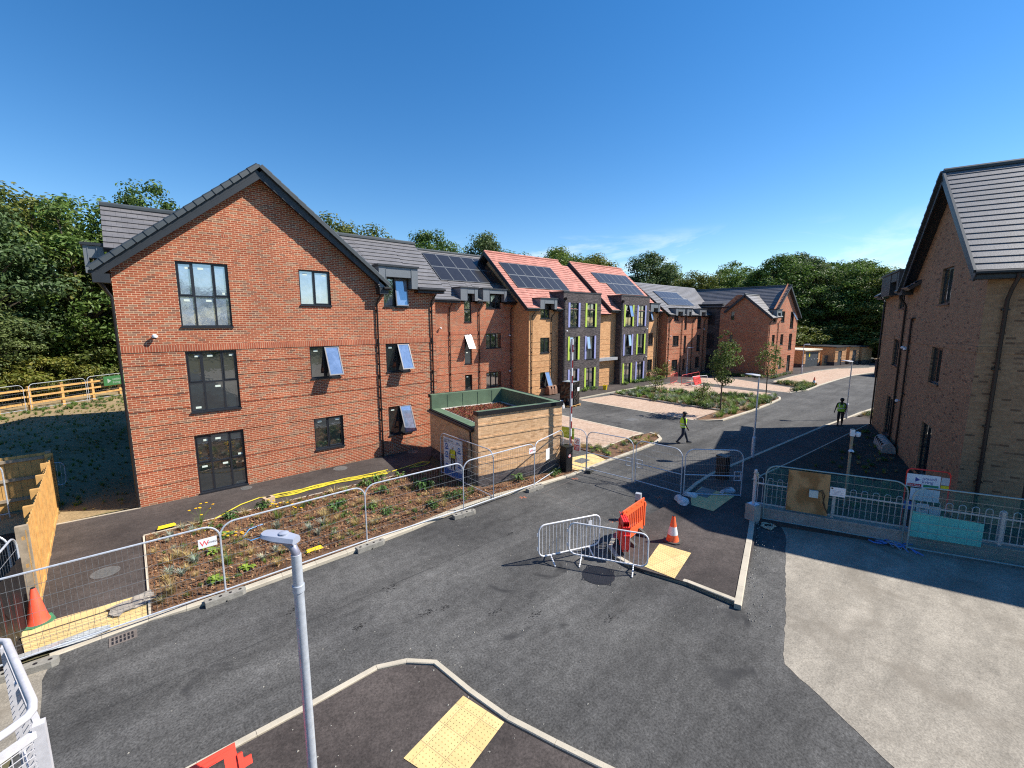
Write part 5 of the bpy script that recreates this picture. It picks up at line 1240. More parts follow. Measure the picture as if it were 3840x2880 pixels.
tag(b.build('webbing', [mat('blue_webbing', (.08,.20,.50), .8, var=.3), mat('grey_webbing', (.25,.27,.30), .8)], None, (16.1,2.02,.01), -1.2), 'heap of blue and grey straps on the old concrete below the netting', 'strap')
M_NET = net_mat('teal_debris_netting', (.02,.20,.20), .22)
for i, (p0, p1, lb) in enumerate((((15.04,4.82), (16.36,1.56), 'wire panel with teal debris netting holding the plywood board'), ((16.14,1.42), (17.55,-1.75), 'wire panel with teal debris netting holding the turquoise sheet'))):
    Pn = wire_panel('wire_fence', lb, p0, p1, 1.92, .10, group='netted panels', step=.2, hs=6, mats=(mat('teal_grey_tube', (.25,.36,.37), .5, metal=.3), None))
    d = (Vector(p1)-Vector(p0)).length; b = MB(); nx, nz = 18, 6; V = []
    for kz in range(nz+1):
        for kx in range(nx+1): V.append((.02+(d-.04)*kx/nx, .028+.012*math.sin(kx*1.3+kz)+.01*math.sin(kz*2), .12+1.76*kz/nz-(.03*math.sin(kx*.8)**2 if kz == nz else 0)))
    b.mesh(V, [(kz*(nx+1)+kx, kz*(nx+1)+kx+1, (kz+1)*(nx+1)+kx+1, (kz+1)*(nx+1)+kx) for kz in range(nz) for kx in range(nx)]); b.build('netting', M_NET, Pn, smooth=True)
    if i == 0:
        q = Pn
La, aa = dirn((15.04,4.82), (16.36,1.56))
P = thing('plywood_board', 'weathered plywood board tied to the netted fence', 'plywood board', (15.04,4.82,0), aa)
b = MB(); b.box(.60,-.05,.55,1.68,-.035,1.87); m, nt, bs = nodes('plywood'); 
wv = N(nt, 'TexWave', wave_type='BANDS', bands_direction='X', i_Scale=1.2, i_Distortion=7.0, i_Detail=3.0); nt.links.new(obj_coord(nt, 1.0), wv.inputs['Vector']); rp = ramp(nt, [(.2,(.23,.125,.045)), (.8,(.38,.23,.10))]); nt.links.new(wv.outputs['Fac'], rp.inputs[0]); nt.links.new(rp.outputs[0], bs.inputs['Base Color']); bs.inputs['Roughness'].default_value = .8
b.build('board', m, P)
P = thing('socket_box', 'pale grey electrical box with black cable on the plywood board', 'socket box', (15.04,4.82,0), aa)
b = MB(); b.box(1.17,-.13,1.10,1.40,-.052,1.32); b.build('box', mat('pale_teal_plastic', (.42,.52,.52), .5), P); b = MB(); b.tube([(1.38,-.1,1.3),(1.5,-.09,1.36),(1.58,-.08,1.2),(1.55,-.08,.95),(1.66,-.07,.7)], .014, 5); b.tube([(1.38,-.1,1.28),(1.5,-.07,1.3),(1.54,-.08,1.1),(1.62,-.07,.8),(1.7,-.07,.62)], .012, 5); b.build('cable', M_BLK, P)
P = thing('notice_sheet', 'white printed notice on the netted fence right of the plywood', 'notice', (15.04,4.82,0), aa)
b = MB(); b.box(1.70,-.05,1.22,2.08,-.042,1.50,0); b.box(1.72,-.0525,1.44,1.77,-.0505,1.485,1)
for k in range(4): b.box(1.76,-.0525,1.27+k*.038,2.03-.03*(k%2),-.0505,1.280+k*.038,2)
b.build('sheet', [M_WHITE, M_BLK, mat('grey_print', (.35,.35,.42), .6)], P)
Lb, ab = dirn((16.14,1.42), (17.55,-1.75))
P = thing('turquoise_sheet', 'turquoise ribbed plastic sheet behind the railing, lower right', 'plastic sheet', (16.14,1.42,0), ab)
b = MB()
for k in range(30): x = .05+k*.05; b.poly([(x,.06,.42),(x+.025,.075,.42),(x+.025,.075,1.17-.01*k*.3),(x,.06,1.17-.01*k*.3)]); b.poly([(x+.025,.075,.42),(x+.05,.06,.42),(x+.05,.06,1.17-.01*k*.3),(x+.025,.075,1.17-.01*k*.3)])
b.build('sheet', mat('turquoise_plastic', (.14,.62,.60), .5, var=.08), P)
# camera mast
P = thing('camera_mast', 'galvanised mast with two white security cameras behind the netting', 'camera mast', (17.25,3.18,.0), a1)
P.location = (18.3, 3.33, .1)
b = MB(); b.tube([(0,0,0),(0,0,2.75)], .045, 10); b.build('mast', mat('tan_mast', (.36,.27,.17), .6), P, smooth=True)
b = MB(); b.box(-.06,-.06,2.5,.06,.06,2.72); b.lathe([(.0,-.09),(.06,-.07),(.085,0),(.07,.08),(.0,.1)], 12, (.16,.02,2.56)); b.beam((0,0,2.58),(.12,.02,2.58),.05,.05); b.build('camera', M_WHITE, P, smooth=True)
b = MB(); b.lathe([(.0,-.06),(.06,-.05),(.085,0),(.06,.05),(.0,.06)], 12, (0,-.09,1.98)); b.lathe([(.0,-.052),(.04,-.045),(.055,-.01),(.04,.02),(0,.03)], 12, (0,-.13,1.97), 1); b.beam((0,0,1.98),(0,-.06,1.98),.05,.05); b.build('camera', [M_WHITE, M_BLK], P, smooth=True)
# red framed noticeboard
P = thing('notice_board', 'red framed site notice board with white signs behind the netting', 'notice board', (17.35,1.25,.1), ab)
P.location = (17.5, 1.75, .1)
b = MB(); b.tube(round_frame(1.0, 1.95, 0, .12), .02, 6); b.build('frame', M_REDP, P)
b = MB(); b.box(-.0,-.03,1.40,.78,-.02,1.80,0); b.box(.03,-.0325,1.42,.36,-.0305,1.50,2); b.box(.40,-.0325,1.42,.75,-.0305,1.50,3); b.poly([(.2,-.0325,1.56),(.32,-.0325,1.63),(.2,-.0325,1.71)], 1); b.text('united', .13, (.36,-.0325,1.645), (1,0,0),(0,0,1),1); b.text('living', .13, (.36,-.0325,1.54), (1,0,0),(0,0,1),1); b.text('Fire Point', .07, (.05,-.0335,1.435), (1,0,0),(0,0,1),0)
b.build('sign', [M_WHITE, mat('navy', (.03,.06,.28), .5), mat('crimson', (.45,.01,.03), .5), mat('signal_green', (.0,.22,.10), .5)], P)
b = MB(); b.box(.12,-.03,.98,.80,-.02,1.36,0)
for k in range(5): b.beam((.18+k*.12,-.032,1.03),(.25+k*.1,-.032,1.32-.03*k),.008,.002,1,(0,1,0))
b.build('site_plan', [M_WHITE, mat('plan_grey', (.40,.42,.48), .6)], P)
b = MB(); b.box(.0,-.03,.66,.28,-.02,.92,0); b.box(.31,-.03,.60,.60,-.02,.90,1); b.lathe([(.07,0),(.07,.004)], 12, (.45,-.034,.75), 2); b.box(.62,-.03,.58,.88,-.02,.85,1); b.box(.80,-.03,1.55,.98,-.02,1.78,3); b.box(.80,-.03,1.42,.98,-.02,1.53,4); b.build('sign', [bpy.data.materials['poster_blue'], M_WHITE, M_BLK, bpy.data.materials['poster_grey'], M_YEL], P)

# bundles of banded slabs at the walls
def bundle(label, p, rz, n, m, w=.42, group='banded slabs'):
    P = thing('slab_bundle', label, 'slab bundle', (p[0],p[1],.05), rz, group)
    for i in range(n):
        b = MB(); x = i*.36; K = 7; V = []
        for xx in (x, x+.30):
            for k in range(K): a = PI*k/(K-1); V.append((xx, -.28*math.cos(a)*1.0, .05+w*math.sin(a)**.7))
        b.mesh(V, [(k,k+1,K+k+1,K+k) for k in range(K-1)] + [tuple(range(K))[::-1], tuple(range(K,2*K))]); b.build('slab', m, P)
    b = MB()
    for i in range(n-1): b.box(i*.36+.30,-.25,.05,i*.36+.36,.25,w-.02)
    b.build('strap', M_BLK, P); return P
u_ = Vector((-.9535,-.3011)); A_ = Vector((34.43,5.38)); nrm = Vector((-.3011,.9535))
pt = A_+u_*5.3+nrm*.36
bundle('row of grey slabs strapped in black against the buff brick wall', pt, AD, 6, M_CONC, .5)
bundle('row of brown slabs against the ochre wall behind the bin store', (27.2,26.6), 0, 3, mat('brown_block', (.22,.12,.08), .9, var=.2), .75)
bundle('row of brown slabs at the far ochre wall right of the farther bay', (43.2,26.5), 0, 4, bpy.data.materials['brown_block'], .75)
# wrapped pallet
P = thing('wrapped_pallet', 'tall pallet load wrapped in shiny black film beside the charcoal bay', 'pallet load', (25.1,22.15,0), .15)
rn = random.Random(4); b = MB(); K = 24; H = 10; V = []
for i in range(H+1):
    for k in range(K):
        t = 2*PI*k/K; sq = 1/max(abs(math.cos(t)), abs(math.sin(t))); q = min(sq, 1.25)*.62*(1+.035*rn.uniform(-1,1))
        V.append((q*math.cos(t), q*math.sin(t), .16+1.75*i/H))
b.mesh(V, [(i*K+k, i*K+(k+1)%K, (i+1)*K+(k+1)%K, (i+1)*K+k) for i in range(H) for k in range(K)] + [tuple(range(H*K, H*K+K))])
b.build('film_wrap', mat('black_stretch_film', (.008,.008,.01), .12, var=.3), P)
b = MB(); 
for yv in (-.6,-.3,0,.3,.6): b.box(-.65,yv-.05,.11,.65,yv+.05,.15)
for x in (-.6,0,.6): b.box(x-.06,-.6,0,x+.06,.6,.11)
b.build('pallet', M_TIMB, P); b = MB(); b.box(-.45,-.45,1.911,.4,.4,1.93); b.build('top_sheet', mat('grey_film', (.35,.40,.45), .2, var=.3), P); b = MB(); b.box(.05,-.665,1.2,.35,-.655,1.5); b.build('label_sheet', M_WHITE, P)
heap('sack', 'crumpled white sack beside the wrapped pallet', 'sack', (24.0,22.0,.0), .3, .25, .55, M_SACK, 6)
# red and white barriers stacked beyond the planter
for i, (p0, p1, m, lb) in enumerate((((41.0,20.4),(43.2,19.9),M_WPNT,'white crowd barrier at the front of the far red barrier stack'), ((41.0,22.6),(43.2,23.1),mat('red_painted_steel', (.55,.05,.05), .4),'red crowd barrier at the left of the far barrier stack'), ((41.3,21.6),(45.6,21.9),bpy.data.materials['red_painted_steel'],'long red barrier at the back of the far barrier stack'))):
    crowd_barrier(lb, p0, p1, m, group='far barrier stack', bars=12)
plastic_barrier('solid red plastic barrier lying in the far barrier stack', (42.2,20.6), .15, M_REDP, L=2.0, H=.95, feet=False, lean=-.3)
P = thing('yellow_tub', 'yellow tub by the entrance path of the charcoal bays', 'tub', (33.6,25.2,0)); b = MB(); b.lathe([(.16,0),(.22,.42),(.24,.44),(.2,.44),(.17,.1)], 14); b.build('tub', M_YEL, P, smooth=True)
b = MB(); b.tube([(-.22,0,.42),(-.12,0,.56),(.12,0,.56),(.22,0,.42)], .012, 5); b.build('handle', M_BLK, P)
# yellow blocks, hose, block
def ramp_block(label, p, rz):
    b = MB(); b.mesh([(-.24,-.07,0),(.24,-.07,0),(.24,.07,0),(-.24,.07,0),(-.20,-.05,.06),(.20,-.05,.06),(.20,.05,.06),(-.20,.05,.06)], [(0,3,2,1),(4,5,6,7),(0,1,5,4),(1,2,6,5),(2,3,7,6),(3,0,4,7)])
    b.box(-.12,-.02,.06,.12,.02,.063, 0); return tag(b.build('cable_ramp', M_YEL, None, (p[0],p[1],.06), rz), label, 'cable ramp')
ramp_block('yellow plastic block lying at the top left corner of the bark bed', (.27,17.0), .03); ramp_block('yellow plastic block on the bark near the kerb, behind the street lamp head', (3.35,12.45), .1)
rn = random.Random(2); b = MB()
tail = [(1.15,15.9),(1.5,16.7),(2.37,17.45),(3.0,17.7),(3.64,17.4)]
for k in range(9):
    o = rn.uniform(-.22,.22); P_ = [(3.3+rn.uniform(0,.3),17.42+o), (4.4,17.38+o*.8), (5.3,17.48+o*.6), (6.2,17.40+o*.8), (7.4,17.24+o), (8.0+rn.uniform(-.4,.2),17.22+o*1.3)]
    pts = []
    for i in range(len(P_)-1):
        for j in range(5): t = j/5; pts.append((P_[i][0]*(1-t)+P_[i+1][0]*t, P_[i][1]*(1-t)+P_[i+1][1]*t+.03*math.sin(i*5+j+k*2), .03+.012*(k%4)+.008*rn.random()))
    b.tube(pts, .0115, 5)
sm = lambda Q, z: [((1-t)*Q[i][0]+t*Q[i+1][0], (1-t)*Q[i][1]+t*Q[i+1][1], z) for i in range(len(Q)-1) for t in (0,.33,.66)]+[(*Q[-1],z)]
b.tube(sm(tail,.05), .016, 5); b.tube(sm([(8,17.2),(8.9,17.35),(9.6,17.5),(9.9,17.2),(9.5,17.0),(8.8,17.1),(9.7,17.45)],.03), .016, 5)
tag(b.build('hose', mat('yellow_hose', (.70,.57,.05), .45, var=.06), None), 'long yellow hose bundled along the path edge above the bark bed', 'hose')
b = MB(); b.tube([(2.6,15.2,.06),(2.2,15.0,.10),(1.95,14.6,.06),(2.1,14.25,.06),(2.4,14.3,.05)], .016, 5);tag(b.build('water_pipe', mat('blue_pipe', (.08,.30,.62), .4), None), 'blue water pipe stub curling out of the bark bed', 'pipe')
b = MB(); b.box(-.17,-.12,0,.17,.12,.22); b.box(-.06,-.06,.22,.06,.06,.24,1); tag(b.build('block', [mat('pale_brick_block', (.45,.33,.22), .9), M_SOIL], None, (3.17,17.0,.03), .2), 'pale brick block holding the end of the yellow hose', 'block')
b = MB()
rn = random.Random(12); K = 9; V = []
for i in range(5):
    for k in range(K): V.append((-.42+.84*k/(K-1)+.05*rn.uniform(-1,1), -.24+.48*i/4+.06*rn.uniform(-1,1), .012+.035*rn.random()))
b.mesh(V, [(i*K+k,i*K+k+1,(i+1)*K+k+1,(i+1)*K+k) for i in range(4) for k in range(K-1)]); tag(b.build('plastic_sheet', mat('dusty_polythene', (.30,.27,.23), .45, var=.25, scale=6), None, (-.55,12.75,.02), .35), 'crumpled dusty plastic sheet on the yellow slabs by the bark bed', 'plastic sheet')
b = MB(); V = [(-2.3+.35*k+.05*rn.uniform(-1,1), 11.95+.14*(i-.5)+.04*rn.uniform(-1,1), .02+.05*rn.random()) for i in range(3) for k in range(5)]
b.mesh(V, [(i*5+k,i*5+k+1,(i+1)*5+k+1,(i+1)*5+k) for i in range(2) for k in range(4)]); tag(b.build('plastic_sheet', mat('clear_polythene', (.40,.42,.42), .3, var=.2, scale=6), None), 'strip of clear plastic trapped under the fence bottom rail', 'plastic sheet')

# white guard rail of the landing at the lower left
P = thing('guard_rail', 'chipped white tubular guard rail with mesh infill at the lower left corner', 'guard rail', (0,0,0))
C0 = Vector((-.72,4.05)); zt = 3.9
dA = Vector((-.30,1.15)).normalized(); dB = Vector((-.145,-.145)).normalized()
dB = Vector((-1,-.72)).normalized()
p = []
far = C0+dA*1.25; near = C0+dB*1.2
b = MB(); r = .14
pts = [(*(far+Vector((-.3,-.1))),zt), (*(far+Vector((-.07,-.0))),zt), (*(far-dA*.1),zt), (*(C0+dA*r),zt), (*(C0+dA*r*.35+dB*r*.12),zt), (*(C0+dA*r*.12+dB*r*.35),zt), (*(C0+dB*r),zt), (*near,zt)]
b.tube(pts, .026, 12); b.build('top_rail', mat('chipped_white_paint', (.50,.49,.51), .5, var=.12, scale=18), P, smooth=True)
M_GR = bpy.data.materials['chipped_white_paint']
b = MB(); zl = zt-.14
for a_, c_ in ((C0-dA*.02, far), (C0, near)): b.beam((*a_,zl),(*c_,zl),.035,.05); b.beam((*a_,zl-.95),(*c_,zl-.95),.04,.05)
split_build(b, 'lower_rail', M_GR, P)
for q_ in (C0, C0+dA*.62, far, C0+dB*.6): b = MB(); b.box(q_.x-.03,q_.y-.03,zl-2.6,q_.x+.03,q_.y+.03,zl+.06); b.build('post', M_GR, P)
b = MB()
for o_, d_ in ((C0, dA), (C0, dB)):
    for i in range(1, 24): q_ = o_+d_*(.05*i); b.tube([(q_.x,q_.y,zl-.95),(q_.x,q_.y,zl)], .0028, 4, caps=False)
    for k in range(1, 19): e_ = o_+d_*1.2; b.tube([(o_.x,o_.y,zl-.05*k),(e_.x,e_.y,zl-.05*k)], .0028, 4, caps=False)
b.build('wire_mesh', M_GR, P, uv=False)
# ------------------------------------------------------------------ trees and planting
GR_ = [(0,(.055,.094,.017)), (.3,(.092,.160,.029)), (.7,(.128,.210,.040)), (1,(.185,.250,.060))]
M_LEAF = leaf_mat('tree_leaf_mid_green', GR_, .34)
M_LEAF2 = leaf_mat('tree_leaf_yellow_green', [(0,(.065,.095,.016)), (.5,(.135,.17,.03)), (1,(.22,.22,.055))], .34)
M_LEAF3 = leaf_mat('tree_leaf_blue_green', [(0,(.055,.088,.028)), (.5,(.105,.16,.055)), (1,(.16,.215,.09))], .34)
M_LEAFY = leaf_mat('young_tree_leaf', [(0,(.075,.12,.026)), (.6,(.16,.21,.05)), (1,(.25,.29,.085))], .35)
M_BARK = mat('tree_bark', (.085,.065,.048), .9, var=.35, scale=5, bmp=.5)
def leafcard(b, p, d, s, rn, m=0):
    """one small folded leaf spray"""
    d = Vector(d).normalized(); a = d.orthogonal().normalized(); a = Matrix.Rotation(rn.uniform(0,2*PI), 3, d) @ a; c = d.cross(a)
    p = Vector(p); l = s*rn.uniform(.7,1.3); w = l*rn.uniform(.45,.7)
    i = len(b.v); n = d*l*.18
    b.v += [tuple(p-a*l*.5), tuple(p+c*w*.5+n), tuple(p+a*l*.5), tuple(p-c*w*.5+n)]
    b.f += [(i,i+1,i+2), (i,i+2,i+3)]; b.m += [m, m]
def tree_mesh(seed, h, rad, base, nclump, nleaf, leaf, cl=1.0, dens=.55, shape=1.0, inner=.35):
    """crown of leaf sprays gathered in clumps on limbs; returns (trunk MB, crown MB)"""
    rn = random.Random(seed); tr = MB(); cr = MB()
    cz = (h+base)/2; hz = (h-base)/2
    tp = [(0,0,-.2)]; x = y = 0
    for i in range(1, 6):
        x += rn.uniform(-.12,.12)*rad*.3; y += rn.uniform(-.12,.12)*rad*.3; tp.append((x, y, (base+hz*1.1)*i/5))
    rt = max(.03, h*.018); tr.tube(tp, [rt*(1.25-.18*i) for i in range(6)], 8)
    for k in range(nclump):
        while True:
            v = Vector((rn.uniform(-1,1), rn.uniform(-1,1), rn.uniform(-1,1)))
            if inner < v.length < 1: break
        f = (v.z+1)/2; wz = (1-.45*f**2*shape) if v.z > 0 else (.62+.38*f*2)
        c = Vector((v.x*rad*wz, v.y*rad*wz, cz+v.z*hz*.95)); cs = cl*rn.uniform(.6,1.3)
        if k % 3 == 0:
            s = tp[min(5, 2+int(3*f*.9))]; mid = (Vector(s)+c)/2+Vector((0,0,-.15*rad*.3)); tr.tube([s, mid, c], [rt*.45, rt*.28, rt*.1], 5, caps=False)
        n = int(nleaf*rn.uniform(.6,1.3)*cs/cl)
        for i in range(n):
            u = Vector((rn.gauss(0,1), rn.gauss(0,1), rn.gauss(0,1))).normalized()
            q = rn.random()**dens; p = c+Vector((u.x*cs, u.y*cs, u.z*cs*.62))*q
            dd = u*1.1+Vector((0,0,.5))+Vector((rn.uniform(-.5,.5), rn.uniform(-.5,.5), rn.uniform(-.4,.4)))
            leafcard(cr, p, dd, leaf, rn)
    return tr, cr
PROT = {}
def proto(key, *a, mat_=None, **k):
    t, c = tree_mesh(*a, **k); me = []
    for nm, mb, m in (('trunk', t, M_BARK), ('crown', c, mat_ or M_LEAF)):
        o = mb.build(nm, m, None, uv=False, smooth=(nm == 'trunk')); me.append(o.data); bpy.data.objects.remove(o)
    PROT[key] = me
proto('a', 11, 16, 5.6, 1.8, 150, 165, .30, cl=1.3, inner=.5)
proto('b', 12, 16, 5.2, .8, 140, 165, .30, cl=1.3, shape=.9, inner=.5)
proto('c', 13, 15, 5.8, 1.2, 150, 155, .32, cl=1.35, mat_=M_LEAF2, shape=.8, inner=.5)
proto('d', 14, 16, 5.4, 1.5, 150, 165, .30, cl=1.25, mat_=M_LEAF3, inner=.5)
proto('shrub', 15, 5.0, 3.0, .1, 60, 120, .26, cl=.8, mat_=M_LEAF2)
def tree(key, label, x, y, h, rot, w=1.0, group=None, z=0, name='tree'):
    H = {'a':16,'b':16,'c':15,'d':16,'shrub':5}[key]; P = thing(name, label, 'tree' if key != 'shrub' else 'shrub', (x,y,z), rot, group)
    s = h/H*(1.04 if key != 'shrub' else 1); P.scale = (s*w*1.1, s*w*1.1, s)
    for nm, me in zip(('trunk','crown'), PROT[key]): o = bpy.data.objects.new(nm, me); COL.objects.link(o); o.parent = P
    return P
G1 = 'trees behind the lawn'; G2 = 'trees behind the apartment blocks'; G3 = 'trees beyond the bend'
T = [
 ('a','tall dark green tree at the left edge of the photo',-16.5,51,16.2,0,1.05,G1), ('d','blue green tree between the left edge tree and the red gable',-10.0,53,17.2,1.1,1.0,G1),
 ('b','dark tree nearest the red gable on its left, above the rail fence',-3.2,57,17.8,2.2,1.05,G1), ('a','tree standing behind the left edge tree',-22,58,18,2.9,1.0,G1),
 ('c','tree with yellowish leaves behind the lawn fence',-7.0,60,17.5,.4,1.0,G1), ('b','tree peeking above the grey roof left of the red gable',3.2,58,20.0,5.0,.75,G1),
 ('d','low spreading tree in front of the tall trees, left of the fence banner',-9.5,50.5,10,4.1,1.2,G1), ('a','dark tree filling the gap behind the green banner',1.5,61,15,3.6,1.1,G1),
 ('c','yellow green tree above the grey roof right of the red gable',18.6,53,17.5,.2,.85,G2), ('c','second yellow green tree above the grey roof, shorter',23.5,54,17.2,1.9,.8,G2),
 ('a','round tree above the solar roof of the set-back red block',33.5,56,19.0,2.0,.8,G2), ('d','round tree just left of the first red roof ridge',44.8,58,20.0,3.1,.85,G2),
 ('a','broad tree above the gap between the two red roofs',65,60,20.6,.7,1.05,G2), ('c','tree right of the second red roof, behind its ridge',76,61,19.5,2.4,1.0,G2),
 ('d','pale blue green tree above the far grey solar roof',89,56,21.0,1.3,1.15,G2), ('a','tree left of the far wing ridge',99,58,20,4.4,1.0,G2),
 ('c','bushy tree behind the ridge of the far wing',88,44,15.6,5.2,1.1,G2), ('b','tree over the middle of the far wing roof',96,42,17.5,0.9,1.1,G2),
 ('a','tall tree just right of the far wing gable',91,29.5,18.2,2.7,1.1,G3), ('d','tall tree right of the gable, above the substation',95,25.5,17.2,1.7,1.05,G3),
 ('b','dark tree above the row of tan sheds',95,21.5,16.4,0.1,1.1,G3), ('a','tree above the far end of the shed row',97,17.5,15.6,3.9,1.1,G3),
 ('c','tree with yellowing leaves next to the buff block roof',94,13.5,13.8,5.5,1.1,G3), ('b','low tree half hidden by the buff brick block',92,9.5,11.5,2.1,1.2,G3),
 ('d','tree behind the first row, between wing gable and sheds',104,31,19.5,1.0,1.1,G3), ('a','tree behind the first row above the sheds',106,22,18.0,4.9,1.2,G3), ('b','tree behind the wing ridge, second row',108,44,20,3.3,1.2,G3), ('d','tree behind the second red roof, second row',84,68,21.0,.5,1.1,G2), ('b','tall tree behind the two red roofs, second row',58,66,20.0,2.2,1.0,G2)]
for t in T: tree(*t)
SH = [(-14,46.5,5.2,'yellow green shrub leaning over the wire fence at the left edge'),(-9.8,49.6,5.0,'yellow green shrub behind the sunlit fence post'),(-6.0,53,4.4,'shrub in the shade behind the rail fence'),(-3,55.5,5,'dark shrub below the trees near the green banner'),(1,58,6,'shrub behind the green banner'),(-19,47,7,'tall shrub at the left edge below the tall trees')]
for i, (x,y,h,lb) in enumerate(SH): tree('shrub', lb, x, y, h, i*1.1, 1.15, 'shrubs along the lawn fence', name='shrub')
SH2 = [(86.5,24,7,'dark shrub behind the substation'),(90,20.5,7,'dark shrub behind the tan sheds'),(92,16,6.5,'dark shrub at the end of the shed row'),(90,11.5,6,'dark shrub left of the buff block'),(80,27,7,'dark shrub beside the far wing gable')]
for i, (x,y,h,lb) in enumerate(SH2):
    P = tree('shrub', lb, x, y, h, i*1.7, 1.4, 'shrubs behind the sheds', name='shrub')
# far wood closing the horizon
rn = random.Random(77); b = MB()
for i in range(26000):
    a = rn.uniform(R(-8), R(118)); d = rn.uniform(112, 150) if a < R(60) else rn.uniform(80, 120); top = 15+3.5*math.sin(a*9)+2*math.sin(a*23+1); z = top*(1-rn.random()**1.6)
    if a < R(12): top *= .8; z *= .7
    leafcard(b, (d*math.cos(a), d*math.sin(a), z), (rn.uniform(-1,.3), rn.uniform(-1,.3), rn.uniform(.1,1)), 1.5, rn)
o = b.build('woodland', M_LEAF, None, uv=False); struct(o, 'belt of distant woodland closing the view behind the buildings', 'stuff', 'woodland')

b = MB()
for i in range(9000):                                        # trees round the rest of the site
    a = rn.uniform(R(118), R(352)); d = rn.uniform(60, 90); top = 13+3*math.sin(a*7)+2*math.sin(a*19); z = top*(1-rn.random()**1.5)
    leafcard(b, (d*math.cos(a), d*math.sin(a), z), (rn.uniform(-1,1), rn.uniform(-.3,1), rn.uniform(.1,1)), 2.0, rn)
o = b.build('woodland', M_LEAF, None, uv=False); struct(o, 'belt of trees on the near side of the site, seen only in the window reflections', 'stuff', 'woodland')

# two young street trees in the planter
def young(label, x, y, h, seed, rad, base, n, nl):
    t, c = tree_mesh(seed, h, rad, base, n, nl, .15, cl=.40, dens=.5, shape=1.2, inner=.15)
    P = thing('young_tree', label, 'tree', (x,y,.05), 0, 'young trees in the planter'); t2 = MB(); t2.tube([(0,0,0),(.03,.02,base),(0,.03,h*.9)], [.05,.04,.012], 8); t.v = []; t.f = []; t.m = []
    rn = random.Random(seed)
    for k in range(22): 
        z = base*.85+(h-base)*.85*k/22; a = rn.uniform(0,2*PI); l = rad*(1-.75*k/22)*.9
        t2.tube([(.02,.02,z),(l*.5*math.cos(a),l*.5*math.sin(a),z+l*.45),(l*math.cos(a),l*math.sin(a),z+l*.75)], [.016,.011,.005], 5, caps=False)
    t2.build('trunk', M_BARK, P, smooth=True); c.build('crown', M_LEAFY, P, uv=False); return P
young('young broad leaved tree nearest the road corner of the planter, the fuller one', 30.5, 13.0, 5.85, 21, 1.15, 2.0, 74, 34)
young('young thin tree at the right end of the planter, sparser crown', 40.4, 13.5, 4.7, 22, 1.2, 1.7, 60, 20)

# small bed plants: build one of each kind, copy
def blades(seed, n, h, spread, w, curve=.6, m=None):
    rn = random.Random(seed); b = MB()
    for i in range(n):
        a = rn.uniform(0,2*PI); r = rn.random()*spread*.25; l = h*rn.uniform(.6,1.15); lean = spread*rn.uniform(.2,1.0)
        p = Vector((r*math.cos(a), r*math.sin(a), 0)); s = Vector((-math.sin(a), math.cos(a), 0))*w; V = []
        for k in range(4):
            t = k/3; q = p+Vector((math.cos(a)*lean*t**1.7, math.sin(a)*lean*t**1.7, l*(t-curve*.35*t*t))); ww = (1-t*.85)
            V += [q-s*ww, q+s*ww]
        b.mesh(V, [(2*k,2*k+1,2*k+3,2*k+2) for k in range(3)])
    return b
def rosette(seed, n, rad, h, lw, m=None):
    rn = random.Random(seed); b = MB()
    for i in range(n):
        a = rn.uniform(0,2*PI); l = rad*rn.uniform(.5,1.1); up = h*rn.uniform(.5,1.2); s = Vector((-math.sin(a),math.cos(a),0)); d = Vector((math.cos(a),math.sin(a),0)); V = []
        for t, w, z in ((.12,.12,.35),(.5,.9,.95),(.8,.8,.95),(1.05,.08,.65)):
            q = d*l*t; V += [q-s*lw*w+Vector((0,0,up*z*.92)), q+Vector((0,0,up*z*.84)), q+s*lw*w+Vector((0,0,up*z*.92))]
        b.mesh(V, [(3*k+j,3*k+j+1,3*k+j+4,3*k+j+3) for k in range(3) for j in range(2)])
    return b
def bushy(seed, n, rad, h, leaf):
    rn = random.Random(seed); b = MB()
    for i in range(n):
        u = Vector((rn.gauss(0,1), rn.gauss(0,1), abs(rn.gauss(0,1)))).normalized(); q = rn.random()**.5
        leafcard(b, (u.x*rad*q, u.y*rad*q, .03+u.z*h*q), u+Vector((0,0,.5)), leaf, rn)
    return b
LM = leaf_mat('lime_leaf', [(0,(.12,.22,.03)),(1,(.27,.38,.06))], .3); DG = leaf_mat('dark_shrub_leaf', [(0,(.03,.075,.015)),(1,(.10,.19,.04))], .2); SV = leaf_mat('silver_leaf', [(0,(.22,.26,.20)),(1,(.42,.46,.38))], .15); TN = leaf_mat('straw_blade', [(0,(.24,.19,.08)),(1,(.48,.40,.20))], .25); GRN = leaf_mat('grass_blade', [(0,(.09,.16,.03)),(1,(.24,.33,.07))], .3); YF = mat('yellow_flower', (.80,.42,.01), .6, var=.1)
kinds = {'lime': (rosette(1,16,.25,.16,.06), LM, 'lime_plant'), 'silver': (blades(2,60,.26,.20,.011), SV, 'silver_plant'), 'tan': (blades(3,70,.30,.32,.007), TN, 'dry_grass_tuft'), 'green': (bushy(4,110,.25,.22,.085), DG, 'leafy_plant'), 'broad': (rosette(5,20,.28,.26,.045), DG, 'leafy_plant'), 'grass': (blades(6,80,.45,.35,.008), GRN, 'grass_tuft')}
KM = {}
for k, (mb, m, nm) in kinds.items():
    o = mb.build(nm, m, None, uv=False); KM[k] = (o.data, nm); bpy.data.objects.remove(o)
def plant(k, label, x, y, s=1, z=.035, rot=0, group=None):
    me, nm = KM[k]; o = bpy.data.objects.new(nm, me); COL.objects.link(o); o.location = (x,y,z); o.rotation_euler = (0,0,rot); o.scale = (s,)*3
    return tag(o, label, 'plant', group)
GB = 'plants in the bark bed'; rn = random.Random(31)
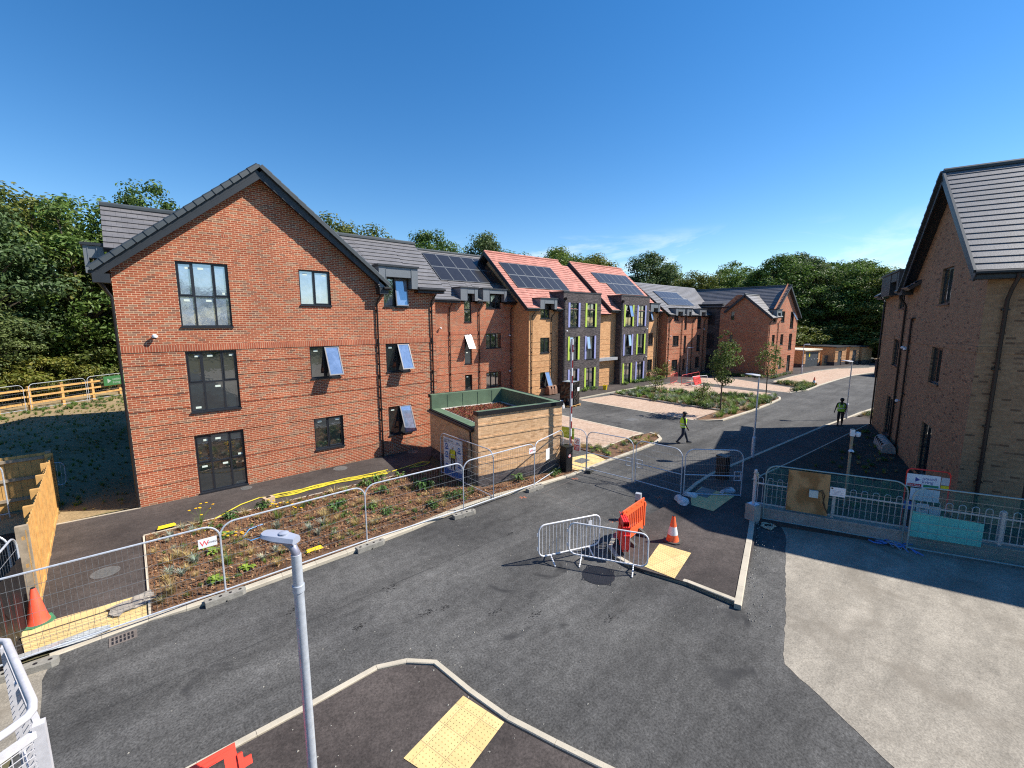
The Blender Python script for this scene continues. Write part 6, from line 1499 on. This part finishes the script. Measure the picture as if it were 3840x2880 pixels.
def row(k, desc, pts, s=1.0, z=.035, g=GB):
    """plants of one kind, told apart by their order from the left end of the bed"""
    O = ['first','second','third','fourth','fifth','sixth','seventh','eighth','ninth','tenth','eleventh','twelfth','thirteenth','fourteenth']
    for i, (x, y) in enumerate(sorted(pts)): plant(k, desc % O[i], x, y, s*rn.uniform(.8,1.2), z, rn.uniform(0,6), g)
row('lime', 'bright lime leafy clump, %s from the left end of the bark bed', [(.97,14.7),(1.61,15.1),(1.72,12.62),(1.03,12.5),(1.15,14.2)])
row('silver', 'small silver grey tuft, %s from the left end of the bark bed', [(.72,13.9),(.18,13.65),(.40,13.4),(2.14,12.85),(2.52,13.1),(.63,16.5),(.85,16.1),(.32,16.1),(4.06,13.9),(3.62,13.75),(3.74,13.35),(2.9,14.6)])
row('tan', 'straw coloured grass tuft, %s from the left end of the bark bed', [(-.05,12.35),(.14,12.65),(.42,14.6),(.2,14.3),(.62,14.3),(2.3,16.4),(3.6,16.2),(4.3,14.4),(5.2,16.2),(6.0,14.2),(5.3,12.9),(1.9,14.0)])
row('broad', 'broad leaved green plant, %s from the left end of the bark bed', [(4.72,14.65),(7.0,16.4),(6.6,15.2),(8.05,14.45),(8.1,14.55),(7.9,16.2),(11.35,12.75)], 1.15)
row('green', 'dark leafy shrublet, %s from the left end of the bark bed', [(2.92,16.6),(5.07,15.2),(5.96,13.4),(5.75,14.1),(7.45,12.9),(8.32,13.15),(8.6,13.0),(6.55,16.4),(1.9,16.5),(13.3,12.4),(12.9,12.2)], 1.1)
row('grass', 'thin green grass plant, %s from the left end of the bark bed', [(1.4,13.3),(3.1,15.3),(2.6,13.8),(4.0,15.8),(9.2,12.9),(5.6,16.0)], .8)
def flower(label, x, y, n, h, seed):
    rn = random.Random(seed); P = thing('flowering_plant', label, 'plant', (x,y,.035), 0, GB); b = MB(); f = MB()
    for i in range(n):
        a = rn.uniform(0,6.3); l = h*rn.uniform(.7,1.2); q = (.25*rn.random()*math.cos(a)*1.6, .25*rn.random()*math.sin(a)*1.6, l); b.tube([(0,0,0),(q[0]*.4,q[1]*.4,l*.6),q], .004, 4, caps=False)
        f.lathe([(0,0),(.035,.012),(.04,.025),(.0,.035)], 8, q)
    b.add(blades(seed,30,h*.6,.25,.006)); b.build('stems', GRN, P, uv=False); split_build(f, 'flower', YF, P)
flower('yellow flowered plant at the top left corner of the bark bed', 1.12, 16.6, 9, .55, 1); flower('yellow flowered plant by the red and white fence plate', 1.75, 14.4, 9, .30, 2); flower('yellow flowered plant below the middle of the hose', 3.05, 15.4, 10, .55, 3); flower('yellow flowered plant right of the lamp head in the bark bed', 3.55, 15.2, 7, .4, 4)
# planter beds farther off
def mass(name, label, poly, n, seed, mix, z=.05):
    rn = random.Random(seed); xs = [p[0] for p in poly]; ys = [p[1] for p in poly]; b = MB()
    def inside(x, y):
        c = False; j = len(poly)-1
        for i in range(len(poly)):
            if (poly[i][1] > y) != (poly[j][1] > y) and x < (poly[j][0]-poly[i][0])*(y-poly[i][1])/(poly[j][1]-poly[i][1])+poly[i][0]: c = not c
            j = i
        return c
    P = []; k = 0
    while k < n:
        x = rn.uniform(min(xs),max(xs)); y = rn.uniform(min(ys),max(ys))
        if not inside(x, y): continue
        kk, mi, s = mix[min(len(mix)-1, int(rn.random()**1.2*len(mix)))]; src = kinds[kk][0]
        M = Matrix.Translation((x,y,z)) @ Matrix.Rotation(rn.uniform(0,6.28), 4, 'Z') @ Matrix.Scale(s*rn.uniform(.6,1.25), 4); i = len(b.v)
        b.v += [tuple(M @ Vector(p)) for p in src.v]; b.f += [tuple(i+q for q in f) for f in src.f]; b.m += [mi]*len(src.f); k += 1
    o = b.build(name, [GRN, DG, TN, SV, LM], None, uv=False); return struct(o, label, 'stuff', 'planting')
mass('planting', 'dense mixed grasses and perennials filling the big planter', [(31.9,21.6),(31.85,13.75),(28.4,12.6),(33.5,12.15),(40,12.5),(41.0,12.95),(38.2,17.6),(37.1,22.8),(32.2,23)], 520, 1, [('grass',0,1.15),('grass',0,.9),('green',1,1.3),('silver',3,1.5),('tan',2,1.2),('broad',4,1.0)])
mass('seedlings', 'tiny seedlings and weeds scattered over the bark bed', [(-.1,12.2),(6.4,12.3),(9.6,12.5),(9.6,16.3),(8,16.5),(-.1,16.6)], 330, 19, [('green',1,.32),('tan',2,.5),('grass',0,.35),('silver',3,.45),('tan',2,.7),('broad',1,.4)], .04)
mass('planting', 'low scattered plants in the bed by the gate', [(16.6,12.15),(20.6,12.2),(21.9,12.8),(21.1,13.55),(17.7,13.2),(17.3,14.9),(16.9,14.5)], 46, 2, [('green',1,.8),('tan',2,.9),('grass',0,.6),('silver',3,.8),('broad',4,.6)])
mass('planting', 'low shrubs in the far bed with the cone', [(45.6,12.95),(47.3,12.55),(51.7,12.8),(53,13.8),(50.4,16.2),(49,13.5)], 90, 3, [('green',1,1.3),('tan',2,1.2),('grass',0,1.0)])
mass('planting', 'strip of planting at the foot of the charcoal bays', [(29.2,25.5),(33.2,25.7),(33.2,26.2),(29.2,26.2)], 34, 4, [('broad',4,1.0),('green',1,1.0),('grass',0,.8)])
mass('planting', 'strip of planting below the farther bay and ochre wall', [(37.4,25.6),(45.5,25.7),(45.5,26.3),(37.4,26.2)], 60, 5, [('green',1,1.1),('broad',4,.9),('grass',0,1.0)])
mass('planting', 'planting strip in front of the far wing', [(48,24.6),(55,23.5),(55.3,18),(63,18.3),(62,17.7),(54,17.5),(52.5,22.5)], 120, 6, [('green',1,1.2),('grass',0,.9),('tan',2,1.0)])
mass('planting', 'sparse low plants in the dark shaded bed by the buff block', [(16.8,4.2),(22,6.0),(33,5.3),(25,2.6),(20,1.4)], 60, 7, [('green',1,.7),('grass',0,.45),('tan',2,.5)], .1)
mass('planting', 'plants in the small bed beyond the buff block', [(36.9,6.4),(40.6,6.1),(41.2,4.4),(36.4,5.7)], 40, 8, [('green',1,.9),('tan',2,1.0)], .1)
mass('lawn_grass', 'rough dry grass on the shaded lawn left of the gabled block', [(-.6,20.3),(-2.5,20.5),(-2.8,24),(-9,30),(-9,43),(-.6,46)], 900, 29, [('tan',2,.42),('grass',0,.34),('tan',2,.3),('grass',0,.42)], 0)
mass('lawn_weeds', 'weeds along the rail fence at the lawn edge', [(-9,42.6),(0,46.5),(2,49.5),(-1,51.5),(-7,46.2)], 150, 9, [('grass',0,.7),('grass',0,.5),('green',1,.8)], 0)
b_ = young('airy shrub beside the pink bay at the far end of the planter', 34.8, 20.6, 2.6, 41, .9, .3, 30, 16); b_['group'] = 'airy shrubs in the planter'
b_ = young('airy shrub in the middle of the planter', 32.9, 15.4, 2.0, 42, .8, .3, 26, 14); b_['group'] = 'airy shrubs in the planter'
b_ = young('small fir like shrub at the corner of the far red block', 44.9, 25.3, 2.2, 43, .6, .2, 24, 14); b_['group'] = 'airy shrubs in the planter'
# bark chips loose on the bed
rn = random.Random(55); b = MB()
for i in range(9000):
    x = rn.uniform(-.2,13.8); y = rn.uniform(12.05,16.7)
    if x > 9.7 and y > 12.3+max(0,(13.9-x))*.16: continue
    if y < 12.25 and 2.5 < x < 10: continue
    a = rn.uniform(0,PI); l = rn.uniform(.02,.06); w = rn.uniform(.008,.02); t = rn.uniform(-.4,.4)
    c, s = math.cos(a), math.sin(a); z = .04+rn.random()*.03
    b.poly([(x-c*l+s*w,y-s*l-c*w,z),(x-c*l-s*w,y-s*l+c*w,z),(x+c*l-s*w,y+s*l+c*w,z+t*l+.02),(x+c*l+s*w,y+s*l-c*w,z+t*l+.02)])
o = b.build('bark_chips', leaf_mat('bark_chip', [(0,(.05,.022,.012)),(.5,(.14,.065,.032)),(.85,(.24,.13,.07)),(1,(.42,.28,.16))], 0, .9), None, uv=False); struct(o, 'loose bark chips covering the planting bed', 'stuff', 'bark chips')
# grit and small stones on the tarmac
rn = random.Random(56); b = MB()
for i in range(380):
    e = rn.random()
    if e < .25: x, y, z = rn.uniform(9.5,14.5), 0, .01; y = 3.3+(x-9.9)*.32-rn.random()**2*.5
    elif e < .5: x = rn.uniform(.3,4.6); y = rn.uniform(3,7.0); z = .095
    else: x = rn.uniform(-1,22); y = rn.uniform(3,11.5); z = .003
    if z < .05 and x > 9.4 and 3.4 < y < 7.5: z = .097
    s = rn.uniform(.006,.020); b.mesh([(x-s,y-s*.6,z),(x+s,y-s*.5,z),(x+s*.8,y+s*.7,z),(x-s*.7,y+s*.8,z),(x,y,z+s*1.1)], [(0,1,4),(1,2,4),(2,3,4),(3,0,4)])
o = b.build('loose_grit', mat('pale_grit', (.30,.285,.25), .9, var=.3, scale=9), None, uv=False); struct(o, 'scattered pale grit on the road and footway', 'stuff', 'grit')
# ------------------------------------------------------------------ two people in high visibility vests
def person(label, loc, rz, J, vest, cap, skin, short, hgt, hairm):
    """one continuous skinned body; J = joint positions (x right, y forward, z up)"""
    P = thing('person', label, 'person', loc, rz, 'people in yellow vests')
    V = []; E = []; RD = []
    def add(p, r, par=None):
        V.append(p); RD.append(r)
        if par is not None: E.append((par, len(V)-1))
        return len(V)-1
    pel = add(J['pelvis'], (.135,.11)); wa = add(J['waist'], (.13,.105), pel); ch = add(J['chest'], (.155,.115), wa); up = add(J['upper'], (.12,.09), ch); nk = add(J['neck'], (.052,.055), up)
    h1 = add(J['head0'], (.066,.074), nk); h2 = add(J['head1'], (.076,.092), h1); h3 = add(J['head2'], (.058,.070), h2)
    for s in 'LR':
        a = add(J['sh'+s], (.062,.062), up); e = add(J['el'+s], (.043,.043), a); w_ = add(J['wr'+s], (.030,.027), e); pm = add(J['hd'+s], (.040,.022), w_)
        d = (Vector(J['hd'+s])-Vector(J['wr'+s])).normalized(); sd = Vector((1 if s == 'R' else -1,0,0)); f = Vector((0,1,0))
        for k, (o, l) in enumerate(((-.027,.062),(-.009,.075),(.009,.072),(.026,.055))):
            b0 = Vector(J['hd'+s])+f*o+d*.02; m1 = add(tuple(b0+d*l*.5), (.0095,.0095), pm); add(tuple(b0+d*l-sd*.012), (.008,.008), m1)
        t1 = add(tuple(Vector(J['wr'+s])+d*.03+f*.035), (.011,.011), pm); add(tuple(Vector(J['wr'+s])+d*.065+f*.052), (.009,.009), t1)
        hp = add(J['hip'+s], (.098,.10), pel); kn = add(J['kn'+s], (.074,.078), hp); an = add(J['an'+s], (.052,.056) if not short else (.042,.045), kn); to = add(J['toe'+s], (.040,.032), an)
        he = Vector(J['an'+s]); 
    me = bpy.data.meshes.new('body'); me.from_pydata(V, E, []); o = bpy.data.objects.new('body', me); COL.objects.link(o)
    bm = bmesh.new(); bm.from_mesh(me); ly = bm.verts.layers.skin.verify()
    for i, v in enumerate(bm.verts): v[ly].radius = RD[i]; v[ly].use_root = (i == 0)
    bm.to_mesh(me); bm.free()
    md = o.modifiers.new('skin', 'SKIN'); md.use_smooth_shade = True; o.modifiers.new('sub', 'SUBSURF').levels = 2
    dg = bpy.context.evaluated_depsgraph_get(); dg.update(); m2 = bpy.data.meshes.new_from_object(o.evaluated_get(dg)); bpy.data.objects.remove(o)
    for m in skin: m2.materials.append(m)
    hip = J['pelvis'][2]; sole = .0
    for p in m2.polygons:
        c = p.center; k = 0
        near = min(range(len(V)), key=lambda i: (Vector(V[i])-c).length)
        if c.z < .085: k = 3
        elif c.z < J['pelvis'][2]+.06 and abs(c.x) < .30 and near not in []: 
            k = 2 if (not short or c.z > J['knL'][2]-.03) else 0
        if c.z > J['pelvis'][2]+.06 and c.z < J['neck'][2]+.005 and abs(c.x) < .19: k = 1
        for s in 'LR':
            for a, e_, kk, rr in (('wr','hd',0,.14),('el','wr',0,.12)):
                A = Vector(J[a+s]); B = Vector(J[e_+s]); t = max(0, min(1, (c-A).dot(B-A)/(B-A).length_squared)); dd = (A.lerp(B, t)-c).length
                if dd < .058 or (a == 'wr' and (c-B).length < .11): k = 0
            A = Vector(J['sh'+s]); B = Vector(J['el'+s]); t = max(0, min(1, (c-A).dot(B-A)/(B-A).length_squared)); dd = (A.lerp(B, t)-c).length
            if dd < .07 and k != 1: k = 1 if t < .75 else 0
        if c.z > J['neck'][2]-.01: k = 0
        p.material_index = k; p.use_smooth = True
    body = bpy.data.objects.new('body', m2); COL.objects.link(body); body.parent = P
    hd = Vector(J['head1']); fy = 1
    f = MB(); # face features
    for s in (-1,1): f.lathe([(0,-.009),(.011,-.004),(.011,.004),(0,.009)], 8, (hd.x+s*.031, hd.y+.088, hd.z+.012), 0); f.lathe([(0,-.03),(.013,-.018),(.015,.01),(0,.03)], 8, (hd.x+s*.079, hd.y+.0, hd.z), 1)
    f.mesh([(hd.x-.012,hd.y+.088,hd.z-.022),(hd.x+.012,hd.y+.088,hd.z-.022),(hd.x,hd.y+.118,hd.z-.024),(hd.x,hd.y+.09,hd.z+.022)], [(0,1,2),(1,3,2),(3,0,2)], 1); f.box(hd.x-.022,hd.y+.083,hd.z-.052,hd.x+.022,hd.y+.091,hd.z-.043,2)
    f.build('face', [M_BLK, skin[0], mat('lips', (.12,.05,.045), .5)], P)
    # hair or cap
    hb = MB()
    if cap: hb.lathe([(.094,-.005),(.099,.03),(.090,.075),(.055,.108),(0,.118)], 16, (hd.x,hd.y-.0,hd.z+.028), 0, .92, 1.12); hb.mesh([(hd.x-.07,hd.y+.08,hd.z+.03),(hd.x+.07,hd.y+.08,hd.z+.03),(hd.x+.055,hd.y+.175,hd.z+.015),(hd.x-.055,hd.y+.175,hd.z+.015),(hd.x-.07,hd.y+.08,hd.z+.045),(hd.x+.07,hd.y+.08,hd.z+.045),(hd.x+.055,hd.y+.175,hd.z+.025),(hd.x-.055,hd.y+.175,hd.z+.025)], [(0,3,2,1),(4,5,6,7),(0,1,5,4),(1,2,6,5),(2,3,7,6),(3,0,4,7)]); hb.build('cap', hairm, P, smooth=True)
    else:
        rn = random.Random(1); hb.lathe([(.070,-.075),(.098,-.04),(.108,.01),(.104,.055),(.082,.10),(.045,.125),(0,.132)], 16, (hd.x,hd.y-.024,hd.z+.012), 0, 1, 1.05); hb.build('hair', hairm, P, smooth=True)
    # vest: open fronted shell round the trunk
    vb = MB(); wz = J['pelvis'][2]-.03; sx = J['chest'][0]; cy = J['chest'][1]; n = 28
    rows = [(wz,.205,.160),(wz+.14,.200,.158),(wz+.30,.212,.165),(wz+.42,.208,.150),(J['upper'][2]+.015,.17,.118),(J['neck'][2]-.03,.085,.085)]
    VV = []; 
    for z, a, c_ in rows:
        yy = J['pelvis'][1]+(J['upper'][1]-J['pelvis'][1])*(z-wz)/(J['neck'][2]-wz)
        for k in range(n):
            t = 2*PI*k/n; VV.append((sx+a*math.sin(t)*(1 if abs(math.sin(t)) < .97 else .98), yy+c_*math.cos(t), z))
    F = []; mm = []
    for i in range(len(rows)-1):
        for k in range(n):
            kk = (k+1) % n; front = k in (0, n-1)
            if i >= 3 and k in (0,1,n-1,n-2) : continue      # neckline V at the front
            if i == 4 and (5 <= k <= 8 or 19 <= k <= 22): pass
            F.append((i*n+k, i*n+kk, (i+1)*n+kk, (i+1)*n+k)); mm.append(1 if i == 1 and False else 0)
    vb.mesh(VV, F, 0)
    def band(z0, z1, grow=1.012):
        W = []
        for z in (z0, z1):
            q = [r_ for r_ in rows if r_[0] <= z][-1]; j = rows.index(q); q2 = rows[min(j+1, len(rows)-1)]; t = (z-q[0])/max(1e-6, q2[0]-q[0]); a = q[1]+(q2[1]-q[1])*t; c_ = q[2]+(q2[2]-q[2])*t
            yy = J['pelvis'][1]+(J['upper'][1]-J['pelvis'][1])*(z-wz)/(J['neck'][2]-wz)
            W += [(sx+a*grow*math.sin(2*PI*k/n), yy+c_*grow*math.cos(2*PI*k/n), z) for k in range(n)]
        vb.mesh(W, [(k,(k+1)%n,n+(k+1)%n,n+k) for k in range(n)], 1)
    band(wz+.17, wz+.225); band(wz+.04, wz+.085) if cap else None
    for s in (-1,1):
        vb.mesh([(sx+s*.075,cy+.172,wz+.30),(sx+s*.125,cy+.160,wz+.30),(sx+s*.13,cy+.135,wz+.46),(sx+s*.08,cy+.145,wz+.46)], [(0,1,2,3)], 1)
    if cap: vb.box(sx-.03,cy+.165,wz+.34,sx+.09,cy+.172,wz+.40,0)
    vb.build('vest', vest, P, smooth=True, angle=60)
    # shoes
    for s in 'LR':
        a = Vector(J['an'+s]); t = Vector(J['toe'+s]); sh = MB(); d = (Vector((t.x,t.y,0))-Vector((a.x,a.y,0))).normalized(); c0 = Vector((a.x,a.y,0))-d*.07; c1 = Vector((t.x,t.y,0))+d*.05; zb = min(a.z,t.z)-.035; q = Vector((-d.y,d.x,0))
        z0 = a.z-.065; z1 = t.z-.03
        sh.mesh([c0-q*.04+Vector((0,0,z0)), c0+q*.04+Vector((0,0,z0)), c1+q*.045+Vector((0,0,z1)), c1-q*.045+Vector((0,0,z1)), c0-q*.035+Vector((0,0,z0+.10)), c0+q*.035+Vector((0,0,z0+.10)), c1+q*.035+Vector((0,0,z1+.045)), c1-q*.035+Vector((0,0,z1+.045))], [(0,3,2,1),(4,5,6,7),(0,1,5,4),(1,2,6,5),(2,3,7,6),(3,0,4,7)]); sh.build('shoe', M_BLK, P)
    return P
M_HV = mat('hi_vis_yellow', (.50,.82,.03), .6, var=.05); M_HVG = mat('hi_vis_green_yellow', (.36,.70,.06), .6, var=.05); M_RT = mat('silver_reflective_tape', (.62,.64,.62), .35, var=.05)
SKD = mat('dark_skin', (.045,.024,.016), .55, var=.08); SHIRT = mat('black_shirt', (.012,.012,.014), .8); JEAN = mat('dark_blue_trousers', (.018,.026,.045), .85, var=.25); BSHOE = mat('black_shoe', (.012,.012,.012), .5); CAPM = mat('dark_cap', (.012,.013,.016), .6); HAIRM = mat('black_hair', (.006,.006,.006), .7); SHORTS = mat('black_shorts', (.010,.010,.013), .85)
W1 = dict(pelvis=(0,0,.93), waist=(0,.0,1.07), chest=(0,.015,1.25), upper=(0,.01,1.38), neck=(0,.02,1.47), head0=(0,.035,1.53), head1=(0,.045,1.60), head2=(0,.04,1.665),
  shL=(-.185,.0,1.38), elL=(-.25,-.10,1.11), wrL=(-.235,-.04,.88), hdL=(-.225,.0,.80), shR=(.185,.02,1.38), elR=(.24,.04,1.11), wrR=(.22,.16,.90), hdR=(.21,.20,.83),
  hipL=(-.085,.0,.88), knL=(-.09,.17,.50), anL=(-.085,.30,.10), toeL=(-.09,.45,.07), hipR=(.085,.0,.88), knR=(.09,-.02,.49), anR=(.09,-.28,.14), toeR=(.09,-.16,.05))
# heads to the right of the photo along the road
person('person in dark cap, yellow vest and dark trousers walking across the road', (21.75,11.15,.0), -2.40, W1, [M_HV, M_RT], True, [SKD, SHIRT, JEAN, BSHOE], False, 1.7, CAPM)
W2 = dict(pelvis=(0,0,.92), waist=(0,.0,1.06), chest=(0,.01,1.24), upper=(0,.0,1.37), neck=(0,.01,1.46), head0=(0,.02,1.52), head1=(0,.03,1.585), head2=(0,.03,1.65),
  shL=(-.185,.0,1.37), elL=(-.225,-.03,1.10), wrL=(-.20,.02,.88), hdL=(-.195,.03,.80), shR=(.185,.0,1.37), elR=(.26,-.02,1.11), wrR=(.31,.05,.89), hdR=(.325,.07,.81),
  hipL=(-.085,.0,.87), knL=(-.09,.02,.49), anL=(-.09,-.04,.10), toeL=(-.10,.10,.05), hipR=(.085,.0,.87), knR=(.10,.05,.49), anR=(.10,.06,.10), toeR=(.11,.20,.05))
person('person with full black hair, green yellow vest and shorts standing on the shaded footway', (32.55,6.6,.095), 1.75, W2, [M_HVG, M_RT], False, [SKD, SHIRT, SHORTS, BSHOE], True, 1.65, HAIRM)
# ------------------------------------------------------------------ camera, sun, sky
cam = bpy.data.cameras.new('camera'); co = bpy.data.objects.new('camera', cam); COL.objects.link(co)
pitch, roll, yaw = .143546, -.0009, .856011
fw = Vector((math.cos(pitch)*math.cos(yaw), math.cos(pitch)*math.sin(yaw), -math.sin(pitch)))
r = fw.cross(Vector((0,0,1))).normalized(); u = r.cross(fw)
r2 = r*math.cos(roll)+u*math.sin(roll); u2 = -r*math.sin(roll)+u*math.cos(roll)
co.matrix_world = Matrix(((r2.x,u2.x,-fw.x,0),(r2.y,u2.y,-fw.y,0),(r2.z,u2.z,-fw.z,6.5),(0,0,0,1)))
cam.sensor_fit = 'HORIZONTAL'; cam.sensor_width = 36; cam.lens = 36*1635.04/3840; cam.clip_start = .1; cam.clip_end = 3000
S.camera = co
EL = R(45.0); AZ = math.atan2(-.587, .81)          # direction towards the sun
sun = bpy.data.lights.new('sun', 'SUN'); sun.energy = 5.0; sun.angle = R(.53); sun.color = (1, .94, .84)
so = bpy.data.objects.new('sun', sun); COL.objects.link(so); so.location = (0,0,60)
sd = Vector((math.cos(EL)*math.cos(AZ), math.cos(EL)*math.sin(AZ), math.sin(EL)))
so.rotation_euler = sd.to_track_quat('Z', 'Y').to_euler()
w = bpy.data.worlds.new('World'); S.world = w; w.use_nodes = True; nt = w.node_tree; L = nt.links.new
bg = nt.nodes['Background']; sky = N(nt, 'TexSky', sky_type='NISHITA', sun_disc=False)
sky.sun_elevation = EL; sky.sun_rotation = PI/2-AZ; sky.altitude = 100; sky.air_density = 1.0; sky.dust_density = .05; sky.ozone_density = 2.0
hs = N(nt, 'HueSaturation', i_Hue=.503, i_Saturation=1.36, i_Value=1.0); L(sky.outputs[0], hs.inputs['Color'])
# thin cirrus low over the trees on the right
tc = N(nt, 'TexCoord'); mp = N(nt, 'Mapping'); mp.inputs['Scale'].default_value = (4.5, 4.5, 17); L(tc.outputs['Generated'], mp.inputs['Vector'])
cn = noise_tex(nt, 1.0, 7, .62, mp.outputs[0], .6); cr = ramp(nt, [(.51, 0), (.66, 1)]); L(cn, cr.inputs[0])
sp = N(nt, 'SeparateXYZ'); L(tc.outputs['Generated'], sp.inputs[0])
zr = ramp(nt, [(.02, 0), (.06, 1), (.14, .5), (.19, 0)]); L(sp.outputs[2], zr.inputs[0])
xr = ramp(nt, [(.45, 0), (.62, 1), (.88, .9), (.97, .4)]); L(sp.outputs[0], xr.inputs[0])
m1 = N(nt, 'Math', operation='MULTIPLY'); L(cr.outputs[0], m1.inputs[0]); L(zr.outputs[0], m1.inputs[1])
m2 = N(nt, 'Math', operation='MULTIPLY'); L(m1.outputs[0], m2.inputs[0]); L(xr.outputs[0], m2.inputs[1])
L(mixc(nt, m2.outputs[0], hs.outputs[0], (7.5,7.8,8.2)), bg.inputs['Color']); bg.inputs['Strength'].default_value = .098
S.view_settings.view_transform = 'Standard'; S.view_settings.look = 'None'; S.view_settings.exposure = .80; S.view_settings.gamma = 1
S.cycles.max_bounces = 6; S.cycles.transparent_max_bounces = 16; S.cycles.use_denoising = False; S.cycles.filter_width = 1.15
S.cycles.sample_clamp_indirect = 8
